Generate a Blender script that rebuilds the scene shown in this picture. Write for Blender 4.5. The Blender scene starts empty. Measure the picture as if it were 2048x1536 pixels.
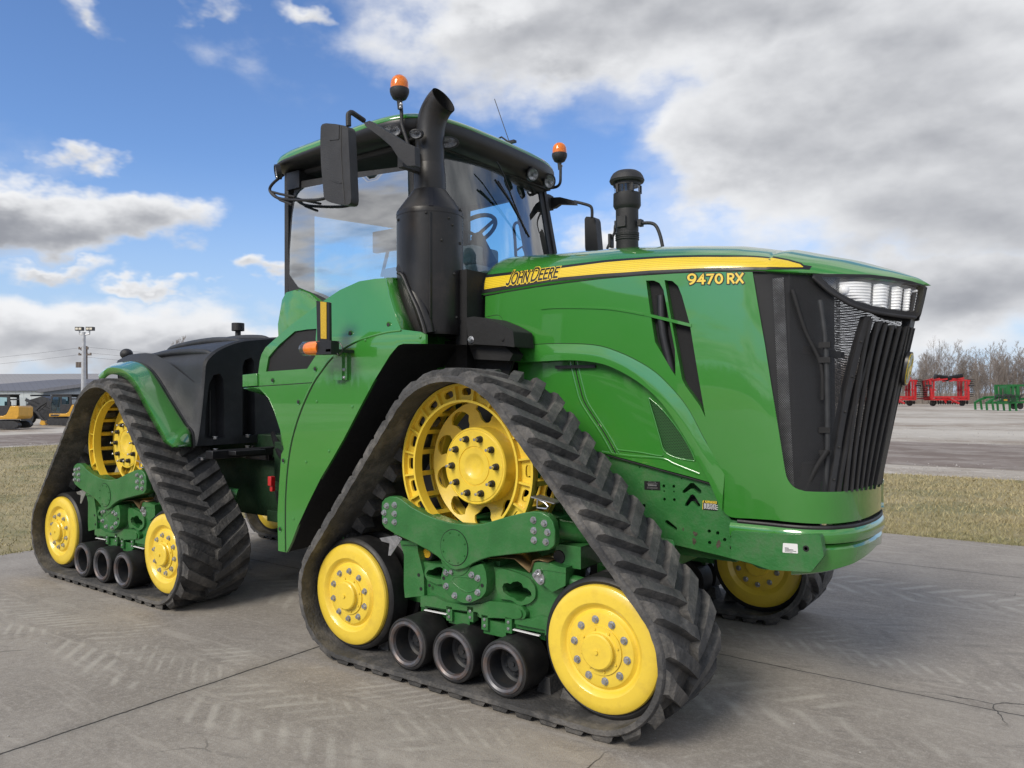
import bpy, bmesh, math, random
import numpy as np
from math import sin, cos, pi, radians, sqrt, atan2
from mathutils import Vector, Matrix
from mathutils.geometry import delaunay_2d_cdt
random.seed(7)
SC = bpy.context.scene
COL = SC.collection

# ---------------------------------------------------------------- camera calibration (solved from the wheel bolt circles)
CAM = np.array([2.19591, -3.4429, 1.74]); YAW, PIT, ROL, FPX = 0.62992, 0.01282, -0.00374, 1539.0
_F = np.array([-sin(YAW)*cos(PIT), cos(YAW)*cos(PIT), sin(PIT)])
_R = np.array([cos(YAW), sin(YAW), 0.0]); _U = np.cross(_R, _F)
_R2 = _R*cos(ROL)+_U*sin(ROL); _U2 = -_R*sin(ROL)+_U*cos(ROL)
def sight(u, v): return _F+_R2*(u-1024)/FPX-_U2*(v-768)/FPX
def P(u, v, **k):
    """point where the sight line (u, v) of the survey photo meets a plane x=, y= or z="""
    (a, val), = k.items(); i = 'xyz'.index(a); D = sight(u, v)
    return CAM+D*(val-CAM[i])/D[i]
YC = 1.42                       # centre plane of the tractor

# ---------------------------------------------------------------- materials
def nd(nt, t, **kw):
    n = nt.nodes.new(t)
    for k, v in kw.items():
        if k in n.inputs.keys() if isinstance(k, str) else False: n.inputs[k].default_value = v
        else: setattr(n, k, v)
    return n
def mat(name, col, rough=0.5, metal=0.0, var=0.12, vscale=6.0, bump=0.0, bscale=40.0, coat=0.0, dirt=None, dirt_amt=0.0, dirt_scale=3.0, rvar=0.08, spec=0.5):
    m = bpy.data.materials.new(name); m.use_nodes = True; nt = m.node_tree; L = nt.links
    b = nt.nodes['Principled BSDF']
    b.inputs['Metallic'].default_value = metal
    b.inputs['Specular IOR Level'].default_value = spec
    b.inputs['Coat Weight'].default_value = coat; b.inputs['Coat Roughness'].default_value = 0.02; b.inputs['Coat IOR'].default_value = 1.65
    tc = nd(nt, 'ShaderNodeTexCoord')
    n1 = nd(nt, 'ShaderNodeTexNoise'); n1.inputs['Scale'].default_value = vscale; n1.inputs['Detail'].default_value = 6
    L.new(tc.outputs['Object'], n1.inputs['Vector'])
    r = nd(nt, 'ShaderNodeValToRGB'); L.new(n1.outputs['Fac'], r.inputs['Fac'])
    c0 = [max(0, c*(1-var)) for c in col]; c1 = [min(1, c*(1+var)) for c in col]
    r.color_ramp.elements[0].color = (*c0, 1); r.color_ramp.elements[0].position = .3
    r.color_ramp.elements[1].color = (*c1, 1); r.color_ramp.elements[1].position = .7
    out = r.outputs['Color']
    if dirt:
        n3 = nd(nt, 'ShaderNodeTexNoise'); n3.inputs['Scale'].default_value = dirt_scale; n3.inputs['Detail'].default_value = 9; n3.inputs['Roughness'].default_value = .7
        L.new(tc.outputs['Object'], n3.inputs['Vector'])
        r3 = nd(nt, 'ShaderNodeValToRGB'); r3.color_ramp.elements[0].position = .48; r3.color_ramp.elements[1].position = .68
        L.new(n3.outputs['Fac'], r3.inputs['Fac'])
        mm = nd(nt, 'ShaderNodeMath', operation='MULTIPLY'); mm.inputs[1].default_value = dirt_amt; L.new(r3.outputs['Color'], mm.inputs[0])
        mx = nd(nt, 'ShaderNodeMix', data_type='RGBA'); L.new(mm.outputs[0], mx.inputs['Factor']); L.new(out, mx.inputs[6]); mx.inputs[7].default_value = (*dirt, 1)
        out = mx.outputs[2]
    L.new(out, b.inputs['Base Color'])
    n2 = nd(nt, 'ShaderNodeTexNoise'); n2.inputs['Scale'].default_value = vscale*3; n2.inputs['Detail'].default_value = 4; L.new(tc.outputs['Object'], n2.inputs['Vector'])
    mr = nd(nt, 'ShaderNodeMapRange'); mr.inputs['To Min'].default_value = max(0.02, rough-rvar); mr.inputs['To Max'].default_value = min(1, rough+rvar)
    L.new(n2.outputs['Fac'], mr.inputs['Value']); L.new(mr.outputs['Result'], b.inputs['Roughness'])
    if bump:
        n4 = nd(nt, 'ShaderNodeTexNoise'); n4.inputs['Scale'].default_value = bscale; n4.inputs['Detail'].default_value = 8; L.new(tc.outputs['Object'], n4.inputs['Vector'])
        bp = nd(nt, 'ShaderNodeBump'); bp.inputs['Strength'].default_value = bump; bp.inputs['Distance'].default_value = .01
        L.new(n4.outputs['Fac'], bp.inputs['Height']); L.new(bp.outputs['Normal'], b.inputs['Normal'])
    return m
M = {}
M['green'] = mat('green_paint', (.040, .222, .030), .20, var=.04, coat=1.0, vscale=2, rvar=.03, dirt=(.07, .18, .06), dirt_amt=.10, dirt_scale=4)
M['green_cast'] = mat('green_cast_paint', (.029, .155, .037), .40, var=.2, coat=.15, bump=.25, bscale=60, dirt=(.09, .13, .075), dirt_amt=.55, dirt_scale=6)
M['yellow'] = mat('yellow_paint', (.85, .61, .060), .34, var=.05, coat=.25, bump=.06, bscale=70, dirt=(.42, .27, .05), dirt_amt=.38, dirt_scale=6)
M['rubber'] = mat('track_rubber', (.056, .055, .055), .78, var=.35, vscale=9, bump=.7, bscale=55, dirt=(.205, .190, .172), dirt_amt=.70, dirt_scale=5)
M['rubber_dark'] = mat('wheel_rubber', (.016, .016, .017), .5, var=.3, bump=.15, dirt=(.06, .055, .05), dirt_amt=.25, dirt_scale=6)
M['black'] = mat('black_paint', (.012, .012, .014), .38, var=.2, bump=.05, dirt=(.05, .05, .05), dirt_amt=.15)
M['black_matte'] = mat('black_matte', (.009, .009, .010), .75, var=.3, bump=.2)
M['plastic'] = mat('black_plastic', (.020, .020, .022), .52, var=.2, bump=.35, bscale=220, dirt=(.06, .06, .06), dirt_amt=.2)
M['tank'] = mat('tank_plastic', (.020, .022, .026), .50, var=.2, vscale=3, bump=.12, bscale=25, dirt=(.07, .072, .08), dirt_amt=.5, dirt_scale=1.6)
M['steel'] = mat('zinc_steel', (.52, .53, .56), .32, .85, var=.25, vscale=30, dirt=(.30, .30, .31), dirt_amt=.5, dirt_scale=40)
M['dark_steel'] = mat('dark_nut_steel', (.045, .044, .043), .5, .5, var=.4, vscale=30)
M['worn'] = mat('worn_roller_steel', (.115, .115, .125), .42, .45, var=.3, vscale=14, dirt=(.17, .095, .06), dirt_amt=.7, dirt_scale=9)
M['roller_in'] = mat('roller_inside', (.022, .024, .028), .55, .1, var=.3, dirt=(.09, .07, .05), dirt_amt=.35, dirt_scale=9)
M['white'] = mat('white_label', (.75, .75, .75), .4, var=.04)
M['chrome'] = mat('lamp_reflector', (.92, .92, .92), .22, .0, var=.04)
M['chassis'] = mat('shaded_dirty_chassis', (.008, .035, .012), .6, var=.4, bump=.4, dirt=(.03, .03, .025), dirt_amt=.5)  # green darkened to paint in the shade between the track units; mottling is dirt
M['lamp_glass'] = mat('work_lamp_glass', (.42, .43, .45), .18, .5, var=.3, vscale=40)
M['radiator'] = mat('radiator_core', (.035, .037, .040), .6, .2, var=.2, vscale=20)
M['alu'] = mat('galvanised_strip', (.36, .36, .36), .42, .8, var=.5, vscale=12, dirt=(.14, .13, .12), dirt_amt=.7, dirt_scale=9)
M['red'] = mat('red_paint', (.45, .012, .014), .4, var=.15, coat=.2)
M['orange'] = mat('amber_lens', (.90, .22, .01), .15, var=.1, vscale=30, coat=.6)
M['exhaust'] = mat('exhaust_paint', (.017, .016, .016), .40, var=.3, vscale=3, bump=.10, bscale=20, dirt=(.065, .050, .044), dirt_amt=.55, dirt_scale=2.4)
def glass_mat(name, tint=(.78, .92, .95), refl=1.0, op=.10):
    m = bpy.data.materials.new(name); m.use_nodes = True; nt = m.node_tree; L = nt.links
    nt.nodes.remove(nt.nodes['Principled BSDF']); out = nt.nodes['Material Output']
    tr = nd(nt, 'ShaderNodeBsdfTransparent'); tr.inputs['Color'].default_value = (*tint, 1)
    gl = nd(nt, 'ShaderNodeBsdfGlossy'); gl.inputs['Roughness'].default_value = .015; gl.inputs['Color'].default_value = (1, 1, 1, 1)
    lw = nd(nt, 'ShaderNodeLayerWeight'); lw.inputs['Blend'].default_value = .5; fr = nd(nt, 'ShaderNodeMath', operation='POWER'); fr.inputs[1].default_value = 4.0; L.new(lw.outputs['Facing'], fr.inputs[0])
    ma = nd(nt, 'ShaderNodeMath', operation='MULTIPLY_ADD'); ma.inputs[1].default_value = refl; ma.inputs[2].default_value = op; ma.use_clamp = True
    L.new(fr.outputs[0], ma.inputs[0])
    mx = nd(nt, 'ShaderNodeMixShader'); L.new(ma.outputs[0], mx.inputs[0]); L.new(tr.outputs[0], mx.inputs[1]); L.new(gl.outputs[0], mx.inputs[2])
    L.new(mx.outputs[0], out.inputs['Surface']); return m
M['glass'] = glass_mat('cab_glass', (.40, .68, .77), 1.0, .44)
M['glass_front'] = glass_mat('windscreen_glass', (.66, .84, .90), .8, .16)
M['glass_far'] = glass_mat('cab_glass_far', (.62, .88, .95), .6, .05)
M['glass_clear'] = glass_mat('clear_lens', (.96, .97, .98), .8, .06)
def mesh_mat(name, col, scale, hole, rough=.5):
    """perforated sheet: round holes on a hexagonal grid, laid out in the sheet's own UV metres"""
    m = bpy.data.materials.new(name); m.use_nodes = True; nt = m.node_tree; L = nt.links
    b = nt.nodes['Principled BSDF']; b.inputs['Base Color'].default_value = (*col, 1); b.inputs['Roughness'].default_value = rough
    tc = nd(nt, 'ShaderNodeTexCoord'); sp = nd(nt, 'ShaderNodeSeparateXYZ'); L.new(tc.outputs['UV'], sp.inputs[0])
    def mth(op, a, bb=None, c=None):
        n = nd(nt, 'ShaderNodeMath', operation=op)
        for i, x in enumerate((a, bb, c)):
            if x is None: continue
            if isinstance(x, (int, float)): n.inputs[i].default_value = x
            else: L.new(x, n.inputs[i])
        return n.outputs[0]
    def cell(ox, oy):
        x = mth('SUBTRACT', mth('FRACT', mth('MULTIPLY_ADD', sp.outputs[0], scale, ox)), .5)
        y = mth('MULTIPLY', mth('SUBTRACT', mth('FRACT', mth('MULTIPLY_ADD', sp.outputs[1], scale/1.732, oy)), .5), 1.732)
        return mth('ADD', mth('MULTIPLY', x, x), mth('MULTIPLY', y, y))
    d = mth('MINIMUM', cell(100, 100), cell(100.5, 100.5))
    a = mth('GREATER_THAN', d, hole*hole)
    tr = nd(nt, 'ShaderNodeBsdfTransparent'); mx = nd(nt, 'ShaderNodeMixShader')
    L.new(a, mx.inputs[0]); L.new(tr.outputs[0], mx.inputs[1]); L.new(b.outputs[0], mx.inputs[2])
    L.new(mx.outputs[0], nt.nodes['Material Output'].inputs['Surface']); return m
M['perf'] = mesh_mat('perforated_black', (.02, .02, .022), 110, .42)
M['perf_fine'] = mesh_mat('perforated_fine', (.018, .018, .02), 130, .32)
M['perf_green'] = mesh_mat('perforated_green', (.03, .12, .03), 95, .34)

# ---------------------------------------------------------------- mesh builder
class MB:
    def __init__(s): s.v = []; s.f = []; s.m = []; s.uv = {}
    def add(s, verts, faces, m=0):
        o = len(s.v); s.v += [tuple(map(float, p)) for p in verts]
        for f in faces: s.f.append(tuple(i+o for i in f)); s.m.append(m)
        return s
    def box(s, c, d, m=0, R=None):
        vs = [Vector((sx*d[0]/2, sy*d[1]/2, sz*d[2]/2)) for sx in (-1, 1) for sy in (-1, 1) for sz in (-1, 1)]
        if R is not None: vs = [R @ v for v in vs]
        return s.add([v+Vector(c) for v in vs], [(0, 1, 3, 2), (4, 6, 7, 5), (0, 4, 5, 1), (2, 3, 7, 6), (0, 2, 6, 4), (1, 5, 7, 3)], m)
    def bar(s, a, b, w, h, m=0, up=(0, 0, 1)):
        a = Vector(a); b = Vector(b); d = (b-a); L = d.length; d.normalize(); u = Vector(up)
        if abs(d.dot(u)) > .98: u = Vector((1, 0, 0))
        x = d.cross(u).normalized(); z = x.cross(d)
        R = Matrix((x, d, z)).transposed()
        return s.box((a+b)/2, (w, L, h), m, R)
    def lathe(s, prof, c, axis='y', n=48, m=0, mats=None, closed=False, caps=True):
        """prof: list of (radius, offset along axis); mats: material per profile segment"""
        c = Vector(c); rings = []; base = len(s.v)
        for r, h in prof:
            for k in range(n):
                a = 2*pi*k/n
                if axis == 'y': p = (c.x+r*cos(a), c.y+h, c.z+r*sin(a))
                elif axis == 'z': p = (c.x+r*cos(a), c.y+r*sin(a), c.z+h)
                else: p = (c.x+h, c.y+r*cos(a), c.z+r*sin(a))
                s.v.append(p)
        N = len(prof)
        for i in range(N-1 if not closed else N):
            j = (i+1) % N
            for k in range(n):
                k2 = (k+1) % n
                s.f.append((base+i*n+k, base+i*n+k2, base+j*n+k2, base+j*n+k)); s.m.append(mats[i] if mats else m)
        if not closed and caps:
            for i in (0, N-1):
                if prof[i][0] > 1e-5: s.f.append(tuple(base+i*n+k for k in range(n))); s.m.append((mats[min(i, N-2)] if mats else m))
        return s
    def cyl(s, a, b, r, n=20, m=0, r2=None):
        return s.tube([a, b], [r, r if r2 is None else r2], n, m)
    def tube(s, path, r, n=10, m=0, smooth=0):
        pts = [Vector(p) for p in path]
        if smooth:
            q = []
            for i in range(len(pts)-1):
                p0 = pts[max(i-1, 0)]; p1 = pts[i]; p2 = pts[i+1]; p3 = pts[min(i+2, len(pts)-1)]
                for k in range(smooth):
                    t = k/smooth
                    q.append(.5*((2*p1)+(p2-p0)*t+(2*p0-5*p1+4*p2-p3)*t*t+(3*p1-p0-3*p2+p3)*t**3))
            q.append(pts[-1])
            if not isinstance(r, (int, float)):
                r = [r[min(int(i/smooth), len(r)-2)]*(1-(i/smooth-int(i/smooth)))+r[min(int(i/smooth)+1, len(r)-1)]*(i/smooth-int(i/smooth)) if i < len(q)-1 else r[-1] for i in range(len(q))]
            pts = q
        rs = [r]*len(pts) if isinstance(r, (int, float)) else r
        base = len(s.v); prev = None
        for i, p in enumerate(pts):
            d = (pts[min(i+1, len(pts)-1)]-pts[max(i-1, 0)]).normalized()
            if prev is None:
                u = Vector((0, 0, 1)) if abs(d.z) < .9 else Vector((1, 0, 0)); x = d.cross(u).normalized()
            else: x = (prev-d*prev.dot(d)).normalized()
            prev = x; y = d.cross(x)
            for k in range(n):
                a = 2*pi*k/n; s.v.append(tuple(p+(x*cos(a)+y*sin(a))*rs[i]))
        for i in range(len(pts)-1):
            for k in range(n):
                k2 = (k+1) % n; s.f.append((base+i*n+k, base+i*n+k2, base+(i+1)*n+k2, base+(i+1)*n+k)); s.m.append(m)
        s.f.append(tuple(base+k for k in range(n))); s.m.append(m)
        s.f.append(tuple(base+(len(pts)-1)*n+k for k in range(n))); s.m.append(m)
        return s
    def sphere(s, c, r, n=16, m=0, sc=(1, 1, 1)):
        k = n//2; pr = [(max(1e-6, sin(pi*i/k)), -cos(pi*i/k)) for i in range(k+1)]; b = len(s.v)
        s.lathe(pr, (0, 0, 0), 'z', n, m)
        for i in range(b, len(s.v)):
            x, y, z = s.v[i]; s.v[i] = (c[0]+x*r*sc[0], c[1]+y*r*sc[1], c[2]+z*r*sc[2])
        return s
    def grid(s, fn, nu, nv, m=0, uvscale=None):
        b = len(s.v)
        for i in range(nu+1):
            for j in range(nv+1): s.v.append(tuple(map(float, fn(i/nu, j/nv))))
        for i in range(nu):
            for j in range(nv):
                a = b+i*(nv+1)+j; s.f.append((a, a+nv+1, a+nv+2, a+1)); s.m.append(m)
        return s
    def build(s, name, mats, parent=None, ang=32, bevel=0, uv=None, segs=2):
        me = bpy.data.meshes.new(name); me.from_pydata(s.v, [], s.f)
        if not isinstance(mats, (list, tuple)): mats = [mats]
        for mm in mats: me.materials.append(M[mm] if isinstance(mm, str) else mm)
        me.polygons.foreach_set('material_index', s.m)
        bm = bmesh.new(); bm.from_mesh(me); bmesh.ops.recalc_face_normals(bm, faces=bm.faces)
        ca = cos(radians(ang))
        for f in bm.faces: f.smooth = True
        for e in bm.edges:
            if len(e.link_faces) == 2 and e.link_faces[0].normal.dot(e.link_faces[1].normal) < ca: e.smooth = False
        bm.to_mesh(me); bm.free()
        if uv is not None:
            ul = me.uv_layers.new(name='UVMap')
            co = [uv(v.co) for v in me.vertices]
            for lp in me.loops: ul.data[lp.index].uv = co[lp.vertex_index]
        o = bpy.data.objects.new(name, me); COL.objects.link(o)
        if parent is not None:
            o.parent = parent
            if parent.type == 'EMPTY': o.location = -parent.location
        if bevel:
            bv = o.modifiers.new('bevel', 'BEVEL'); bv.width = bevel; bv.segments = segs; bv.limit_method = 'ANGLE'; bv.angle_limit = radians(35)
            bv.harden_normals = False
        return o
def empty(name, loc, label, cat, group=None):
    o = bpy.data.objects.new(name, None); COL.objects.link(o); o.location = loc; o['label'] = label; o['category'] = cat
    if group: o['group'] = group
    return o
def tag(o, label=None, cat=None, group=None, kind=None):
    for k, v in (('label', label), ('category', cat), ('group', group), ('kind', kind)):
        if v: o[k] = v
    return o

def dens(poly, step, closed=True):
    out = []; n = len(poly)
    for i in range(n if closed else n-1):
        a = np.array(poly[i], float); b = np.array(poly[(i+1) % n], float); k = max(1, int(np.linalg.norm(b-a)/step))
        for j in range(k): out.append(tuple(a+(b-a)*j/k))
    if not closed: out.append(tuple(map(float, poly[-1])))
    return out
def smooth_poly(poly, k=6, closed=True):
    """Catmull-Rom through the points"""
    pts = [np.array(p, float) for p in poly]; n = len(pts); out = []
    for i in range(n if closed else n-1):
        p0 = pts[(i-1) % n] if closed or i > 0 else pts[0]; p1 = pts[i]; p2 = pts[(i+1) % n]; p3 = pts[(i+2) % n] if closed or i < n-2 else pts[-1]
        for j in range(k):
            t = j/k; out.append(tuple(.5*((2*p1)+(p2-p0)*t+(2*p0-5*p1+4*p2-p3)*t*t+(3*p1-p0-3*p2+p3)*t**3)))
    if not closed: out.append(tuple(pts[-1]))
    return out
def round_poly(poly, r, k=4):
    """fillet the corners of a closed polygon; r number or list"""
    out = []; n = len(poly)
    for i in range(n):
        rr = r[i] if isinstance(r, (list, tuple)) else r
        p = np.array(poly[i], float); a = np.array(poly[i-1], float)-p; b = np.array(poly[(i+1) % n], float)-p
        la, lb = np.linalg.norm(a), np.linalg.norm(b); d = min(rr, la*.45, lb*.45)
        if d < 1e-6: out.append(tuple(p)); continue
        A = p+a/la*d; B = p+b/lb*d
        for j in range(k+1):
            t = j/k; out.append(tuple((1-t)**2*A+2*t*(1-t)*p+t*t*B))
    return out
def inside(pt, poly):
    x, y = pt; c = False; n = len(poly); j = n-1
    for i in range(n):
        xi, yi = poly[i]; xj, yj = poly[j]
        if (yi > y) != (yj > y) and x < (xj-xi)*(y-yi)/(yj-yi)+xi: c = not c
        j = i
    return c
def edist(pt, loop):
    a = np.array(loop); b = np.roll(a, -1, 0); p = np.array(pt); ab = b-a; t = np.clip(((p-a)*ab).sum(1)/np.maximum((ab**2).sum(1), 1e-12), 0, 1)
    return np.sqrt((((a+ab*t[:, None])-p)**2).sum(1)).min()
def patch(mb, outline, lift, holes=(), step=.05, thick=0.0, tdir=None, m=0, grid=True):
    """triangulated sheet with holes; lift(a, b) -> 3D; thick>0 gives it a back face and a rim"""
    loops = [dens(outline, step)]+[dens(h, step) for h in holes]
    vs = []; es = []
    for lp in loops:
        o = len(vs); vs += [Vector(p[:2]) for p in lp]; es += [(o+i, o+(i+1) % len(lp)) for i in range(len(lp))]
    if grid:
        A = np.array(loops[0]); x0, y0 = A.min(0); x1, y1 = A.max(0)
        for x in np.arange(x0+step/2, x1, step):
            for y in np.arange(y0+step/2, y1, step):
                if inside((x, y), loops[0]) and not any(inside((x, y), h) for h in loops[1:]) and min(edist((x, y), l) for l in loops) > step*.35: vs.append(Vector((x, y)))
    V2, E, F, *_ = delaunay_2d_cdt(vs, es, [], 0, 1e-6)
    fs = []
    for f in F:
        c = (V2[f[0]]+V2[f[1]]+V2[f[2]])/3
        if inside(c, loops[0]) and not any(inside(c, h) for h in loops[1:]): fs.append(tuple(f))
    pts = [Vector(lift(p.x, p.y)) for p in V2]
    if not thick: mb.add(pts, fs, m); return mb
    n = len(pts)
    if tdir is None:
        nr = [Vector((0, 0, 0)) for _ in pts]
        for f in fs:
            q = (pts[f[1]]-pts[f[0]]).cross(pts[f[2]]-pts[f[0]])
            if q.length > 0 and q.dot(pts[f[0]]-Vector(CAM)) < 0: q = -q      # inward = away from the survey side
            for i in f: nr[i] += q
        back = [p+q.normalized()*thick if q.length > 0 else p for p, q in zip(pts, nr)]
    else: back = [p+Vector(tdir)*thick for p in pts]
    ec = {}
    for f in fs:
        for i in range(3):
            a, b = f[i], f[(i+1) % 3]; ec.setdefault((min(a, b), max(a, b)), []).append((a, b))
    rim = [(a, b, b+n, a+n) for k, l in ec.items() if len(l) == 1 for a, b in l]
    mb.add(pts+back, fs+[tuple(i+n for i in reversed(f)) for f in fs]+rim, m); return mb
def plate(mb, pix, y, thick, holes=(), r=0, m=0, step=.15, hr=0):
    """flat plate in the plane y, outline surveyed from the photo, real thickness inwards (+y)"""
    o = [tuple(P(u, v, y=y)[[0, 2]]) for u, v in pix]
    if r: o = round_poly(o, r)
    hs = []
    for h in holes:
        q = [tuple(P(u, v, y=y)[[0, 2]]) for u, v in h]; hs.append(round_poly(q, hr) if hr else q)
    return patch(mb, o, lambda a, b: (a, y, b), hs, step, thick, (0, 1, 0), m, grid=False)
def dup(o, dx=0, mirror=False, parent=None, ploc=None):
    """copy a part and its sub-parts, moved along x and optionally mirrored to the far side"""
    c = o.copy(); COL.objects.link(c); c.parent = parent or o.parent
    base = o.location.copy()
    if mirror: c.scale.y = -1; c.location = (base.x+dx, 2*YC-ROOT.location.y-0*base.y, base.z)
    else: c.location = (base.x+dx, base.y, base.z)
    for ch in list(o.children):
        d = ch.copy(); COL.objects.link(d); d.parent = c
    return c
def hexbolt(mb, c, r=.014, h=.012, ax='y', sgn=-1, m=0, rot=0, washer=True):
    c = Vector(c)
    if washer: mb.lathe([(r*1.35, 0), (r*1.35, sgn*.003), (r*.9, sgn*.0035)], c, ax, 16, m)
    pr = [(r, sgn*.002), (r, sgn*h*.85), (r*.86, sgn*h)]
    b = len(mb.v); mb.lathe(pr, c, ax, 6, m)
    return mb
# ================================================================ tractor: root
ROOT = empty('tractor', (-1.4, YC, 0), 'large green articulated tractor with yellow wheels on four rubber tracks, parked on the concrete', 'tractor')
LR = -4.09
XL, XR, XD, ZI, ZD, RB = -1.631, .239, -.727, .435, 1.305, .1544
X3 = (-1.0706, -.7075, -.3445); ZR = .232
NEAR = []           # parts of one track unit, copied for the rear and the far side
# ---- belt path: hull of the drive wheel and the two idlers
def belt_path():
    pts = []
    for (x, z, r) in ((XD, ZD, .507), (XL, ZI, .362), (XR, ZI, .362)):
        for k in range(240):
            a = 2*pi*k/240; pts.append((x+r*cos(a), z+r*sin(a)))
    pts = sorted(set(pts)); 
    def half(ps):
        h = []
        for p in ps:
            while len(h) > 1 and (h[-1][0]-h[-2][0])*(p[1]-h[-2][1])-(h[-1][1]-h[-2][1])*(p[0]-h[-2][0]) <= 0: h.pop()
            h.append(p)
        return h
    lo = half(pts); up = half(pts[::-1]); hull = (lo[:-1]+up[:-1])[::-1]       # clockwise: top -> front -> ground -> rear
    hull = np.array(hull); i0 = int(np.argmax(hull[:, 1])); hull = np.roll(hull, -i0, 0)
    d = np.linalg.norm(np.roll(hull, -1, 0)-hull, axis=1); s = np.concatenate([[0], np.cumsum(d)]); 
    return np.vstack([hull, hull[:1]]), s
HULL, HS = belt_path(); PER = HS[-1]
def bp(s, off=0.0):
    s = s % PER; x = np.interp(s, HS, HULL[:, 0]); z = np.interp(s, HS, HULL[:, 1])
    e = .02; a = np.array([np.interp((s-e) % PER, HS, HULL[:, 0]), np.interp((s-e) % PER, HS, HULL[:, 1])]); b = np.array([np.interp((s+e) % PER, HS, HULL[:, 0]), np.interp((s+e) % PER, HS, HULL[:, 1])])
    t = (b-a)/np.linalg.norm(b-a); n = np.array([-t[1], t[0]])                   # outward for clockwise travel
    return x+n[0]*off, z+n[1]*off
Y0, Y1 = -.10, .54
def make_belt():
    mb = MB(); N = 200; T = .036
    prof = [(Y0, 0), (Y0, T*.75), (Y0+.012, T), (Y0+.03, T), (.22, T), (Y1-.03, T), (Y1-.012, T), (Y1, T*.75), (Y1, 0), (.27, -.0), (.12, -.0)]
    base = len(mb.v); K = len(prof)
    rnd = random.Random(3)
    for i in range(N):
        s = PER*i/N
        for (y, o) in prof:
            w = .0025*sin(i*2.1)+rnd.uniform(-.002, .002) if y in (Y0, Y1) else 0
            x, z = bp(s, o); mb.v.append((x, y+w, z))
    for i in range(N):
        j = (i+1) % N
        for k in range(K):
            k2 = (k+1) % K; mb.f.append((base+i*K+k, base+j*K+k, base+j*K+k2, base+i*K+k2)); mb.m.append(0)
    NL = round(PER/.158); p = PER/NL
    def lug(s0, ya, yb, lead, wa, wb, h):
        # bar from (s0, ya) at the edge to (s0+lead, yb) at the centre, tapering base
        n = 7; secs = []
        for i in range(n+1):
            t = i/n; y = ya+(yb-ya)*t; s = s0+lead*t; w = wa+(wb-wa)*t
            hh = h*(1 if 0 < i < n else .96); j = rnd.uniform(-.0022, .0022)
            hh += rnd.uniform(-.0016, .0016)
            sg = 1 if yb > ya else -1; e0 = i == 0; e1 = i == 1
            if e0: hh *= .55
            if e1: y = ya+sg*.030; s = s0+lead*.10
            ku = 1.75 if e0 else (1.15 if e1 else 1.0)
            sec = []
            for (ds, o) in ((-w*.68*ku, T-.012), (-w*.46*ku+j, T+hh), (w*.46+j, T+hh), (w*.64, T-.012)):
                x, z = bp(s+ds, o); sec.append((x, y+(.006 if (o > T and e0) else 0)*sg, z))
            secs.append(sec)
        b = len(mb.v)
        for sec in secs: mb.v += sec
        for i in range(n):
            for k in range(3): mb.f.append((b+i*4+k, b+(i+1)*4+k, b+(i+1)*4+k+1, b+i*4+k+1)); mb.m.append(0)
        mb.f.append((b, b+1, b+2, b+3)); mb.f.append((b+n*4, b+n*4+1, b+n*4+2, b+n*4+3)); mb.m += [0, 0]
    for i in range(NL):
        s = i*p
        lug(s, Y0+.014, .240, .170, .070, .064, .046)
        lug(s+p*.5, Y1-.014, .200, .170, .070, .064, .046)
        # drive lug inside
        b = len(mb.v)
        for (o, ds, y0, y1) in ((.004, .048, .135, .265), (-.085, .028, .155, .245)):
            for (a, y) in ((-ds, y0), (ds, y0), (ds, y1), (-ds, y1)):
                x, z = bp(s+a, o); mb.v.append((x, y, z))
        for f in ((0, 1, 5, 4), (1, 2, 6, 5), (2, 3, 7, 6), (3, 0, 4, 7), (4, 5, 6, 7)): mb.f.append(tuple(b+q for q in f)); mb.m.append(0)
    return mb
belt = make_belt().build('rubber_track', 'rubber', ROOT, ang=38); NEAR.append(belt)

# ---- idler wheel: yellow dished disc, black rubber tyre, ten bolts
def idler(xc, ph):
    mb = MB(); c = (xc, 0, ZI)
    yel = [(.0001, -.056), (.011, -.056), (.011, -.048), (.083, -.046), (.090, -.040), (.090, -.018), (.096, -.012), (.124, -.012), (.124, -.004), (.128, -.004), (.170, -.004), (.186, .000), (.196, .012), (.204, .018), (.214, .014), (.228, -.004), (.238, -.011), (.275, -.0105), (.305, -.006), (.320, .002), (.3255, .012), (.326, .050)]
    # bolt-circle face sits at y=0, the ring around it swells outwards
    mb.lathe([(r, y) for r, y in yel], c, 'y', 96, 0)
    for k in range(8):
        a = 2*pi*k/8+.25; hexbolt(mb, (xc+.108*cos(a), -.012, ZI+.108*sin(a)), .0065, .007, washer=False)
    tyre = [(.326, .030), (.340, .024), (.352, .030), (.361, .042), (.362, .10), (.362, .168), (.340, .180), (.20, .180), (.08, .186), (.08, .27), (.20, .27), (.340, .27), (.362, .282), (.362, .405), (.340, .415), (.10, .405), (.001, .405)]
    mb.lathe(tyre, c, 'y', 96, 1)
    o = mb.build('idler_wheel', ['yellow', 'rubber_dark'], ROOT, ang=28)
    for k in range(10):
        a = pi/2+ph-2*pi*k/10; b = MB(); hexbolt(b, (xc+RB*cos(a), -.004, ZI+RB*sin(a)), .0150, .018)
        b.build('wheel_bolt', 'steel', o)
    return o
idL = idler(XL, -.0268); idR = idler(XR, .1757); NEAR += [idL, idR]
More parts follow.
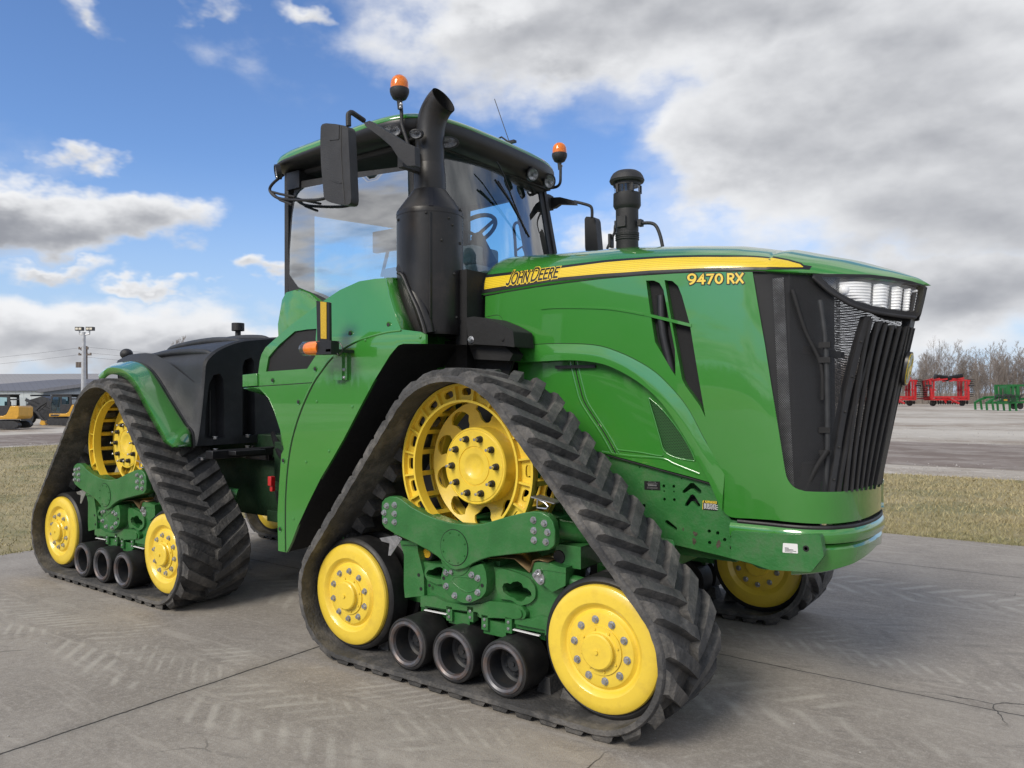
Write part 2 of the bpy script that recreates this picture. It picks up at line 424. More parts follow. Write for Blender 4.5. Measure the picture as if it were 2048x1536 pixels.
# inner face of the far idlers is what the camera sees of them
def idler_back(xc):
    mb = MB(); c = (xc, .43, ZI)
    mb.lathe([(.0001, .03), (.083, .03), (.090, .012), (.124, .004), (.170, .002), (.200, -.012), (.235, .006), (.300, .0), (.326, -.012), (.326, -.03)], c, 'y', 72, 0)
    for k in range(10):
        a = pi/2-2*pi*k/10; hexbolt(mb, (xc+RB*cos(a), .432, ZI+RB*sin(a)), .015, .018, sgn=1, m=1)
    return mb.build('inner_wheel_disc', ['yellow', 'steel'], ROOT, ang=28)
NEAR += [idler_back(XL), idler_back(XR)]

# ---- road rollers
for x in X3:
    mb = MB(); c = (x, 0, ZR); R = .156
    mb.lathe([(R, -.040), (R, .17), (R-.02, .18), (.06, .18), (.06, .24), (R-.02, .24), (R, .25), (R, .44), (.05, .44), (.001, .44)], c, 'y', 56, 0, caps=False)
    mb.lathe([(R, -.040), (R-.003, -.050), (R-.014, -.054), (R-.018, -.052)], c, 'y', 56, 0, caps=False)
    mb.lathe([(R-.018, -.052), (R-.022, -.060), (R-.034, -.064), (R-.046, -.056), (R-.052, -.038)], c, 'y', 56, 1, caps=False)
    mb.lathe([(R-.052, -.038), (R-.050, .02), (R-.050, .070), (R-.062, .080), (.075, .082), (.070, .070), (.062, .066), (.045, .064), (.045, .050), (.040, .046), (.012, .046), (.011, .036), (.0001, .036)], c, 'y', 56, 2, caps=False)
    for k in range(6):
        a = 2*pi*k/6+.4; hexbolt(mb, (x+.064*cos(a), .066, ZR+.064*sin(a)), .009, .008, m=2)
    NEAR.append(mb.build('road_roller', ['rubber_dark', 'worn', 'roller_in'], ROOT, ang=30))

# ---- drive wheel
def drive():
    mb = MB(); c = Vector((XD, 0, ZD)); R = .500
    def ring(y, r0, r1, th, nh, rh, hw, hl, ph=0, m=0):
        out = [(r1*cos(2*pi*k/120), r1*sin(2*pi*k/120)) for k in range(120)]
        hs = [[(r0*cos(2*pi*k/96), r0*sin(2*pi*k/96)) for k in range(96)]]
        for i in range(nh):
            a = 2*pi*i/nh+ph; h = []
            for k in range(16):
                b = 2*pi*k/16; cx = abs(cos(b))**.6*(1 if cos(b) > 0 else -1)*hl; cy = abs(sin(b))**.6*(1 if sin(b) > 0 else -1)*hw
                h.append(((rh+cy)*cos(a)-cx*sin(a), (rh+cy)*sin(a)+cx*cos(a)))
            hs.append(h)
        patch(mb, out, lambda p, q: (c.x+p, y, c.z+q), hs, .2, th, (0, 1, 0), m, grid=False)
    ring(.105, .395, R, .016, 20, .450, .022, .036)
    ring(.340, .395, R, .016, 20, .450, .022, .036)
    for y in (.075, .330):
        mb.lathe([(R, y), (R, y+.05), (R-.014, y+.05), (R-.014, y)], c, 'y', 120, 0, closed=True)
        mb.lathe([(.402, y-.006), (.402, y+.06), (.388, y+.06), (.388, y-.006)], c, 'y', 120, 0, closed=True)
    for k in range(20):
        a = 2*pi*(k+.5)/20; Rm = Matrix.Rotation(-a, 3, 'Y')
        for y, d in ((.094, .030), (.345, .030)): mb.box((c.x+.445*cos(a), y, c.z+.445*sin(a)), (.096, d, .012), 0, Rm)
        mb.box((c.x+.455*cos(a), .27, c.z+.455*sin(a)), (.052, .24, .030), 0, Rm)
    # web with ten oval openings, dished from the rim to the hub
    def web(p, q):
        r = sqrt(p*p+q*q); t = min(1, max(0, (r-.20)/.19)); return (c.x+p, .30-.05*t*t, c.z+q)
    hs = [[(.19*cos(2*pi*k/60), .19*sin(2*pi*k/60)) for k in range(60)]]
    for i in range(10):
        a = 2*pi*i/10+.3; h = []
        for k in range(16):
            b = 2*pi*k/16; rr = .318+.062*sin(b); w = .074*cos(b)*(1 if sin(b) > 0 else .66)
            h.append((rr*cos(a)-w*sin(a), rr*sin(a)+w*cos(a)))
        hs.append(h)
    patch(mb, [(.392*cos(2*pi*k/100), .392*sin(2*pi*k/100)) for k in range(100)], web, hs, .03, .016, (0, 1, 0), 0)
    mb.lathe([(.0001, .196), (.030, .194), (.060, .186), (.072, .178), (.080, .176), (.112, .176), (.114, .181), (.118, .181), (.120, .176), (.212, .176), (.217, .180), (.221, .180), (.223, .177), (.228, .178), (.234, .186), (.234, .30), (.225, .315), (.1, .33), (.1, .62), (.0001, .62)], c, 'y', 96, 0)
    o = mb.build('drive_wheel', ['yellow'], ROOT, ang=30)
    for k in range(10):
        a = pi/2-.2867-2*pi*k/10; b = MB(); p = (XD+.1702*cos(a), .176, ZD+.1702*sin(a))
        b.lathe([(.021, 0), (.021, -.006), (.019, -.008), (.019, -.022), (.015, -.030), (.0115, -.032), (.0115, -.036)], p, 'y', 14, 0)
        b.lathe([(.009, -.034), (.009, -.060), (.007, -.062)], p, 'y', 12, 1)
        b.build('wheel_nut', ['dark_steel', 'steel'], o, ang=40)
    return o
dw = drive(); NEAR.append(dw)

# ---- swing beam in front of the drive wheel
Q = lambda s, ox, oy, pts: [(x/s+ox, y/s+oy) for x, y in pts]
beam_px = Q(4.518, 750, 950, [(58, 300), (60, 250), (90, 210), (130, 193), (190, 196), (230, 215), (330, 290), (450, 355), (560, 400), (680, 432), (800, 447), (900, 449), (990, 438), (1100, 405), (1220, 370), (1340, 342), (1430, 328), (1500, 335), (1560, 365), (1605, 420), (1625, 500), (1625, 620), (1605, 655), (1570, 680), (1400, 700), (1200, 722), (1040, 742), (960, 765), (880, 800), (810, 845), (740, 862), (670, 840), (620, 790), (560, 735), (480, 680), (360, 620), (200, 545), (90, 480), (62, 440)])
mb = MB(); plate(mb, beam_px, -.02, .05)
# deeper rear flange
plate(mb, Q(4.518, 750, 950, [(140, 215), (330, 310), (680, 445), (900, 460), (1200, 385), (1450, 345), (1580, 400), (1600, 640), (1400, 690), (1040, 735), (740, 850), (600, 760), (300, 580), (90, 460), (80, 260)]), .03, .10)
beam = mb.build('swing_beam', 'green_cast', ROOT, bevel=.006)
mb = MB(); cc = P(750+716/4.518, 950+655/4.518, y=-.02)
mb.lathe([(.106, .004), (.106, -.0015), (.103, -.0015), (.1025, .002)], (cc[0], -.02, cc[2]), 'y', 48, 1)
mb.lathe([(.102, .003), (.1015, -.004), (.0001, -.0045)], (cc[0], -.02, cc[2]), 'y', 48, 0)
for k in range(8): a = 2*pi*k/8+.35; hexbolt(mb, (cc[0]+.088*cos(a), -.024, cc[2]+.088*sin(a)), .005, .006, washer=False)
mb.build('pivot_cover', ['green_cast', 'black_matte'], beam)
for (x, y) in Q(4.518, 750, 950, [(107, 278), (178, 270), (85, 340), (178, 350), (95, 413), (178, 425), (1433, 407), (1530, 437), (1435, 502), (1560, 518), (1437, 588), (1545, 604)]):
    p = P(x, y, y=-.02); b = MB(); hexbolt(b, p, .0145, .017); b.build('beam_bolt', 'steel', beam)
NEAR.append(beam)

# ---- undercarriage casting
q = lambda pts: Q(4.518, 750, 950, pts)
mb = MB()
cloud = lambda cx, cy, a, b, n=20, lob=3, k=.16: [(cx+a*cos(2*pi*i/n)*(1+k*cos(lob*2*pi*i/n)), cy+b*sin(2*pi*i/n)*(1+k*cos(lob*2*pi*i/n))) for i in range(n)]
win2 = [(1150, 1010), (1165, 980), (1200, 975), (1225, 985), (1245, 965), (1290, 960), (1325, 980), (1340, 1015), (1375, 1025), (1410, 1060), (1415, 1090), (1395, 1105), (1365, 1100), (1350, 1125), (1320, 1145), (1280, 1135), (1255, 1110), (1220, 1100), (1190, 1080), (1160, 1055)]
win1 = [(462, 890), (480, 860), (520, 855), (550, 835), (590, 830), (620, 850), (620, 930), (590, 940), (550, 935), (500, 920), (470, 910)]
plate(mb, q([(415, 780), (520, 800), (620, 800), (960, 770), (1090, 835), (1250, 850), (1400, 890), (1430, 790), (1545, 780), (1730, 835), (1700, 1060), (1640, 1150), (1590, 1300), (1580, 1450), (1540, 1430), (1260, 1380), (1200, 1300), (950, 1290), (870, 1240), (620, 1220), (410, 1190), (415, 1080), (440, 1000), (430, 900)]), .085, .22, holes=(q(win2), q(win1)))
# raised bosses round the windows, tapering
plate(mb, q([(1095, 850), (1170, 850), (1300, 890), (1400, 940), (1450, 1020), (1450, 1110), (1400, 1160), (1310, 1185), (1230, 1130), (1120, 1120), (1090, 1000)]), .065, .03, holes=(q(win2),), r=.02)
plate(mb, q([(450, 850), (500, 810), (620, 805), (620, 960), (640, 985), (560, 990), (470, 950), (445, 900)]), .065, .03, holes=(q(win1),), r=.01)
# lower rail and its thick rim
plate(mb, q([(412, 1090), (540, 1100), (640, 1150), (820, 1180), (960, 1165), (1030, 1140), (1240, 1160), (1330, 1195), (1370, 1250), (1350, 1300), (1230, 1300), (1100, 1290), (950, 1290), (930, 1240), (760, 1220), (620, 1210), (410, 1175)]), .050, .06, r=.012)
plate(mb, q([(1262, 1345), (1262, 1295), (1400, 1300), (1500, 1270), (1560, 1290), (1600, 1340), (1590, 1430), (1535, 1450), (1535, 1400)]), .06, .04)
mb.lathe([(.026, 0), (.026, -.01), (.001, -.011)], P(750+1300/4.518, 950+1250/4.518, y=.05), 'y', 24)
# front upright with top flange and cylinder
plate(mb, q([(1420, 880), (1425, 800), (1460, 785), (1550, 785), (1725, 850), (1720, 1000), (1600, 1060), (1530, 1000)]), .045, .08)
a = P(750+1800/4.518, 950+905/4.518, y=.18)
mb.cyl(P(750+1735/4.518, 950+950/4.518, y=.12), P(750+1960/4.518, 950+1010/4.518, y=.12), .038, 24)
mb.box(P(750+1700/4.518, 950+815/4.518, y=.14), (.16, .20, .03))
# rear upright beside the rear idler
plate(mb, q([(232, 598), (380, 610), (390, 700), (440, 900), (445, 1090), (270, 1110), (260, 1000), (262, 720), (235, 640)]), .06, .12, r=.006)
plate(mb, q([(228, 592), (385, 602), (385, 632), (232, 628)]), .045, .15)
# cross tubes of the bogie and beam seat
mb.cyl((XD, .0, .80), (XD, .60, .80), .12, 28); mb.box((XD+.02, .30, .66), (.42, .35, .22)); mb.box((XD+.02, .33, .50), (1.30, .16, .22))
mb.box((-.02, .33, .86), (.16, .45, .12)); mb.box((-1.25, .33, .90), (.16, .45, .12)); mb.cyl((-.10, .12, 1.0), (.35, .60, .86), .055, 18)
for x in X3: mb.cyl((x, .18, ZR), (x, .32, ZR), .05, 16); mb.box((x, .25, ZR+.10), (.10, .12, .16))
mb.box((-.7, .25, ZR+.16), (.95, .12, .09))
for (u, v) in ((680, 1250), (870, 1255), (1000, 1330), (1215, 1355)):
    p = P(*q([(u, v)])[0], y=.06); mb.box((p[0], .075, p[2]), (.045, .05, .085))
    hexbolt(mb, (p[0], .049, p[2]+.018), .007, .006, m=1)
    hexbolt(mb, (p[0], .049, p[2]-.018), .007, .006, m=1)
mb.box(P(*q([(790, 1290)])[0], y=.10), (.16, .06, .07)); mb.box(P(*q([(1110, 1375)])[0], y=.10), (.16, .06, .08))
for L in ([(450, 1218), (650, 1258)], [(1252, 1395), (1490, 1452)]):
    a = P(*q(L)[0], y=.045); b = P(*q(L)[1], y=.045); mb.bar(a, b, .016, .005, 2)
frame = mb.build('track_frame', ['green_cast', 'steel', 'white'], ROOT, ang=30, bevel=.007)
# link plate with its recess
mb = MB()
plate(mb, q([(618, 835), (700, 850), (800, 860), (900, 820), (970, 800), (1000, 870), (1010, 960), (1000, 1060), (960, 1110), (860, 1155), (800, 1158), (720, 1125), (650, 1075), (610, 1010), (595, 930)]), .005, .10, r=.015)
lk = mb.build('link_plate', 'green_cast', frame, bevel=.006)
mb = MB(); plate(mb, q([(682, 950), (700, 915), (760, 910), (900, 925), (950, 950), (945, 1000), (900, 1050), (830, 1070), (760, 1035), (700, 985)]), .002, .006, r=.02, holes=(q([(698, 950), (712, 928), (765, 922), (895, 938), (932, 958), (928, 995), (890, 1038), (832, 1056), (768, 1022), (712, 978)]),))
mb.build('recess_rim', 'green_cast', frame, bevel=.002)
for (u, v) in ((645, 880), (698, 873), (875, 902), (930, 932), (645, 1003), (722, 1088), (852, 1113), (930, 1060)):
    b = MB(); hexbolt(b, P(*q([(u, v)])[0], y=.005), .0145, .018); b.build('link_bolt', 'steel', frame)
mb = MB()
for (u, v, y) in ((620, 932, .004), (968, 998, .004), (395, 903, .059), (492, 998, .059), (415, 1028, .059)): mb = MB(); mb.lathe([(.011, 0), (.011, -.0015), (.0001, -.0015)], P(*q([(u, v)])[0], y=y), 'y', 14); mb.build('bolt_hole', 'black_matte', frame)
# grease block
mb = MB(); plate(mb, q([(1425, 890), (1450, 865), (1500, 880), (1530, 930), (1525, 975), (1495, 998), (1465, 975), (1420, 915)]), .035, .01, r=.008)
for (u, v, r) in ((1442, 905, .010), (1497, 958, .010)): hexbolt(mb, P(*q([(u, v)])[0], y=.035), r, .012)
mb.lathe([(.019, 0), (.019, -.012), (.010, -.013), (.009, -.004), (.0001, -.004)], P(*q([(1483, 880)])[0], y=.035), 'y', 20)
mb.build('grease_block', 'steel', frame, bevel=.0015)
# tan heat guard over the casting, accumulator end and the bright scraper
mb = MB(); g = [P(*p, y=.03) for p in q([(1000, 750), (1150, 745), (1260, 755), (1395, 880), (1425, 770), (1480, 765), (1560, 785)])]
b0 = len(mb.v)
for p in g: mb.v.append(tuple(p)); mb.v.append((p[0], .24, p[2]+.008))
for i in range(len(g)-1): mb.f.append((b0+2*i, b0+2*i+2, b0+2*i+3, b0+2*i+1)); mb.m.append(0)
M['tan'] = mat('passivated_guard', (.17, .115, .055), .35, .6, var=.25, vscale=12)
gd = mb.build('heat_guard', 'tan', frame); sd = gd.modifiers.new('s', 'SOLIDIFY'); sd.thickness = .004
mb = MB(); mb.lathe([(.0001, 0), (.035, .0), (.042, .01), (.042, .20)], P(*q([(1660, 742)])[0], y=.10), 'y', 24); o1 = mb.build('hydraulic_accumulator', 'black', frame)
mb = MB(); p = P(*q([(470, 705)])[0], y=.11); mb.lathe([(.0001, 0), (.045, .0), (.052, .012), (.052, .2)], p, 'y', 24, 1); mb.lathe([(.026, -.002), (.030, -.002)], p, 'y', 24, 0)
mb.build('hydraulic_hose_end', ['yellow', 'black'], frame)
mb = MB(); plate(mb, q([(40, 570), (190, 545), (242, 572), (240, 585), (200, 640), (140, 730), (118, 728), (130, 618), (60, 600)]), .045, .006)
mb.build('scraper', 'steel', frame, bevel=.001)
mb = MB(); a = P(*q([(1450, 190)])[0], y=.02); b = P(*q([(1660, 250)])[0], y=.02)
mb.bar(a, b, .09, .006); mb.tube([P(*q([t])[0], y=-.01) for t in ((1468, 222), (1466, 295), (1550, 305), (1565, 285), (1535, 250), (1475, 222))], .005, 8, 0)
mb.build('sensor_bracket', 'steel', frame)
NEAR.append(frame)

# ---- rear unit and the two far units
for o in NEAR: dup(o, LR)
far = [o for o in NEAR if o.name.split('.')[0] in ('rubber_track', 'inner_wheel_disc', 'road_roller', 'drive_wheel', 'track_frame')]+[idL, idR]
for dx in (0, LR):
    for o in far:
        c = o.copy(); COL.objects.link(c); c.parent = ROOT; c.scale.y = -1; c.location = (o.location.x+dx, YC, 0)
# ================================================================ hood skin surface
_S = [0, 1.0, 1.6, 1.9, 2.1, 2.25, 2.4, 2.6, 2.8, 3.0]
_B = [(-1.15, .80), (-.15, .80), (.45, .80), (.75, .797), (.93, .795), (1.05, .825), (1.15, .90), (1.222, 1.05), (1.258, 1.22), (1.270, 1.42)]
_T = [(-1.15, .80), (-.15, .80), (.45, .80), (.72, .81), (.86, .85), (.95, .92), (1.06, 1.0), (1.23, 1.12), (1.41, 1.26), (1.565, 1.42)]
def _sm(C):
    s = np.array(_S); c = np.array(C, float); ss = np.linspace(0, 3, 301)
    out = np.stack([np.interp(ss, s, c[:, 0]), np.interp(ss, s, c[:, 1])], 1)
    ext = np.vstack([out[:1]+(out[0]-out[1])*np.arange(12, 0, -1)[:, None], out, np.stack([out[-2:-14:-1][:, 0], 2*YC-out[-2:-14:-1][:, 1]], 1)])
    k = np.exp(-.5*(np.arange(-12, 13)/5.5)**2); k /= k.sum()
    return np.stack([np.convolve(ext[:, 0], k, 'valid'), np.convolve(ext[:, 1], k, 'valid')], 1)
SB, ST = _sm(_B), _sm(_T); SG = np.linspace(0, 3, 301)
def NS(s, z, off=0.0):
    """hood side surface: s runs from the rear of the hood round the corner to the centre of the nose; s>3 is the far side"""
    mir = s > 3
    if mir: s = 6-s
    t = (z-1.19)/1.19; e = min(s, 0.0); s = max(0.0, s)
    b = np.array([np.interp(s, SG, SB[:, 0]), np.interp(s, SG, SB[:, 1])]); c = np.array([np.interp(s, SG, ST[:, 0]), np.interp(s, SG, ST[:, 1])])
    t2 = max(t, 0); p = b+(c-b)*t2+np.array([e, 0])
    d = .02; sl, sh = max(0, s-d), min(3, s+d)
    def q(s): return np.array([np.interp(s, SG, SB[:, 0])*(1-t2)+np.interp(s, SG, ST[:, 0])*t2, np.interp(s, SG, SB[:, 1])*(1-t2)+np.interp(s, SG, ST[:, 1])*t2])
    tg = q(sh)-q(sl); tg /= np.linalg.norm(tg); n = np.array([tg[1], -tg[0]])
    k = .013*((z-1.95)/.5)**2*max(0, 1-max(0, s-2.0)/.6)
    p = p+n*(off-k)
    if mir: p[1] = 2*YC-p[1]
    return (p[0], p[1], z)
def NI(u, v, off=0.0):
    """(s, z) where the sight line (u, v) meets the near half of the hood skin"""
    D = sight(u, v); ts = np.linspace(4.0, 7.2, 1200); lo = None
    def g(t):
        q = CAM+D*t; z = q[2]; tt = max(0, (z-1.19)/1.19); C = SB*(1-tt)+ST*tt
        if q[0] > C[-1, 0]: return -1.0, None
        s = np.interp(q[0], C[:, 0], SG); p = NS(float(s), float(z), off)
        return q[1]-p[1], (s, z)
    prev = g(ts[0])[0]
    for i in range(1, len(ts)):
        c = g(ts[i])[0]
        if prev < 0 <= c:
            a, b = ts[i-1], ts[i]
            for _ in range(30):
                m_ = (a+b)/2
                if g(m_)[0] < 0: a = m_
                else: b = m_
            r = g(b)[1]
            if r[0] < .001: return (float((CAM+D*b)[0]+1.15), float(r[1]))
            return float(r[0]), float(r[1])
        prev = c
    raise Exception('miss %s %s' % (u, v))
def NIs(pts, off=0.0): return [NI(u, v, off) for u, v in pts]

top_line = NIs([(968, 590), (1100, 568), (1200, 556), (1300, 547), (1400, 542), (1505, 541), (1560, 544), (1620, 547)])
top_line += [(2.45, 2.395), (2.6, 2.382), (2.8, 2.358), (3.0, 2.335)]
TL = np.array(top_line)
def ze(s): return float(np.interp(6-s if s > 3 else s, TL[:, 0], TL[:, 1]))
# side panel: outline in (s, z)
lowA = [(1060, 724), (1078, 723), (1145, 720.5), (1198, 726), (1233, 738), (1277, 763), (1315, 795), (1345, 832), (1375, 880), (1400, 925), (1420, 964), (1434, 995), (1446, 1021), (1462, 1034), (1500, 1037), (1545, 1040)]
lowS = NIs(lowA)
gr = [(1506, 545), (1530, 690), (1556, 850), (1570, 935), (1577, 960), (1592, 976), (1615, 983)]
grS = NIs(gr)
zb_front = lowS[-1][1]
arch = smooth_poly(lowS, 4, False)
outline = [(0.015, ze(0.015)-.012)]+[(s, ze(s)-.008) for s in np.linspace(.2, grS[0][0]-.02, 8)]+[(grS[0][0], ze(grS[0][0])-.008)]+smooth_poly(grS[1:], 3, False)
outline += [(2.5, grS[-1][1]-.004), (2.75, grS[-1][1]+.002), (3.0, grS[-1][1]+.004)]
half = outline
bot = [(3.0, zb_front+.004), (2.7, zb_front-.001), (2.4, zb_front-.004)]+arch[::-1]
near_loop = half+bot+[(.02, arch[0][1])]
v1 = [(1292, 561), (1308, 561), (1319, 566), (1327, 580), (1350, 700), (1351, 752), (1344, 742), (1316, 694), (1310, 684), (1300, 620)]
v2 = [(1329, 560), (1345, 562), (1356, 572), (1364, 592), (1380, 650), (1411, 835), (1400, 812), (1371, 772), (1364, 758), (1350, 680)]
v1S, v2S = NIs(v1), NIs(v2)
mb = MB()
full = half+[(6-s, z) for s, z in reversed(half[:-1])]+[(6-.02, arch[0][1])]+[(6-s, z) for s, z in reversed(bot)][:0]
bot_far = [(6-s, z) for s, z in reversed(bot)]
full = half+[(6-s, z) for s, z in reversed(half[:-1])]+[(6-.02, arch[0][1])]+bot_far+bot[1:]+[(.02, arch[0][1])]
patch(mb, full, lambda s, z: NS(s, z), (v1S, v2S), .06, .014)
hood_side = mb.build('hood_side_panel', 'green', ROOT, ang=40)
# vent backs, dark mesh and the cross bar
mb = MB()
for vs in (v1S, v2S): patch(mb, vs, lambda s, z: NS(s, z, -.045), (), .05, .006)
vb = mb.build('vent_mesh', mat('vent_mesh_black', (.012, .012, .014), .8, var=.4, vscale=400, bump=.5, bscale=900), hood_side)
mb = MB()
for vs in (v1S, v2S):
    c = np.mean(vs, 0); big = [tuple(np.array(p)+(np.array(p)-c)*.10) for p in vs]
    lp = dens(vs, .05); b0 = len(mb.v)
    for s, z in lp: mb.v.append(NS(s, z, .0)); mb.v.append(NS(s, z, -.046))
    n = len(lp)
    for i in range(n): j = (i+1) % n; mb.f.append((b0+2*i, b0+2*j, b0+2*j+1, b0+2*i+1)); mb.m.append(0)
ba, bb = NI(1288, 628), NI(1383, 651)
def strip(mb, line, w, off, th, m=0, lift=None):
    lift = lift or NS; b0 = len(mb.v); L = dens(line, .04, False)
    for i, (s, z) in enumerate(L):
        ww = w if isinstance(w, (int, float)) else np.interp(i/(len(L)-1), [0, .5, 1], w)
        for dz, o in ((ww/2, off-th), (ww/2*.7, off), (-ww/2*.7, off), (-ww/2, off-th)): mb.v.append(lift(s, z+dz, o))
    for i in range(len(L)-1):
        for k in range(3): a = b0+i*4+k; mb.f.append((a, a+4, a+5, a+1)); mb.m.append(m)
        mb.f.append((b0+i*4+3, b0+i*4+7, b0+i*4+4, b0+i*4)); mb.m.append(m)
strip(mb, [ba, bb], .026, .004, .05)
mb.build('vent_frame', 'green', hood_side, ang=40)
# an air pipe seen inside the first vent
mb = MB(); mb.tube([NS(NI(1318, 570)[0], 2.33, -.035), NS(NI(1322, 640)[0], 2.1, -.030), NS(NI(1345, 740)[0], 1.8, -.035)], .028, 16, 0, 4)
mb.build('vent_pipe', 'black', hood_side)
# pressed crease lines over the side panel
mb = MB()
creA = NIs([(1082, 619), (1115, 615.6), (1204, 616.5), (1250, 622), (1288, 629)])
strip(mb, smooth_poly(creA, 5, False), [.004, .016, .018], .006, .0075)
mb.build('crease_line', 'green', hood_side, ang=60)
creB = NIs([(1032, 696), (1069, 690), (1127, 688), (1189, 691), (1230, 702), (1274, 722), (1313, 747), (1350, 784), (1378, 821), (1405, 872), (1428, 912), (1449, 950)])
cb = smooth_poly(creB, 5, False)
def band(mb, up, lo, o_up, o_lo, m=0, lift=None, rows=5):
    lift = lift or NS; b0 = len(mb.v); n = min(len(up), len(lo))
    for i in range(n):
        for j in range(rows+1):
            t = j/rows; s = up[i][0]*(1-t)+lo[i][0]*t; z = up[i][1]*(1-t)+lo[i][1]*t
            mb.v.append(lift(s, z, o_up+(o_lo-o_up)*t if not callable(o_up) else o_up(t)))
    for i in range(n-1):
        for j in range(rows): a = b0+i*(rows+1)+j; mb.f.append((a, a+rows+1, a+rows+2, a+1)); mb.m.append(m)
def resample(L, n):
    a = np.array(L); d = np.concatenate([[0], np.cumsum(np.linalg.norm(np.diff(a, axis=0), axis=1))]); t = np.linspace(0, d[-1], n)
    return list(zip(np.interp(t, d, a[:, 0]), np.interp(t, d, a[:, 1])))
mb = MB(); N = 70
up = resample(cb, N); lo = resample(arch[:len(arch)-12], N)
band(mb, up, lo, lambda t: float(np.interp(t, [0, .08, .35, .55, 1], [.0005, .003, .008, .013, .014])), 0, rows=6)
band(mb, lo, [(s, z) for s, z in lo], lambda t: .014*(1-t)-.10*t, 0, rows=3)
mb.build('wheel_arch_flare', 'green', hood_side, ang=50)
mb = MB(); strip(mb, [(s, z+.004) for s, z in cb[:-8]], .0035, .0012, .001); strip(mb, [(s, ze(s)-.004) for s in np.linspace(.0, 2.05, 40)], .007, .0008, .001)
g1 = NIs([(1484, 540.5), (1505, 541)])
lid = smooth_poly(NIs([(968, 635), (995, 630), (1004, 637), (1006, 647), (1004, 652)]), 4, False); strip(mb, lid, .0035, .0012, .001)
mb.build('panel_gap', 'black_matte', hood_side)

# ---------------------------------------------------------------- hood top
_sil = [(1000, 515), (1100, 508), (1257, 494), (1400, 491), (1490, 492), (1605, 503), (1700, 520), (1800, 548)]
_sx = []; _sz = []
for u, v in _sil:
    p = P(u, v, y=1.17); _sx.append(p[0]); _sz.append(p[2])
def spine_z(x):
    z1 = np.interp(x, _sx, _sz)
    if x < .9: z0 = ze(x+1.15); return z0+(z1-z0)/.916
    return float(np.interp(x, [.9, 1.19, 1.40, 1.50, 1.56], [2.600, 2.515, 2.432, 2.385, 2.338]))
_xm = lambda s: float(np.interp(s, [-1, 0, 1.6, 1.9, 2.1, 2.25, 2.4, 2.6, 2.8, 3.0], [-2.15, -1.15, .45, .74, .95, 1.08, 1.20, 1.34, 1.46, 1.56]))
def HT(s, w, off=0.0):
    """hood top: w = 0 at the side panel's upper edge, 1 on the centre line"""
    mir = s > 3
    if mir: s = 6-s
    def pt(s, w):
        O = np.array(NS(s, ze(s))); Mx = _xm(s); Mp = np.array([Mx, YC, spine_z(Mx)]); th = w*pi/2
        h = 1-cos(th); g = sin(th); nose = max(0, (s-2.3)/.7); h = h*(1-nose)+w*nose
        ov = .016*max(0, min(1, (s-2.0)/.3))*(1-w)*max(0, min(1, (3.0-s)/.35))
        p = O+(Mp-O)*np.array([h, h, g]); p[0] += ov*.7; p[1] -= ov*.7; return p
    p = pt(s, w)
    if off:
        a = pt(s+.01, w)-pt(s-.01, w); b = pt(s, min(1, w+.02))-pt(s, max(0, w-.02)); n = np.cross(a, b); L = np.linalg.norm(n)
        n = n/L if L > 1e-9 else np.array([0, -1, 0]); 
        if n[2] < 0 and abs(n[2]) > .2 or (abs(n[2]) <= .2 and n[1] > 0): n = -n
        p = p+n*off
    if mir: p[1] = 2*YC-p[1]
    return tuple(p)
mb = MB(); NU, NV = 90, 18
for half_ in (0, 1):
    f = (lambda s, w: HT(s, w)) if not half_ else (lambda s, w: (HT(s, w)[0], 2*YC-HT(s, w)[1], HT(s, w)[2]))
    mb.grid(lambda a, b: f(-.02+3.02*a, b), NU, NV)
    mb.grid(lambda a, b: (f(-.02+3.02*a, 0)[0]-.01*b, f(-.02+3.02*a, 0)[1]+(.03*b if not half_ else -.03*b), f(-.02+3.02*a, 0)[2]-.006*b), NU, 1)
    mb.grid(lambda a, b: (f(-.02, b)[0]-.0, f(-.02, b)[1]*(1-.02*a)+YC*.02*a, f(-.02, b)[2]-.03*a), 1, NV)
bmv = {}
hood_top = mb.build('hood_top', 'green', ROOT, ang=45)
wl = hood_top.modifiers.new('weld', 'WELD'); wl.merge_threshold = .0005

def HI(u, v, off=0.0):
    """(s, w) on the hood top near half under the sight line (coarse search, then refined)"""
    best = None; D = sight(u, v)
    def err(s, w):
        p = np.array(HT(s, w, off))-CAM; z = p @ _F; return (1024+FPX*(p @ _R2)/z-u)**2+(768-FPX*(p @ _U2)/z-v)**2
    for s in np.linspace(0, 2.95, 60):
        for w in np.linspace(0, .7, 20):
            e = err(s, w)
            if best is None or e < best[0]: best = (e, s, w)
    _, s, w = best; d = .03
    for _ in range(60):
        c = min([(err(s+a*d, max(0, w+b*d)), s+a*d, max(0, w+b*d)) for a in (-1, 0, 1) for b in (-1, 0, 1)])
        if c[0] >= err(s, w)-1e-12: d *= .6
        else: s, w = c[1], c[2]
    return s, w
st_top = [HI(*q) for q in [(972, 556), (1100, 540), (1250, 522), (1350, 516), (1450, 515), (1530, 517), (1575, 522), (1600, 529), (1606, 534)]]
st_bot = [HI(*q) for q in [(969, 579), (1100, 557), (1250, 545), (1350, 539), (1450, 536), (1530, 535), (1575, 535), (1598, 535), (1605, 535)]]
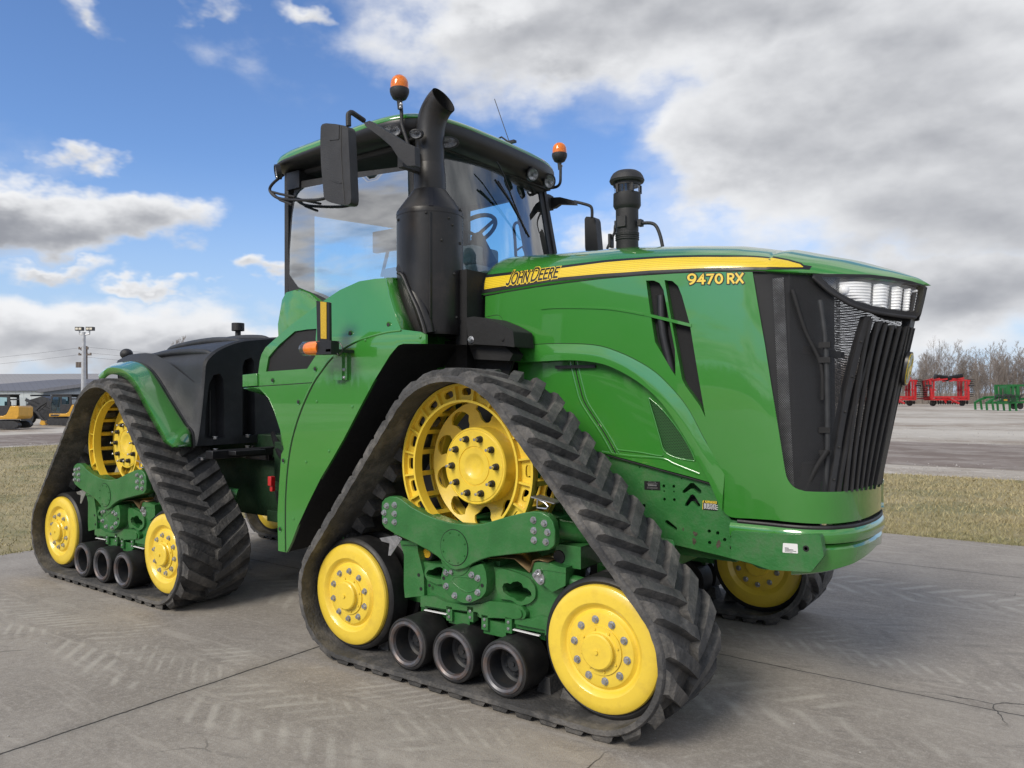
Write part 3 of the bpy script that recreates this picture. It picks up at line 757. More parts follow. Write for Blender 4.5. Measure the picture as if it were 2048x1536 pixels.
def stripe(mb, grow, off, m=0):
    a = np.array(st_top); b = np.array(st_bot); n = 90; t = np.linspace(0, 1, n); k = np.linspace(0, 1, len(a))
    A = np.stack([np.interp(t, k, a[:, 0]), np.interp(t, k, a[:, 1])], 1); B = np.stack([np.interp(t, k, b[:, 0]), np.interp(t, k, b[:, 1])], 1)
    b0 = len(mb.v); R = 6
    for i in range(n):
        for j in range(R+1):
            q = j/R; s = A[i, 0]*(1-q)+B[i, 0]*q; w = A[i, 1]*(1-q)+B[i, 1]*q
            w += grow*(1-2*q); s += (-grow*.9 if i == 0 else (grow*.9 if i == n-1 else 0))
            mb.v.append(HT(s, max(0, w), off)); mb.uv[len(mb.v)-1] = (s, q)
    for i in range(n-1):
        for j in range(R): c = b0+i*(R+1)+j; mb.f.append((c, c+R+1, c+R+2, c+1)); mb.m.append(m)
def stripe_mat():
    m = mat('stripe_yellow', (.83, .60, .03), .28, var=.03, coat=.5); nt = m.node_tree; L = nt.links; b = nt.nodes['Principled BSDF']
    src = b.inputs['Base Color'].links[0].from_socket; tc = nd(nt, 'ShaderNodeTexCoord'); sp = nd(nt, 'ShaderNodeSeparateXYZ'); L.new(tc.outputs['UV'], sp.inputs[0])
    w = nd(nt, 'ShaderNodeMath', operation='MULTIPLY'); w.inputs[1].default_value = 6.5; L.new(sp.outputs[1], w.inputs[0])
    f = nd(nt, 'ShaderNodeMath', operation='FRACT'); L.new(w.outputs[0], f.inputs[0])
    g = nd(nt, 'ShaderNodeMath', operation='GREATER_THAN'); g.inputs[1].default_value = .62; L.new(f.outputs[0], g.inputs[0])
    s2 = nd(nt, 'ShaderNodeMath', operation='MULTIPLY'); s2.inputs[1].default_value = .55; L.new(g.outputs[0], s2.inputs[0])
    mx = nd(nt, 'ShaderNodeMix', data_type='RGBA'); L.new(s2.outputs[0], mx.inputs['Factor']); L.new(src, mx.inputs[6]); mx.inputs[7].default_value = (.42, .27, .01, 1)
    L.new(mx.outputs[2], b.inputs['Base Color']); return m
def finish_uv(mb, name, m, parent, **k):
    uvs = dict(mb.uv); o = mb.build(name, m, parent, **k); me = o.data; ul = me.uv_layers.new(name='UVMap')
    for lp in me.loops: ul.data[lp.index].uv = uvs.get(lp.vertex_index, (0, 0))
    return o
mb = MB(); stripe(mb, .05, .0016); finish_uv(mb, 'stripe_border', 'black', hood_top)
mb = MB(); stripe(mb, .0, .0030); finish_uv(mb, 'hood_stripe', stripe_mat(), hood_top)

# ---------------------------------------------------------------- lettering
def text_mesh(txt, size=1.0, offset=0.0, space=1.0):
    cu = bpy.data.curves.new('t', 'FONT'); cu.body = txt; cu.size = size; cu.offset = offset; cu.space_character = space; cu.resolution_u = 5
    ob = bpy.data.objects.new('t', cu); COL.objects.link(ob); dg = bpy.context.evaluated_depsgraph_get()
    me = bpy.data.meshes.new_from_object(ob.evaluated_get(dg)); vs = [(v.co.x, v.co.y) for v in me.vertices]; fs = [tuple(p.vertices) for p in me.polygons]
    bpy.data.objects.remove(ob); bpy.data.curves.remove(cu); return vs, fs
def arc(cx, cy, rx, ry, a0, a1, n=14): return [(cx+rx*cos(radians(a0+(a1-a0)*i/n)), cy+ry*sin(radians(a0+(a1-a0)*i/n))) for i in range(n+1)]
GLY = {'J': (.42, [[(.40, 1), (.40, .22), (.36, .08), (.26, .0), (.12, .0), (.02, .05)]]), 'O': (.84, [arc(.42, .5, .42, .5, 0, 360, 26)]),
       'H': (.66, [[(0, 0), (0, 1)], [(.66, 0), (.66, 1)], [(0, .52), (.66, .52)]]), 'N': (.70, [[(0, 0), (0, 1)], [(.70, 0), (.70, 1)], [(0, 1), (.70, 0)]]),
       'D': (.74, [[(0, 0), (0, 1)], [(0, 1), (.26, 1)]+arc(.28, .5, .46, .5, 90, -90)+[(0, 0)]]), 'E': (.50, [[(0, 0), (0, 1)], [(0, 1), (.50, 1)], [(0, .52), (.44, .52)], [(0, 0), (.50, 0)]]),
       'R': (.56, [[(0, 0), (0, 1)], [(0, 1), (.26, 1)]+arc(.28, .74, .26, .26, 90, -90)+[(0, .48)], [(.26, .48), (.56, 0)]]),
       '9': (.64, [arc(.32, .68, .32, .32, 0, 360, 22), arc(.10, .66, .54, .66, 0, -78, 10)]), '4': (.66, [[(.48, 0), (.48, 1), (0, .30), (.66, .30)]]), '7': (.58, [[(0, 1), (.58, 1), (.16, 0)]]),
       '0': (.66, [arc(.33, .5, .33, .5, 0, 360, 24)]), 'X': (.66, [[(0, 0), (.66, 1)], [(0, 1), (.66, 0)]])}
def letters(txt, off):
    """stroke lettering; txt: list of (character, height); returns 2D ribbons, a layer number per ribbon and the row's length"""
    X = 0; out = []; k = 0
    for ch, h in txt:
        if ch == ' ': X += .34; continue
        w, strokes = GLY[ch]
        for st_ in strokes:
            st_ = dens(st_, .10, False)
            pts = [Vector((X+p[0]*h, p[1]*h)) for p in st_]; closed = len(pts) > 3 and (pts[0]-pts[-1]).length < 1e-3; n = len(pts); rib = []
            for i in range(n):
                a = pts[(i-1) if i else (n-2 if closed else 0)]; b = pts[(i+1) if i < n-1 else (1 if closed else n-1)]; d1 = (pts[i]-a); d2 = (b-pts[i])
                d1 = d1.normalized() if d1.length > 1e-6 else d2.normalized(); d2 = d2.normalized() if d2.length > 1e-6 else d1
                t = (d1+d2).normalized() if (d1+d2).length > .2 else d2; nn = Vector((-t.y, t.x)); c = max(.55, nn.dot(Vector((-d2.y, d2.x)))); e = pts[i].copy()
                if not closed and i == 0: e -= d2*off
                if not closed and i == n-1: e += d1*off
                rib.append((e+nn*off/c, e-nn*off/c))
            out.append((rib, k)); k = (k+1) % 4
        X += w*h+.30
    return out, X-.30
nm_a, nm_b = HI(1013, 571.5), HI(1114, 556)
def lay(txt, off, fn, name, mt, par):
    R_, X = letters(txt, off); mb = MB()
    for rib, k in R_:
        b0 = len(mb.v)
        for p, q in rib: mb.v += [fn(p.x/X, p.y, k*.00025), fn(q.x/X, q.y, k*.00025)]
        for i in range(len(rib)-1): mb.f.append((b0+2*i, b0+2*i+1, b0+2*i+3, b0+2*i+2)); mb.m.append(0)
    return mb.build(name, mt, par)
NAME = [('J', 1.28), ('O', 1), ('H', 1), ('N', 1), (' ', 1), ('D', 1.28), ('E', 1), ('E', 1), ('R', 1), ('E', 1)]
def fname(off): return lambda t, y, e: HT(nm_a[0]+(nm_b[0]-nm_a[0])*t, max(.001, nm_a[1]+(nm_b[1]-nm_a[1])*t+.012+y*.150), off+e)
lay(NAME, .19, fname(.0042), 'lettering_outline', 'yellow', hood_top); lay(NAME, .098, fname(.0062), 'brand_lettering', 'black', hood_top)
mdA, mdB, mdH = NI(1377, 568), NI(1486, 565), NI(1377, 548)
MODEL = [('9', 1.12), ('4', 1), ('7', 1), ('0', 1), (' ', 1), ('R', 1), ('X', 1)]
def fmodel(off): return lambda t, y, e: NS(mdA[0]+(mdB[0]-mdA[0])*t, mdA[1]+(mdB[1]-mdA[1])*t+y*(mdH[1]-mdA[1])*.84, off+e)
lay(MODEL, .21, fmodel(.0022), 'model_lettering_outline', 'black', hood_side); lay(MODEL, .115, fmodel(.0042), 'model_lettering', 'yellow', hood_side)
# ================================================================ lower body: inner panel, frame plate, bumper
IP = .860
mb = MB()
lower = [(1036, 722), (1078, 716), (1145, 714), (1198, 718), (1233, 730), (1277, 756), (1315, 790), (1347, 828), (1378, 876), (1403, 921), (1424, 966), (1380, 953), (1320, 937), (1270, 923), (1215, 908), (1130, 884), (1036, 860)]
tri = [(1297, 798), (1303, 800), (1328, 823), (1357, 860), (1378, 893), (1389, 918), (1386, 922), (1350, 915), (1328, 902), (1320, 878), (1308, 836)]
plate(mb, lower, IP, .012, holes=(tri,), step=.1)
inner = mb.build('engine_side_panel', 'green', ROOT)
mb = MB()
rim = [tuple(P(u, v, y=IP)[[0, 2]]) for u, v in tri]; L = smooth_poly(rim, 3); L.append(L[0])
mb.tube([(x, IP+.002, z) for x, z in L], .006, 8)
seam = [(1148, 722), (1153, 746), (1160, 775), (1168, 802), (1185, 830), (1210, 868), (1231, 906)]
def ridge(mb, pts, y, r, m=0, dx=0): mb.tube([tuple(P(u+dx, v, y=y)) for u, v in smooth_poly(pts, 5, False)], r, 10, m)
ridge(mb, seam, IP+.005, .010, dx=-7); ridge(mb, seam, IP+.005, .009, dx=7)
ridge(mb, [(1205, 904), (1260, 912), (1325, 917), (1350, 928), (1400, 948)], IP+.009, .013)
ridge(mb, [(1236, 900), (1280, 905), (1322, 912), (1326, 906)], IP, .006)
mb.build('panel_ridge', 'green', inner, ang=60)
mb = MB(); ridge(mb, seam, IP-.001, .0035); ridge(mb, [(1215, 911), (1320, 940), (1421, 968)], IP-.006, .005)
mb.build('panel_seam', 'black_matte', inner)
mb = MB(); patch(mb, [tuple(P(u, v, y=IP+.008)[[0, 2]]) for u, v in tri], lambda a, b: (a, IP+.008, b), (), .2, 0, grid=False)
mb.build('side_mesh', 'perf_green', inner, uv=lambda c: (c.x, c.z))
mb = MB()
for dx in (-.06, .0, .07): mb.cyl(tuple(P(1335, 820, y=IP+.10)+np.array([dx, 0, 0])), tuple(P(1372, 925, y=IP+.10)+np.array([dx*1.2, 0, 0])), .022, 12)
mb.box(tuple(P(1350, 870, y=IP+.22)), (.5, .02, .6), 1); mb.build('hose_behind_mesh', ['radiator', 'black_matte'], inner)
# latch strip under the hood lip
mb = MB(); mb.box((-.42, IP-.014, 1.915), (.30, .02, .02)); mb.build('hood_latch', 'black', inner)
# frame side plate with its cut-outs
FP = .872
q4 = lambda pts: Q(5.12, 1200, 880, pts)
def circ_px(cx, cy, rx, ry, n=14): return [(cx+rx*cos(2*pi*i/n), cy+ry*sin(2*pi*i/n)) for i in range(n)]
holes = [circ_px(*c) for c in ((653, 471, 14, 17), (755, 475, 14, 17), (657, 524, 8, 9), (758, 529, 8, 9), (660, 607, 14, 17), (761, 612, 14, 17), (405, 279, 7, 8), (833, 394, 7, 8), (1118, 934, 18, 19), (1205, 953, 18, 19), (1277, 1021, 18, 19), (1353, 992, 18, 19), (1415, 1061, 18, 19), (1345, 1104, 18, 19), (1122, 1051, 18, 19), (1211, 1069, 18, 19), (452, 672, 16, 18))]
holes += [[(845, 520), (925, 440), (960, 440), (1038, 515), (1038, 545), (1015, 550), (950, 500), (930, 500), (865, 545), (845, 540)], [(870, 655), (925, 565), (950, 555), (970, 570), (1025, 660), (1025, 682), (1000, 682), (955, 630), (935, 630), (895, 682), (872, 675)], [(665, 840), (670, 822), (695, 820), (785, 895), (790, 915), (775, 925), (680, 865)]]
holes = [q4(h) for h in holes]
fr_out = [(1110, 870), (1215, 908), (1320, 938), (1421, 966), (1440, 1000), (1462, 1040), (1520, 1048), (1560, 1060), (1590, 1110), (1575, 1142), (1530, 1139), (1516, 1136), (1503, 1128), (1444, 1112), (1339, 1087), (1250, 1068), (1130, 1060)]
mb = MB(); plate(mb, fr_out, FP, .022, holes=holes, step=.2)
fp = mb.build('frame_side_plate', 'green_cast', ROOT)
mb = MB(); mb.box((.30, FP+.16, 1.05), (1.5, .02, .42)); mb.cyl((-.05, FP+.05, 1.10), (.6, FP+.10, 1.10), .03)
mb.build('frame_inside', 'black_matte', fp)
mb = MB(); patch(mb, [tuple(P(u, v, y=FP-.003)[[0, 2]]) for u, v in q4([(452, 420), (612, 425), (617, 514), (455, 508)])], lambda a, b: (a, FP-.003, b), (), .3, .002, (0, 1, 0), 0, grid=False)
def flat_text(mb, txt, ctr, h, m, yoff, wscale=1.0):
    vs, fs = text_mesh(txt, 1.0); x0 = min(v[0] for v in vs); x1 = max(v[0] for v in vs); y0 = min(v[1] for v in vs)
    mb.add([(ctr[0]+(x-(x0+x1)/2)*h*wscale, ctr[1]-yoff, ctr[2]+(y-y0-.35)*h) for x, y in vs], fs, m)
c = P(*q4([(535, 468)])[0], y=FP-.003)
mb.box((c[0], FP-.0036, c[2]+.003), (.058, .001, .009), 1)
flat_text(mb, 'JOHN DEERE', (c[0], FP-.003, c[2]+.020), .009, 1, .0008)
for dz in (.013, -.010, -.016): mb.box((c[0], FP-.0036, c[2]+dz), (.07, .001, .0022), 1)
flat_text(mb, 'RX', (c[0], FP-.003, c[2]-.024), .006, 1, .0008)
mb.build('type_plate', ['black', 'steel'], fp)
mb = MB(); lb = q4([(1052, 618), (1196, 628), (1197, 722), (1048, 712)]); LBm = [tuple(P(u, v, y=FP-.003)[[0, 2]]) for u, v in lb]
patch(mb, round_poly(LBm, .006), lambda a, b: (a, FP-.003, b), (), .3, .002, (0, 1, 0), 0, grid=False)
c = P(*q4([(1122, 668)])[0], y=FP-.003); mb.box((c[0]+.002, FP-.0037, c[2]-.008), (.084, .001, .040), 1)
flat_text(mb, 'CAUTION', (c[0]+.006, FP-.003, c[2]+.020), .017, 1, .0010, 1.1)
mb.add([(c[0]-.038, FP-.0042, c[2]+.014), (c[0]-.024, FP-.0042, c[2]+.014), (c[0]-.031, FP-.0042, c[2]+.027)], [(0, 1, 2)], 1)
rn = random.Random(5)
for i in range(6):
    x = -.036
    while x < .034:
        w = rn.uniform(.006, .018); 
        mb.box((c[0]+.002+x+w/2, FP-.0044, c[2]+.007-i*.0055), (w, .001, .0026), 2); x += w+.004
mb.build('caution_label', ['yellow', 'black', 'white'], fp)
mb = MB()
M['rust'] = mat('bare_rust', (.055, .045, .03), .7, var=.5, vscale=60)
for (u, v, s_) in ((975, 965, .014), (960, 1040, .018), (1215, 1072, .017), (850, 912, .007)):
    p = P(*q4([(u, v)])[0], y=FP-.001); L = [(p[0]+s_*rn.uniform(.4, 1.2)*cos(2*pi*i/9), p[2]+1.6*s_*rn.uniform(.4, 1.2)*sin(2*pi*i/9)) for i in range(9)]
    mb = MB(); patch(mb, L, lambda a, b: (a, FP-.001, b), (), .3, 0, grid=False); mb.build('paint_chip', M['rust'], fp)
# lower bumper block wrapped round the nose
def vband(mb, prof, s0, s1, n, lift=None, m=0, zf=None):
    """sweep a closed profile of (offset, z) along the skin from s0 to s1"""
    b0 = len(mb.v); K = len(prof)
    for i in range(n+1):
        s = s0+(s1-s0)*i/n
        for o, z in prof:
            zz = z if zf is None else zf(s, z)
            p = NS(s, max(1.0, min(zz, 1.19)), o); mb.v.append((p[0], p[1], zz))
    for i in range(n):
        for k in range(K): k2 = (k+1) % K; mb.f.append((b0+i*K+k, b0+(i+1)*K+k, b0+(i+1)*K+k2, b0+i*K+k2)); mb.m.append(m)
    mb.f.append(tuple(b0+k for k in range(K))); mb.m.append(m); mb.f.append(tuple(b0+n*K+k for k in range(K))); mb.m.append(m)
mb = MB()
def zf(s, z):
    q_ = abs(s-3); return z+(.10*max(0, 1-q_/.9) if z < .85 else 0)
vband(mb, [(-.015, .919), (-.004, .908), (.004, .895), (.004, .80), (-.002, .752), (-.02, .742), (-.25, .76), (-.25, .919)], 2.13, 3.87, 60, zf=zf)
lowb = mb.build('lower_bumper', 'green', ROOT, ang=30)
mb = MB()
plate(mb, [(1462, 1062), (1548, 1068), (1640, 1070), (1642, 1080), (1648, 1112), (1622, 1144), (1598, 1143), (1540, 1140), (1500, 1126), (1462, 1117)], .800, .06, r=.012, step=.2)
mb.lathe([(.016, .0), (.016, -.003), (.009, -.003), (.009, .01), (.0001, .01)], P(1612, 1097, y=.800), 'y', 20, 1)
mb.build('bumper_side_plate', ['green_cast', 'black_matte'], ROOT, bevel=.003)
mb = MB(); wl_ = [tuple(P(u, v, y=.7975)[[0, 2]]) for u, v in ((1566, 1086), (1595, 1088), (1596, 1107), (1565, 1105))]
patch(mb, round_poly(wl_, .005), lambda a, b: (a, .7975, b), (), .3, .002, (0, 1, 0), 0, grid=False)
c = P(1578, 1095, y=.797)
for i, (w, h) in enumerate(((.020, .0035), (.045, .0025), (.060, .0025), (.040, .0018))): mb.box((c[0]-.022+w/2, .7968, c[2]-.004-i*.0065), (w, .001, h), 1)
mb.build('stock_label', ['white', 'black'], ROOT)
# bumper slab
mb = MB()
vband(mb, [(-.06, 1.003), (.006, 1.003), (.018, .988), (.020, .975), (.020, .945), (.014, .930), (-.06, .922)], 1.76, 4.24, 110)
slab = mb.build('bumper_slab', 'green', ROOT, ang=30)
mb = MB(); vband(mb, [(-.03, 1.022), (.003, 1.022), (.007, 1.014), (.005, 1.003), (-.03, 1.003)], 1.80, 4.20, 80); mb.build('bumper_seal', 'rubber_dark', slab)
mb = MB(); strip(mb, [(s, zb_front+.010) for s in np.linspace(1.95, 2.0, 3)], .01, .001, .001)

# ================================================================ nose: grille, fins, headlights, badge, radiator
zL = grS[-1][1]
def zlip(s): return zL+.0
side_o = [(s, z) for s, z in grS]
goff = -.014
mb = MB()
loop = [(grS[0][0]-.02, ze(1.9)+.0)]+[(s-.01, z) for s, z in grS[1:]]+[(2.52, zL-.01), (2.52, ze(2.5)+.005)]
patch(mb, loop, lambda s, z: NS(s, z, goff), (), .08, 0)
gs = mb.build('side_grille_mesh', 'perf_fine', ROOT, uv=lambda c: (c.x*.6+c.y*.8, c.z)); mb = MB()
patch(mb, [(6-s, z) for s, z in loop], lambda s, z: NS(s, z, goff), (), .08, 0)
gs = mb.build('side_grille_mesh', 'perf_fine', ROOT, uv=lambda c: (c.x*.6+c.y*.8, c.z))
mb = MB(); patch(mb, [(2.50, zL-.01), (3.0, zL-.01), (3.5, zL-.01), (3.5, ze(3.5)), (3.0, ze(3)), (2.50, ze(2.5))], lambda s, z: NS(s, z, -.022), (), .08, 0)
gf = mb.build('front_grille_mesh', 'perf', ROOT, uv=lambda c: (c.x*.6+c.y*.8, c.z))
# fins: from under the headlight down to the lip
mb = MB()
def NSf(s, z, o): return NS(s, z, o)
fin = [((1742, 640), (1693, 983)), ((1757, 645), (1703, 983)), ((1772, 648), (1713, 982)), ((1786, 650), (1722, 981)), ((1800, 652), (1731, 980)), ((1812, 653), (1740, 979)), ((1823, 655), (1748, 978))]
fin_s = []
for a, b in fin:
    sa, sb = NI(*a), NI(*b); fin_s.append((sa, sb))
    for mirror in (0, 1):
        b0 = len(mb.v); n = 14
        for i in range(n+1):
            t = i/n; s = sa[0]*(1-t)+sb[0]*t; z = sa[1]*(1-t)+sb[1]*t; w = .0075
            if mirror: s = 6-s
            for ds, o in ((-w, -.018), (-w*.9, .008), (w*.9, .008), (w, -.018)): mb.v.append(NS(s+ds, z, o))
        for i in range(n):
            for k in range(3): c_ = b0+i*4+k; mb.f.append((c_, c_+4, c_+5, c_+1)); mb.m.append(0)
mb.build('grille_fin', 'plastic', ROOT)
# corner post and centre post
mb = MB()
def post(mb, pa, pb, w, o0, o1, mirror=True, ends=None):
    for mi in ((0, 1) if mirror else (0,)):
        b0 = len(mb.v); n = 16
        for i in range(n+1):
            t = i/n; s = pa[0]*(1-t)+pb[0]*t; z = pa[1]*(1-t)+pb[1]*t; ww = w if isinstance(w, float) else w[0]*(1-t)+w[1]*t
            if mi: s = 6-s
            for ds, o in ((-ww, o0), (-ww*.92, o1), (ww*.92, o1), (ww, o0)): mb.v.append(NS(s+ds, z, o))
        for i in range(n):
            for k in range(4): k2 = (k+1) % 4; c_ = b0+i*4; mb.f.append((c_+k, c_+4+k, c_+4+k2, c_+k2)); mb.m.append(0)
post(mb, NI(1738, 632), NI(1668, 985), (.020, .022), -.05, -.004)
post(mb, NI(1764, 642), NI(1682, 985), (.010, .012), -.05, -.002)
post(mb, (3.0, 2.30), (3.0, zL), (.085, .075), -.04, .012, mirror=False)
gp = mb.build('grille_post', 'plastic', ROOT)
mb = MB()
for t in (.15, .35, .55, .75, .93):
    a, b = NI(1738, 632), NI(1668, 985); s = a[0]*(1-t)+b[0]*t; z = a[1]*(1-t)+b[1]*t; p = NS(s, z, -.002); mb.sphere(p, .007, 8)
mb.build('grille_screw', 'dark_steel', gp)
# radiator box, strip and pipes behind the side mesh
mb = MB()
mb.box((.70, YC, 1.80), (.46, .99, 1.22), 0)
rad = mb.build('radiator', 'radiator', ROOT, bevel=.01)
mb = MB(); a = P(1556, 556, y=.910); b = P(1577, 980, y=.910); mb.bar(a, b, .062, .005, up=(0, 1, 0)); mb.build('radiator_strip', 'alu', rad)
mb = MB()
mb.box((.99, YC, 1.98), (.04, .80, .04), 1)
mb.tube([P(1640, 600, y=.93), P(1652, 700, y=.93), P(1655, 880, y=.93), P(1650, 985, y=.93)], .014, 12, 0, 4)
mb.tube([P(1585, 580, y=.90), P(1610, 660, y=.91), P(1642, 730, y=.93), P(1645, 800, y=.93)], .013, 12, 1, 4)
mb.tube([P(1655, 900, y=.9), P(1630, 940, y=.88), P(1610, 985, y=.88)], .014, 12, 1, 4)
for v in (690, 720, 860, 905): mb.box(P(1650, v, y=.925), (.06, .03, .03), 1)
mb.box((1.02, YC, 1.30), (.10, .9, .10), 1)
mb.build('radiator_hose', ['radiator', 'black_matte'], rad)
# headlights
zq = lambda pts: Q(3.657, 1480, 480, pts)
hl = zq([(528, 254), (700, 252), (940, 256), (1100, 275), (1240, 305), (1322, 332), (1334, 345), (1318, 440), (1296, 540), (1270, 568), (1190, 560), (1080, 545), (940, 520), (820, 480), (720, 425), (640, 372), (570, 310), (525, 268)])
lens = zq([(582, 275), (740, 275), (940, 280), (1100, 297), (1240, 324), (1324, 345), (1304, 440), (1280, 530), (1262, 532), (1100, 512), (960, 486), (850, 456), (740, 404), (660, 346)])
hlS = NIs(hl); lnS = NIs(lens)
HLs = []
mb = MB(); patch(mb, hlS, lambda s, z: NS(s, z, .020), (lnS,), .04, .03); 
brow = [(6-0, 0)]
hl_o = mb.build('headlight', 'black', ROOT, ang=50)
mb = MB()
low = [p for p in hlS[9:]]; r3 = [NS(s, z-.002, .016) for s, z in smooth_poly(low, 4, False)]
mb.tube(r3, [.004]+[.011]*(len(r3)-2)+[.004], 10); mb.build('headlight_surround', 'plastic', hl_o)
mb = MB(); lp = dens(lnS, .04); b0 = len(mb.v); n = len(lp)
for s, z in lp: mb.v.append(NS(s, z, .018)); mb.v.append(NS(s, z, -.030))
for i in range(n): j = (i+1) % n; mb.f.append((b0+2*i, b0+2*j, b0+2*j+1, b0+2*i+1)); mb.m.append(0)
patch(mb, lnS, lambda s, z: NS(s, z, -.030), (), .05, .004, m=1)
# ribbed reflector cells
cells = [zq([(725, 300), (975, 305), (965, 482), (850, 452), (725, 390)]), zq([(990, 315), (1110, 325), (1090, 508), (985, 485)]), zq([(1125, 335), (1210, 345), (1190, 520), (1120, 512)]), zq([(1218, 350), (1265, 355), (1245, 525), (1205, 520)]), zq([(1275, 358), (1308, 362), (1270, 528), (1255, 526)])]
for cp in cells:
    cs = NIs(cp); c0 = np.mean(cs, 0); s0 = min(p[0] for p in cs); s1 = max(p[0] for p in cs)
    z0 = min(p[1] for p in cs); z1 = max(p[1] for p in cs); nz = 16
    b0 = len(mb.v); nr = 0
    ly = dens(cs, 10)
    for k in range(nz+1):
        z = z0+.004+(z1-z0-.008)*k/nz
        # clip s-range of the cell at this height
        xs = []
        for i in range(len(cs)):
            a, b = cs[i], cs[(i+1) % len(cs)]
            if (a[1]-z)*(b[1]-z) < 0: xs.append(a[0]+(b[0]-a[0])*(z-a[1])/(b[1]-a[1]))
        if len(xs) < 2: continue
        xa, xb = min(xs), max(xs)
        for j in range(9):
            t = j/8; dep = -.022+.026*sin(pi*t)+(.005 if k % 2 else 0)
            mb.v.append(NS(xa+(xb-xa)*t, z, dep))
        nr += 1
    for k in range(nr-1):
        for j in range(8): c_ = b0+k*9+j; mb.f.append((c_, c_+9, c_+10, c_+1)); mb.m.append(1)
pl = NI(*zq([(772, 365)])[0]); pc = NS(pl[0], pl[1], -.018)
mb.sphere(pc, .030, 20, 1)
for t in ((600, 292), (625, 300), (700, 296), (720, 310), (700, 360)): pass
patch(mb, NIs(zq([(598, 292), (715, 296), (715, 385), (660, 342)])), lambda s, z: NS(s, z, -.02), (), .05, .002, m=1)
mb.build('headlight_reflector', ['black', 'chrome'], hl_o, ang=25)
mb = MB(); patch(mb, lnS, lambda s, z: NS(s, z, .021), (), .05, 0); mb.build('headlight_lens', 'glass_clear', hl_o)
c = hl_o.copy(); COL.objects.link(c); c.scale.y = -1; c.location = (hl_o.location.x, YC, 0)
for ch in list(hl_o.children): d = ch.copy(); COL.objects.link(d); d.parent = c
# badge on the centre post
bx = NS(3.0, 1.875, .012); mb = MB()
th = atan2(1.51-1.29, 1.19)
def oval(r0, r1, n=28): return [(r0*abs(cos(2*pi*i/n))**.75*(1 if cos(2*pi*i/n) > 0 else -1), r1*abs(sin(2*pi*i/n))**.75*(1 if sin(2*pi*i/n) > 0 else -1)) for i in range(n)]
def badge_layer(mb, ov, o0, o1, m):
    b0 = len(mb.v); n = len(ov)
    for o in (o0, o1):
        for a, b in ov: mb.v.append((bx[0]+o*cos(th)+b*sin(th), YC+a, bx[2]-o*sin(th)+b*cos(th)))
    for i in range(n): j = (i+1) % n; mb.f.append((b0+i, b0+j, b0+n+j, b0+n+i)); mb.m.append(m)
    mb.f.append(tuple(b0+n+i for i in range(n))); mb.m.append(m)
badge_layer(mb, oval(.085, .098), -.004, .012, 0); badge_layer(mb, oval(.076, .089), .0, .015, 1); badge_layer(mb, oval(.071, .083), .0, .017, 2)
deer = [(-.05, -.02), (-.035, .01), (-.01, .018), (.015, .012), (.03, .03), (.028, .06), (.038, .04), (.045, .062), (.047, .035), (.056, .03), (.048, .022), (.036, .0), (.042, -.02), (.055, -.03), (.035, -.03), (.024, -.012), (-.012, -.012), (-.02, -.04), (-.035, -.06), (-.03, -.03), (-.045, -.045)]
b0 = len(mb.v)
for o in (.012, .0195):
    for a, b in deer: mb.v.append((bx[0]+o*cos(th)+b*sin(th), YC+a, bx[2]-o*sin(th)+b*cos(th)))
nn = len(deer); mb.f.append(tuple(b0+nn+i for i in range(nn))); mb.m.append(1)
for i in range(nn): j = (i+1) % nn; mb.f.append((b0+i, b0+j, b0+nn+j, b0+nn+i)); mb.m.append(1)
M['badge_green'] = mat('badge_green', (.01, .10, .02), .25, coat=.5)
mb.build('badge', ['black', 'yellow', 'badge_green'], ROOT, ang=40)
# ================================================================ engine/chassis core hidden behind the tracks
def mir(y): return 2*YC-y
def xz(pts, y): return [tuple(P(u, v, y=y)[[0, 2]]) for u, v in pts]
mb = MB()
mb.box((-.35, YC, 1.05), (1.9, .90, .60)); mb.box((-1.6, YC, .95), (1.9, .9, .7)); mb.box((-.3, YC, 1.75), (1.5, 1.0, .9), 1)
mb.cyl((XD, .35, ZD), (XD, mir(.35), ZD), .20, 28); mb.box((XD, YC, .80), (.5, 2.2, .30)); mb.box((-.05, YC, .70), (.18, 1.6, .25))
core = mb.build('front_chassis', ['green_cast', 'black_matte'], ROOT, bevel=.01)
mb = MB()
mb.box((-3.05, YC, .95), (.9, .55, .8)); mb.box((-4.6, YC, 1.0), (2.6, .95, .75)); mb.cyl((XD+LR, .35, ZD), (XD+LR, mir(.35), ZD), .20, 28); mb.box((XD+LR, YC, .80), (.5, 2.2, .3))
mb.cyl((-3.0, YC, .45), (-3.0, YC, 1.5), .16, 20); mb.box((-3.0, 1.75, .72), (1.5, .5, .62)); mb.cyl((-2.7, 1.0, .95), (-3.6, 1.0, .95), .055, 14); mb.box((-2.9, 1.05, .62), (.8, .25, .10)); mb.box((-2.62, 1.0, 1.05), (.22, .3, .5))
mb.box((-3.35, .95, 1.15), (.35, .25, .35)); mb.cyl((-3.3, .85, .7), (-2.6, .85, .9), .04, 12)
rc = mb.build('rear_chassis', 'chassis', ROOT, bevel=.01)
mb = MB(); mb.box(P(543, 962, x=-2.66), (.04, .04, .07)); mb.box(P(545, 976, x=-2.66), (.03, .03, .05)); mb.build('coupler_block', 'red', rc, bevel=.004)

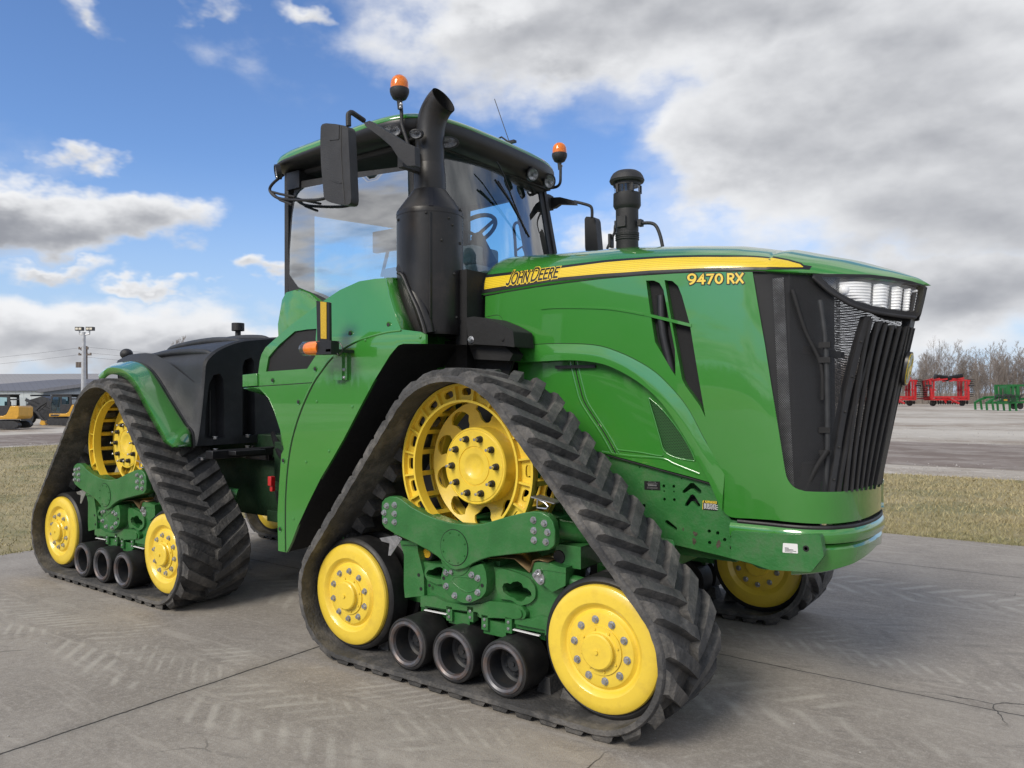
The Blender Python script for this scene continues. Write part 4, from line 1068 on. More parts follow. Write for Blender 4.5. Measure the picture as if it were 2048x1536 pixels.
mb = MB(); rh = random.Random(3)
for i in range(7):
    z = .75+i*.085; y = .78+rh.uniform(0, .15); mb.tube([(-3.75, y+.2, z+.15+rh.uniform(-.1, .1)), (-3.35, y, z+rh.uniform(-.12, .05)), (-2.95, y-.05, z-.06), (-2.5, y+.1, z+rh.uniform(-.05, .18))], rh.choice((.016, .022, .028)), 10, 0, 5)
mb.build('hydraulic_hose', 'black', rc)
mb = MB()
for x in (-3.45, -3.15, -2.85): mb.box((x, .93, .95), (.05, .10, .62))
mb.box((-3.1, .90, .66), (1.1, .12, .10)); mb.box((-3.1, .90, 1.22), (1.0, .10, .08)); mb.cyl((-2.95, .84, .9), (-2.95, 1.1, .9), .13, 20)
for a in range(6): mb.box((-2.95+.16*cos(a), .88, .9+.16*sin(a)), (.04, .05, .04))
mb.build('hitch_rib', 'chassis', rc, bevel=.008)
# ================================================================ big green fender panel beside the cab
def FPN(u, v, off=0.0):
    y = .12
    for _ in range(12):
        p = P(u, v, y=y); y = .12+max(0, p[2]-2.10)*.42+off
    return p
def Lf(off): return lambda x, z: (x, .12+max(0, z-2.10)*.42+off, z)
z6 = lambda pts: Q(2.603, 480, 530, pts)
def fx(pts): return [tuple(FPN(*p)[[0, 2]]) for p in z6(pts)]
main = [(95, 560), (103, 500), (112, 465), (132, 430), (270, 308), (430, 190), (520, 130), (620, 85), (700, 72), (760, 68), (775, 160), (800, 240), (838, 335), (940, 348), (966, 362), (966, 410), (850, 410), (825, 418), (805, 440), (780, 470), (700, 600), (620, 750), (540, 905), (480, 1010), (420, 1110), (360, 1230), (300, 1360), (270, 1440), (243, 1496), (199, 1488), (195, 1300), (203, 1150), (215, 985), (228, 960), (212, 860), (180, 760), (150, 690), (98, 640)]
win = [(135, 555), (148, 480), (285, 345), (350, 335), (398, 332), (400, 440), (392, 475), (350, 540)]
mb = MB(); patch(mb, fx(main), Lf(0), (fx(win),), .07, .02, (0, 1, 0))
fend = mb.build('side_panel', 'green', ROOT, ang=50)
mb = MB(); patch(mb, fx(win), Lf(.015), (), .1, .004, (0, 1, 0)); mb.build('panel_grille', M['vent_mesh_black'] if 'vent_mesh_black' in M else bpy.data.materials['vent_mesh_black'], fend)
mb = MB(); patch(mb, fx([(20, 572), (94, 564), (97, 628), (20, 634)]), Lf(-.012), (), .1, .02, (0, 1, 0), grid=False); mb.build('panel_tab', 'green', fend, bevel=.002)
mb = MB()   # folded return towards the articulation joint
a = [FPN(*p) for p in z6([(20, 640), (98, 634), (150, 690), (180, 760), (212, 860), (220, 940)])]
b = [FPN(*p)+np.array([.02, .0, 0]) for p in z6([(20, 640), (60, 700), (105, 745), (165, 800), (200, 860), (214, 950)])]
b0 = len(mb.v)
for p, q_ in zip(a, b): mb.v.append(tuple(p)); mb.v.append((q_[0], q_[1]+.30, q_[2]-.02))
for i in range(len(a)-1): mb.f.append((b0+2*i, b0+2*i+2, b0+2*i+3, b0+2*i+1)); mb.m.append(0)
o = mb.build('panel_return', 'green', fend, ang=70); o.modifiers.new('s', 'SOLIDIFY').thickness = .006
mb = MB()   # front facet, turned back towards the stack
f1 = [FPN(*p) for p in z6([(760, 68), (775, 160), (800, 240), (838, 335)])]; f2 = [P(*p, y=.46) for p in z6([(833, 68), (872, 170), (905, 262), (934, 345)])]
b0 = len(mb.v)
for p, q_ in zip(f1, f2): mb.v += [tuple(p), tuple((np.array(p)+q_)/2+np.array([.0, -.01, .0])), tuple(q_)]
for i in range(3):
    for k in range(2): c_ = b0+i*3+k; mb.f.append((c_, c_+3, c_+4, c_+1)); mb.m.append(0)
o = mb.build('panel_facet', 'green', fend, ang=50); o.modifiers.new('s', 'SOLIDIFY').thickness = .006
mb = MB()   # top ledge from the panel's upper edge to the cab
f1 = [FPN(*p) for p in z6([(112, 465), (270, 308), (430, 190), (520, 130), (620, 85), (760, 68)])]
b0 = len(mb.v)
for p in f1: mb.v += [tuple(p), (p[0], .62, p[2]+.02)]
for i in range(len(f1)-1): mb.f.append((b0+2*i, b0+2*i+2, b0+2*i+3, b0+2*i+1)); mb.m.append(0)
mb.build('panel_ledge', 'green', fend)
# arched strip with its fixing screws along the panel
arc_ = [(838, 342), (770, 350), (690, 370), (600, 400), (530, 440), (470, 490), (420, 555), (380, 615), (330, 720), (290, 830), (262, 940), (245, 1060), (235, 1200), (233, 1350), (235, 1490)]
mb = MB(); L = smooth_poly([tuple(FPN(*p)) for p in z6(arc_)], 5, False)
mb.tube([(x, y-.001, z) for x, y, z in L], .007, 8, 0)
mb.build('panel_rib', 'green', fend, ang=70)
mb = MB(); mb.tube([(x+.010, y+.0045, z-.003) for x, y, z in L], .0065, 8, 0); mb.tube([tuple(FPN(*p)) for p in z6([(98, 631), (240, 622), (378, 612)])], .003, 6, 0)
mb.build('panel_seam', 'black_matte', fend)
for (u, v) in ((63, 606), (171, 600), (392, 541), (576, 357), (774, 311), (305, 713), (226, 1018), (209, 1374)):
    p = FPN(*z6([(u, v)])[0], -.001); mb = MB()
    mb.lathe([(.022, .001), (.020, -.004), (.015, -.002)], p, 'y', 20, 0); mb.lathe([(.013, -.001), (.013, -.006), (.0001, -.007)], p, 'y', 12, 1); mb.build('panel_screw', ['green', 'dark_steel'], fend)
mb = MB()
for (u, v) in ((936, 377), (652, 391), (584, 738), (463, 969), (400, 710), (344, 1025), (278, 1322), (535, 1420)):
    p = FPN(*z6([(u, v)])[0], -.002); mb.sphere(p, .010, 10, 0, (1, .4, 1))
mb.build('panel_rivet', 'green', fend)
# black wheel-well liner behind the panel's front edge
edge = z6([(966, 410), (850, 410), (805, 440), (700, 600), (620, 750), (540, 905), (420, 1110), (300, 1360), (243, 1496)])
mb = MB(); b0 = len(mb.v)
for p in edge:
    q_ = FPN(*p); mb.v += [(q_[0], q_[1]+.004, q_[2]), (q_[0], .72, q_[2]+.02)]
for i in range(len(edge)-1): mb.f.append((b0+2*i, b0+2*i+2, b0+2*i+3, b0+2*i+1)); mb.m.append(0)
wp = [(-2.55, .55), (-1.6, .50), (-1.25, .50), (-1.05, 1.5), (-.80, 2.05), (-1.0, 2.12), (-2.5, 2.12), (-2.75, 1.4)]
patch(mb, wp, lambda a, b: (a, .74, b), (), .3, .02, (0, 1, 0))
mb.box((-1.7, .95, 2.16), (1.7, .42, .04))
for (x, z) in ((-1.35, 1.2), (-1.38, 1.08), (-1.9, .8), (-1.95, .62)): mb.lathe([(.03, -.01), (.02, -.014), (.0001, -.014)], (x, .74, z), 'y', 14)
wl_o = mb.build('wheel_well_liner', 'black_matte', ROOT)
# marker light with reflector post
mb = MB(); fy = -.05
br = [P(u, v, y=.10) for u, v in z6([(490, 455), (553, 455), (553, 600), (490, 600)])]
plate(mb, z6([(528, 450), (556, 450), (556, 598), (528, 598)]), .10, .02); plate(mb, z6([(486, 455), (530, 455), (530, 600), (486, 600)]), .085, .03)
hexbolt(mb, P(*z6([(541, 545)])[0], y=.10), .010, .010, m=2); hexbolt(mb, P(*z6([(541, 586)])[0], y=.10), .010, .010, m=2)
mb.box((P(*z6([(540, 455)])[0], y=.08)+P(*z6([(500, 440)])[0], y=fy))/2, (.05, .20, .02), 1)
a = P(*z6([(418, 432)])[0], y=fy); b = P(*z6([(495, 432)])[0], y=fy); hz = abs(P(*z6([(450, 400)])[0], y=fy)[2]-P(*z6([(450, 470)])[0], y=fy)[2])
mb.box((a+b)/2, (abs(b[0]-a[0]), .07, hz), 1)
ml = mb.build('marker_light', ['green', 'black', 'steel'], ROOT, bevel=.004)
mb = MB(); c0 = P(*z6([(370, 432)])[0], y=fy); r_ = hz/2*1.08
mb.lathe([(r_*.98, .0), (r_, -.03), (r_, -.10), (r_*.85, -.14), (r_*.5, -.155), (.0001, -.16)], (a[0]+.01, fy, a[2]), 'x', 28, 0); mb.build('amber_lens', 'orange', ml)
mb = MB(); mb.lathe([(r_*1.05, -.115), (r_*1.06, -.16), (r_*.8, -.185), (.0001, -.19)], (a[0]+.01, fy, a[2]), 'x', 28, 0); mb.build('lens_cap', 'glass_clear', ml)
mb = MB(); plate(mb, z6([(397, 186), (464, 194), (466, 398), (402, 398)]), fy-.01, .02, r=.004); rp = mb.build('reflector_post', 'black', ml)
mb = MB(); plate(mb, z6([(418, 190), (449, 194), (450, 385), (420, 383)]), fy-.014, .004, r=.003); mb.build('reflector_strip', mat('amber_reflector', (.55, .36, .02), .3, var=.15, vscale=120), rp)
mb = MB(); mb.tube([P(*p, y=fy+.02) for p in z6([(495, 400), (520, 405), (535, 440), (515, 470), (500, 445)])], .004, 6, 0, 4); mb.build('light_cable', 'black', ml)

# ================================================================ exhaust stack
def CR(u, v, y, rpx):
    p = P(u, v, y=y); return p, rpx/FPX*float((p-CAM) @ _F)
EY = .60
c1, R1 = CR(860, 500, EY, 66); X0 = c1[0]
zc = lambda v: float(P(860, v, y=EY)[2])
mb = MB()
rt = CR(856, 380, EY, 33)[1]
pr = [(R1*.98, zc(672)), (R1, zc(665)), (R1, zc(560)), (R1, zc(437)), (R1*1.012, zc(437)), (R1*1.012, zc(430)), (R1*.99, zc(426)), (rt*1.1, zc(386)), (rt*1.02, zc(383))]
mb.lathe([(r, z) for r, z in pr], (X0, EY, 0), 'z', 64)
mb.bar((X0+R1*.70, EY-R1*.72, zc(662)), (X0+R1*.70, EY-R1*.72, zc(440)), .03, .008); mb.bar((X0+R1*.70, EY-R1*.72, zc(428)), (X0+rt*.8, EY-rt*.8, zc(388)), .03, .008)
st = mb.build('exhaust_stack', 'exhaust', ROOT, ang=40)
mb = MB()
for (u, v) in ((852, 425), (898, 436), (905, 450), (883, 480), (920, 487), (908, 548), (913, 635), (870, 662), (922, 652), (920, 420), (797, 440)):
    p = P(u, v, y=EY-R1*.8); d = np.array([p[0]-X0, p[1]-EY]); L_ = R1/np.linalg.norm(d)
    # slide along the sight line onto the cylinder
    D = sight(u, v); A = D[0]**2+D[1]**2; B = 2*((CAM[0]-X0)*D[0]+(CAM[1]-EY)*D[1]); C = (CAM[0]-X0)**2+(CAM[1]-EY)**2-R1**2; disc = B*B-4*A*C
    if disc > 0: p = CAM+D*(-B-sqrt(disc))/(2*A); mb.sphere(p, .011, 10)
mb.build('shield_rivet', 'dark_steel', st)
mb = MB(); rp_ = CR(857, 300, EY, 29)[1]; rc_ = CR(857, 345, EY, 32)[1]
mb.lathe([(rc_, zc(384)), (rc_*1.0, zc(352)), (rc_*.97, zc(346)), (rp_*1.02, zc(334)), (rp_, zc(330))], (X0, EY, 0), 'z', 40)
path = [(X0, EY, zc(334)), (X0, EY, zc(295)), (X0+.002, EY, zc(270)), (X0+.014, EY, zc(250)), (X0+.040, EY, zc(231)), (X0+.085, EY, zc(216)), (X0+.13, EY, zc(208))]
b_ = len(mb.v); mb.tube(path, rp_, 36, 0, 5); mb.f.pop(); mb.m.pop()
nP = len(mb.v)
mb.tube([Vector(p)*1 for p in path[::-1]], rp_*.93, 36, 1, 5); mb.f.pop(); mb.m.pop(); mb.f.pop(); mb.m.pop()
mb.build('exhaust_pipe', ['exhaust', 'black_matte'], st, ang=50)
# curved intake duct and heat guard at the stack's left foot
mb = MB(); g = [P(u, v, y=.42) for u, v in ((800, 535), (812, 545), (822, 570), (838, 605), (850, 640), (858, 668))]; mb.tube(g, [.035, .05, .055, .055, .05, .04], 20, 0, 5)
mb.tube([P(u, v, y=.36) for u, v in ((796, 545), (806, 552), (818, 580), (834, 615), (846, 650), (850, 668))], .014, 10, 0, 4)
mb.build('stack_duct', 'exhaust', ROOT)
# black cover box by the hood's rear corner
mb = MB(); zz8 = lambda pts: Q(2.954, 860, 180, pts)
plate(mb, zz8([(214, 1345), (260, 1338), (330, 1348), (420, 1385), (490, 1425), (500, 1520), (440, 1512), (225, 1500)]), .56, .22, r=.01)
hexbolt(mb, P(*zz8([(243, 1475)])[0], y=.56), .018, .02, m=1); hexbolt(mb, P(*zz8([(430, 1475)])[0], y=.56), .010, .008)
plate(mb, zz8([(225, 1500), (440, 1512), (490, 1560), (470, 1600), (260, 1590)]), .62, .12)
mb.build('side_cover_box', ['black_matte', 'steel'], ROOT, bevel=.012)
mb = MB(); mb.box((-1.22, 1.1, 2.2), (.10, .9, .8)); mb.build('firewall', 'black_matte', ROOT)

# ================================================================ cab
M['cab_in'] = mat('cab_interior', (.035, .037, .04), .7, var=.15); M['cab_grey'] = mat('cab_trim_grey', (.23, .23, .235), .6, var=.12)
GY = .56
CX0, CX1 = -3.02, -1.50
def wg(u, v): return P(u, v, y=GY)
xA = lambda z: -1.66+(3.55-z)*.19
mb = MB()
# near side frame round the glass
fr_o = [(577, 600), (575, 540), (580, 450), (588, 378), (600, 362), (700, 345), (826, 330), (829, 420), (832, 580), (700, 618), (655, 612), (610, 590)]
fr_i = [(583, 548), (584, 500), (589, 430), (596, 388), (606, 380), (700, 362), (812, 345), (814, 420), (816, 575), (710, 606), (665, 600), (640, 588), (600, 572)]
plate(mb, fr_o, GY, .05, holes=(fr_i,), step=.3)
# far side frame
def far_xz(pts): return [(x, z) for x, z in pts]
fo = [(-3.05, 2.2), (-3.05, 3.62), (-1.64, 3.62), (-1.36, 2.2)]; fi = [tuple(P(u, v, y=2.30)[[0, 2]]) for u, v in ((936, 640), (935, 421), (1016, 402), (1033, 432), (1050, 520), (1050, 640))]; fi2 = [(-3.0, 2.4), (-3.0, 3.35), (fi[1][0]-.08, 3.38), (fi[0][0]-.05, 2.4)]
patch(mb, fo, lambda a, b: (a, 2.30, b), (fi, fi2), .4, .05, (0, 1, 0), grid=False)
rw = [tuple(P(u, v, x=-3.05)[[1, 2]]) for u, v in ((622, 432), (795, 458))]; rwz = lambda y: rw[0][1]+(rw[1][1]-rw[0][1])*(y-rw[0][0])/(rw[1][0]-rw[0][0])
RWO = [(rw[0][0], 2.40), (2.18, 2.40), (2.18, rwz(2.18)), (rw[0][0], rw[0][1])]
patch(mb, [(GY+.01, 2.3), (2.30, 2.3), (2.30, 3.60), (GY+.01, 3.60)], lambda a, b: (-3.05, a, b), (RWO,), .4, .05, (1, 0, 0), grid=False)
# A pillars
mb.bar((xA(3.60), .60, 3.60), (xA(2.3), .60, 2.3), .06, .06, up=(0, 1, 0))
mb.bar((xA(3.60)-.03, 2.27, 3.60), (xA(2.3)-.03, 2.27, 2.3), .10, .075, up=(0, 1, 0))
mb.box((-1.60, YC, 3.60), (.10, 1.75, .10))
cab = mb.build('cab_frame', 'plastic', ROOT, bevel=.006)
mb = MB()
zf_ = [tuple(P(u, v, y=.555)[[0, 2]]) for u, v in fr_i]; cgx = np.mean([p[0] for p in zf_]); cgz = np.mean([p[1] for p in zf_])
patch(mb, [(x+(x-cgx)*.03, z+(z-cgz)*.03) for x, z in zf_], lambda a, b: (a, .552-.035*(1-((a-cgx)/.8)**2)*0-.006*sin((b-2.4)*2.6), b), (), .12, 0)
mb.build('side_window', 'glass', cab, ang=80)
mb = MB(); mb.grid(lambda a, b: (xA(2.3+1.25*b)+.02+.13*(1-(2*a-1)**2), .62+1.62*a, 2.3+1.25*b), 16, 6); mb.build('windscreen', 'glass_front', cab, ang=80)
mb = MB(); patch(mb, fi, lambda a, b: (a, 2.32, b), (), .5, 0, grid=False); patch(mb, fi2, lambda a, b: (a, 2.32, b), (), .5, 0, grid=False)
mb.build('far_window', 'glass_far', cab); mb = MB(); patch(mb, RWO, lambda a, b: (-3.03, a, b), (), .5, 0, grid=False); mb.build('rear_window', 'glass_far', cab)
# interior
mb = MB(); mb.box((-2.3, YC, 3.56), (1.45, 1.66, .06)); mb.box((-2.3, YC, 2.27), (1.45, 1.68, .10)); mb.box((-2.05, YC, 2.5), (.55, .50, .40)); mb.box((-2.30, YC+.02, 2.90), (.14, .46, .62)); mb.box((-2.33, YC+.02, 3.28), (.10, .26, .16)); mb.box((-2.1, YC-.36, 2.72), (.5, .12, .10)); mb.box((-2.6, 2.0, 2.5), (.4, .4, .4))
seat = mb.build('cab_interior', 'cab_in', cab, bevel=.03)
mb = MB(); mp = P(772, 482, y=.95); mb.box((mp[0], .95, mp[2]), (.26, .05, .17)); mb.cyl((mp[0], .97, mp[2]-.08), (mp[0]-.1, 1.0, 2.7), .015, 8); mb.build('monitor', 'black', cab, bevel=.008)
mb = MB(); sw = P(948, 462, y=1.36); Rm = Matrix.Rotation(radians(-32), 3, 'Y'); Rr = .19
ring = [Vector(sw)+Rm @ Vector((Rr*cos(a), Rr*sin(a), 0)) for a in np.linspace(0, 2*pi, 41)]
mb.tube(ring, .017, 10); hub = Vector(sw)+Rm @ Vector((0, 0, -.05))
for a in (.5, 2.6, 4.7): mb.tube([hub, Vector(sw)+Rm @ Vector((Rr*cos(a), Rr*sin(a), 0))], .014, 8)
mb.cyl(hub, hub+Rm @ Vector((0, 0, -.30)), .05, 14); mb.build('steering_wheel', 'cab_in', cab)
mb = MB(); pc = P(942, 515, y=1.30); mb.box((pc[0], 1.36, pc[2]), (.22, .34, .16)); mb.box((pc[0]+.03, 1.36, pc[2]-.22), (.26, .40, .28)); mb.box((-1.42, 1.2, 2.40), (.05, 1.1, .34)); mb.build('dash_console', 'cab_grey', cab, bevel=.03)
mb = MB(); hp = [P(u, v, y=2.2) for u, v in ((1032, 520), (1030, 480), (1028, 452), (1036, 445), (1042, 455))]; mb.tube(hp, .014, 8, 0, 3); mb.tube([P(u, v, y=2.22) for u, v in ((1034, 500), (1045, 493), (1052, 510))], .010, 8); mb.build('grab_handle', 'black', cab)
# green sill below the window
mb = MB()
sill = [P(u, v, y=.50) for u, v in ((564, 600), (572, 585), (590, 580), (612, 590), (632, 605), (655, 622), (700, 640))]
b0 = len(mb.v)
for p in sill: mb.v += [(p[0], .56, p[2]+.02), (p[0], .50, p[2]-.0), (p[0], .46, p[2]-.20), (p[0], .48, 1.9)]
for i in range(len(sill)-1):
    for k in range(3): c_ = b0+i*4+k; mb.f.append((c_, c_+4, c_+5, c_+1)); mb.m.append(0)
p = sill[0]; mb.f.append((b0, b0+1, b0+2, b0+3)); mb.m.append(0)
mb.box((-2.2, YC, 2.05), (1.5, 1.5, .45)); mb.build('cab_sill', 'green', cab, ang=40)
# ---------------------------------------------------------------- roof
RX, RXW, RYW = -2.32, .87, 1.00
def rout(a, k, n=5.5):
    c, s = cos(a), sin(a); x = abs(c)**(2/n)*(1 if c > 0 else -1); y = abs(s)**(2/n)*(1 if s > 0 else -1)
    bow = .06*max(0, x)*(1-y*y)
    return RX+x*RXW*k+bow*k, YC+y*RYW*k
def rz(x): return .045*(x-RX)
def zbot(x): return 3.612+.062*max(0, x+2.75)
def roof_layer(mb, lay, m, n=96, cap=True):
    b0 = len(mb.v)
    for k, z in lay:
        for i in range(n):
            x, y = rout(2*pi*i/n, k); mb.v.append((x, y, zbot(x)+z*(3.79+.4*rz(x)-zbot(x)) if z >= -.001 else zbot(x)*(1+z)-z*3.56))
    for j in range(len(lay)-1):
        for i in range(n): i2 = (i+1) % n; mb.f.append((b0+j*n+i, b0+j*n+i2, b0+(j+1)*n+i2, b0+(j+1)*n+i)); mb.m.append(m)
    if cap: mb.f.append(tuple(b0+(len(lay)-1)*n+i for i in range(n))); mb.m.append(m)
mb = MB(); roof_layer(mb, [(.96, .02), (1.0, .03), (1.005, .12), (.992, .32), (.955, .52), (.87, .70), (.72, .86), (.45, .97), (.2, 1.0)], 0)
roof = mb.build('cab_roof', 'green', ROOT, ang=60)
mb = MB(); roof_layer(mb, [(.6, -1.0), (.84, -1.0), (.93, -.98), (.985, -.75), (1.006, -.45), (1.012, -.12), (1.010, -.002), (1.0, .06)], 0, cap=False)
b0 = len(mb.v); n = 96
roof_layer(mb, [(.6, -1.0), (.2, -1.0)], 0)
vis = []
b0 = len(mb.v)
for (x, y) in vis: mb.v += [(x-.02, y, 3.680+rz(x)), (x+.015, y, 3.655+rz(x)), (x+.02, y, 3.615+rz(x)), (x-.06, YC+(y-YC)*.98, 3.57+rz(x))]
for i in range(len(vis)-1):
    for k in range(3): c_ = b0+i*4+k; mb.f.append((c_, c_+4, c_+5, c_+1)); mb.m.append(0)
mb.box((-1.72, .80, 3.46), (.20, .22, .14)); mb.box((-2.9, .62, 3.48), (.16, .16, .14))
mb.build('roof_underside', 'black', roof, ang=40, bevel=0)
# oval work lamps
for (u, v, y, rx, rz_, yaw_) in ((784, 262, .60, .062, .036, -.7), (893, 285, .92, .075, .036, .3), (832, 268, .70, .040, .028, -.3), (1066, 349, 2.02, .045, .048, .9), (1099, 363, 2.28, .045, .055, 1.0), (553, 344, .47, .045, .05, -1.6)):
    p = P(u, v, y=.405) if u < 800 else P(u, v, x=-1.395-(.035 if u in (832, 1099) else 0)); mb = MB(); d = (CAM-p); d /= np.linalg.norm(d)
    fwd = Vector((cos(yaw_*.5), -sin(abs(yaw_)+.4), -.25)).normalized() if yaw_ > -1.5 else Vector((-.5, -.9, -.2)).normalized()
    if yaw_ < 0 and yaw_ > -1.5: fwd = Vector((.45, -.85, -.3)).normalized()
    if yaw_ > .8: fwd = Vector((.75, -.55, -.3)).normalized()
    if .2 < yaw_ < .5: fwd = Vector((.6, -.7, -.3)).normalized()
    up_ = Vector((0, 0, 1)); xx = fwd.cross(up_).normalized(); yy = xx.cross(fwd)
    n = 32; b0 = len(mb.v)
    for r, o in ((1.22, -.03), (1.20, .008), (1.0, .010), (.97, .0)):
        for i in range(n): a = 2*pi*i/n; q_ = Vector(p)+xx*(rx*r*cos(a))+yy*(rz_*r*sin(a))+fwd*o; mb.v.append(tuple(q_))
    for j in range(3):
        for i in range(n): i2 = (i+1) % n; mb.f.append((b0+j*n+i, b0+j*n+i2, b0+(j+1)*n+i2, b0+(j+1)*n+i)); mb.m.append(0)
    b1 = len(mb.v)
    for r, o in ((.97, .0), (.8, -.012), (.4, -.022), (.01, -.025)):
        for i in range(n): a = 2*pi*i/n; q_ = Vector(p)+xx*(rx*r*cos(a))+yy*(rz_*r*sin(a))+fwd*(o+.003*(i % 2)); mb.v.append(tuple(q_))
    for j in range(3):
        for i in range(n): i2 = (i+1) % n; mb.f.append((b1+j*n+i, b1+j*n+i2, b1+(j+1)*n+i2, b1+(j+1)*n+i)); mb.m.append(1)
    wlp = mb.build('work_lamp', ['black', 'lamp_glass'], roof, ang=30)
    mb = MB(); b1 = 0
    for r, o in ((.99, .006), (.6, .016), (.01, .020)):
        for i in range(n): a = 2*pi*i/n; q_ = Vector(p)+xx*(rx*r*cos(a))+yy*(rz_*r*sin(a))+fwd*o; mb.v.append(tuple(q_))
    for j in range(2):
        for i in range(n): i2 = (i+1) % n; mb.f.append((j*n+i, j*n+i2, (j+1)*n+i2, (j+1)*n+i)); mb.m.append(0)
# roof rail at the rear, antenna, wiper
mb = MB(); mb.tube([P(u, v, y=.42) for u, v in ((566, 350), (545, 368), (540, 382), (556, 396), (590, 400), (632, 400), (652, 396))], .012, 10, 0, 4); mb.tube([P(u, v, y=.42) for u, v in ((541, 383), (560, 388), (590, 394))], .010, 8); mb.tube([P(u, v, y=.42) for u, v in ((541, 383), (560, 400), (584, 409))], .010, 8); mb.build('roof_handrail', 'black', ROOT)
mb = MB(); a_ = P(1019, 285, y=1.85); mb.tube([a_, P(989, 198, y=1.85)], .0032, 6); mb.box(a_, (.12, .04, .02)); mb.tube([P(996, 278, y=1.85), P(1003, 274, y=1.85), a_], .008, 6); mb.build('antenna', 'black', roof)
mb = MB(); wp_ = [(993, 323), (1008, 352), (1024, 396), (1038, 430), (1052, 462)]; mb.tube([P(u, v, x=-1.38) for u, v in wp_], .006, 8, 0, 3)
mb.tube([P(u, v, x=-1.38) for u, v in ((990, 360), (1020, 402), (1045, 448), (1058, 474))], .009, 8); mb.tube([P(u, v, x=-1.38) for u, v in ((996, 362), (1026, 410), (1053, 468))], .006, 8); mb.build('wiper', 'black', ROOT)

# ---------------------------------------------------------------- beacons, mirrors, air cleaner
def beacon(u, v, y, stalk, r=19):
    p, R = CR(u, v, y, r); z0 = p[2]; mb = MB()
    mb.lathe([(.0001, -R*1.15), (R*.45, -R*1.12), (R*.72, -R*.98), (R*.95, -R*.55), (R*1.02, -R*.3), (R*1.02, .0), (R*.96, .004)], p, 'z', 32, 0)
    mb.lathe([(R*.30, -R*1.12), (R*.22, -R*1.9), (R*.20, -R*2.1)], p, 'z', 16, 0); mb.tube([tuple(q_) for q_ in stalk], .013, 10, 0, 4)
    mb.sphere((p[0]+.025, p[1]-.01, p[2]-R*1.7), .014, 8, 1); mb.sphere((p[0]+.02, p[1]-.01, p[2]-R*2.0), .012, 8, 1)
    bo = mb.build('beacon', ['plastic', 'steel'], ROOT, ang=40)
    mb = MB(); mb.lathe([(R*.95, .004), (R*.95, R*.5), (R*.90, R*.85), (R*.74, R*1.18), (R*.45, R*1.42), (.0001, R*1.50)], p, 'z', 32, 0)
    mb.build('beacon_lens', 'beacon_orange', bo, ang=60)
def beacon_mat():
    m = mat('beacon_orange', (.95, .21, .006), .12, var=.2, vscale=60, coat=.8); nt = m.node_tree; b = nt.nodes['Principled BSDF']
    b.inputs['Transmission Weight'].default_value = .15; b.inputs['IOR'].default_value = 1.3; return m
M['beacon_orange'] = beacon_mat()
bp_ = lambda pts, y: [P(u, v, y=y) for u, v in pts]
beacon(799, 179, .42, bp_([(801, 202), (803, 225), (804, 250), (812, 275), (818, 295)], .44))
beacon(1119, 308, 2.40, bp_([(1121, 330), (1121, 350), (1120, 366), (1112, 374), (1092, 377)], 2.36), 15)
def bevbox(pix, y, th, name, mt, parent=ROOT, r=.03, bv=.02):
    mb = MB(); plate(mb, pix, y, th, r=r); return mb.build(name, mt, parent, bevel=bv, segs=3)
mz = lambda pts: Q(5.486, 520, 140, pts)
mirr = bevbox(mz([(665, 625), (680, 595), (720, 583), (830, 592), (940, 612), (965, 645), (975, 850), (1000, 1410), (992, 1462), (965, 1480), (900, 1478), (770, 1452), (725, 1430), (700, 1390), (670, 1050), (660, 800)]), -.17, .065, 'wing_mirror', 'plastic', r=.012, bv=.018)
mb = MB(); plate(mb, mz([(845, 604), (868, 606), (863, 760), (760, 772), (755, 757), (840, 742)]), -.174, .01); plate(mb, mz([(775, 1205), (890, 1235), (880, 1246), (800, 1222)]), -.174, .01); mb.tube([P(*p, y=-.171) for p in mz([(890, 615), (888, 900), (905, 1200), (930, 1465)])], .003, 6)
mb.build('mirror_moulding', 'plastic', mirr)
mb = MB(); mb.tube([P(*p, y=y) for p, y in zip(mz([(972, 615), (970, 500), (985, 475), (1010, 468), (1060, 500), (1140, 555)]), (-.12, -.12, -.11, -.09, -.02, .06))], .017, 10, 0, 3)
arm = Q(3.657, 520, 140, [(760, 385), (800, 370), (900, 430), (1060, 530), (1130, 560), (1135, 700), (1075, 700), (1010, 640), (960, 560), (880, 490), (800, 430), (770, 410)])
plate(mb, arm, .20, .05); mb.box(P(821, 322, y=.42), (.05, .20, .13)); mb.build('mirror_arm', 'plastic', mirr, bevel=.004)
m2 = bevbox([(1169, 438), (1172, 433), (1188, 434), (1191, 440), (1196, 497), (1190, 520), (1174, 520), (1170, 495)], 2.95, .10, 'wing_mirror', 'plastic', r=.01, bv=.015)
mb = MB(); mb.tube([P(u, v, y=2.9) for u, v in ((1184, 436), (1184, 420), (1180, 412), (1165, 407), (1148, 403))], .015, 10, 0, 3)
mb.build('mirror_bracket', 'plastic', m2, bevel=.004); mb = MB(); plate(mb, [(1083, 388), (1097, 388), (1100, 395), (1120, 394), (1148, 401), (1150, 409), (1118, 408), (1108, 415), (1083, 420)], 2.45, .05); mb.box(P(1090, 404, y=2.4), (.07, .18, .13)); mb.tube([P(u, v, y=2.42) for u, v in ((1086, 420), (1094, 425), (1104, 417))], .004, 6, 0, 3); mb.build('mirror_arm', 'plastic', m2, bevel=.004)
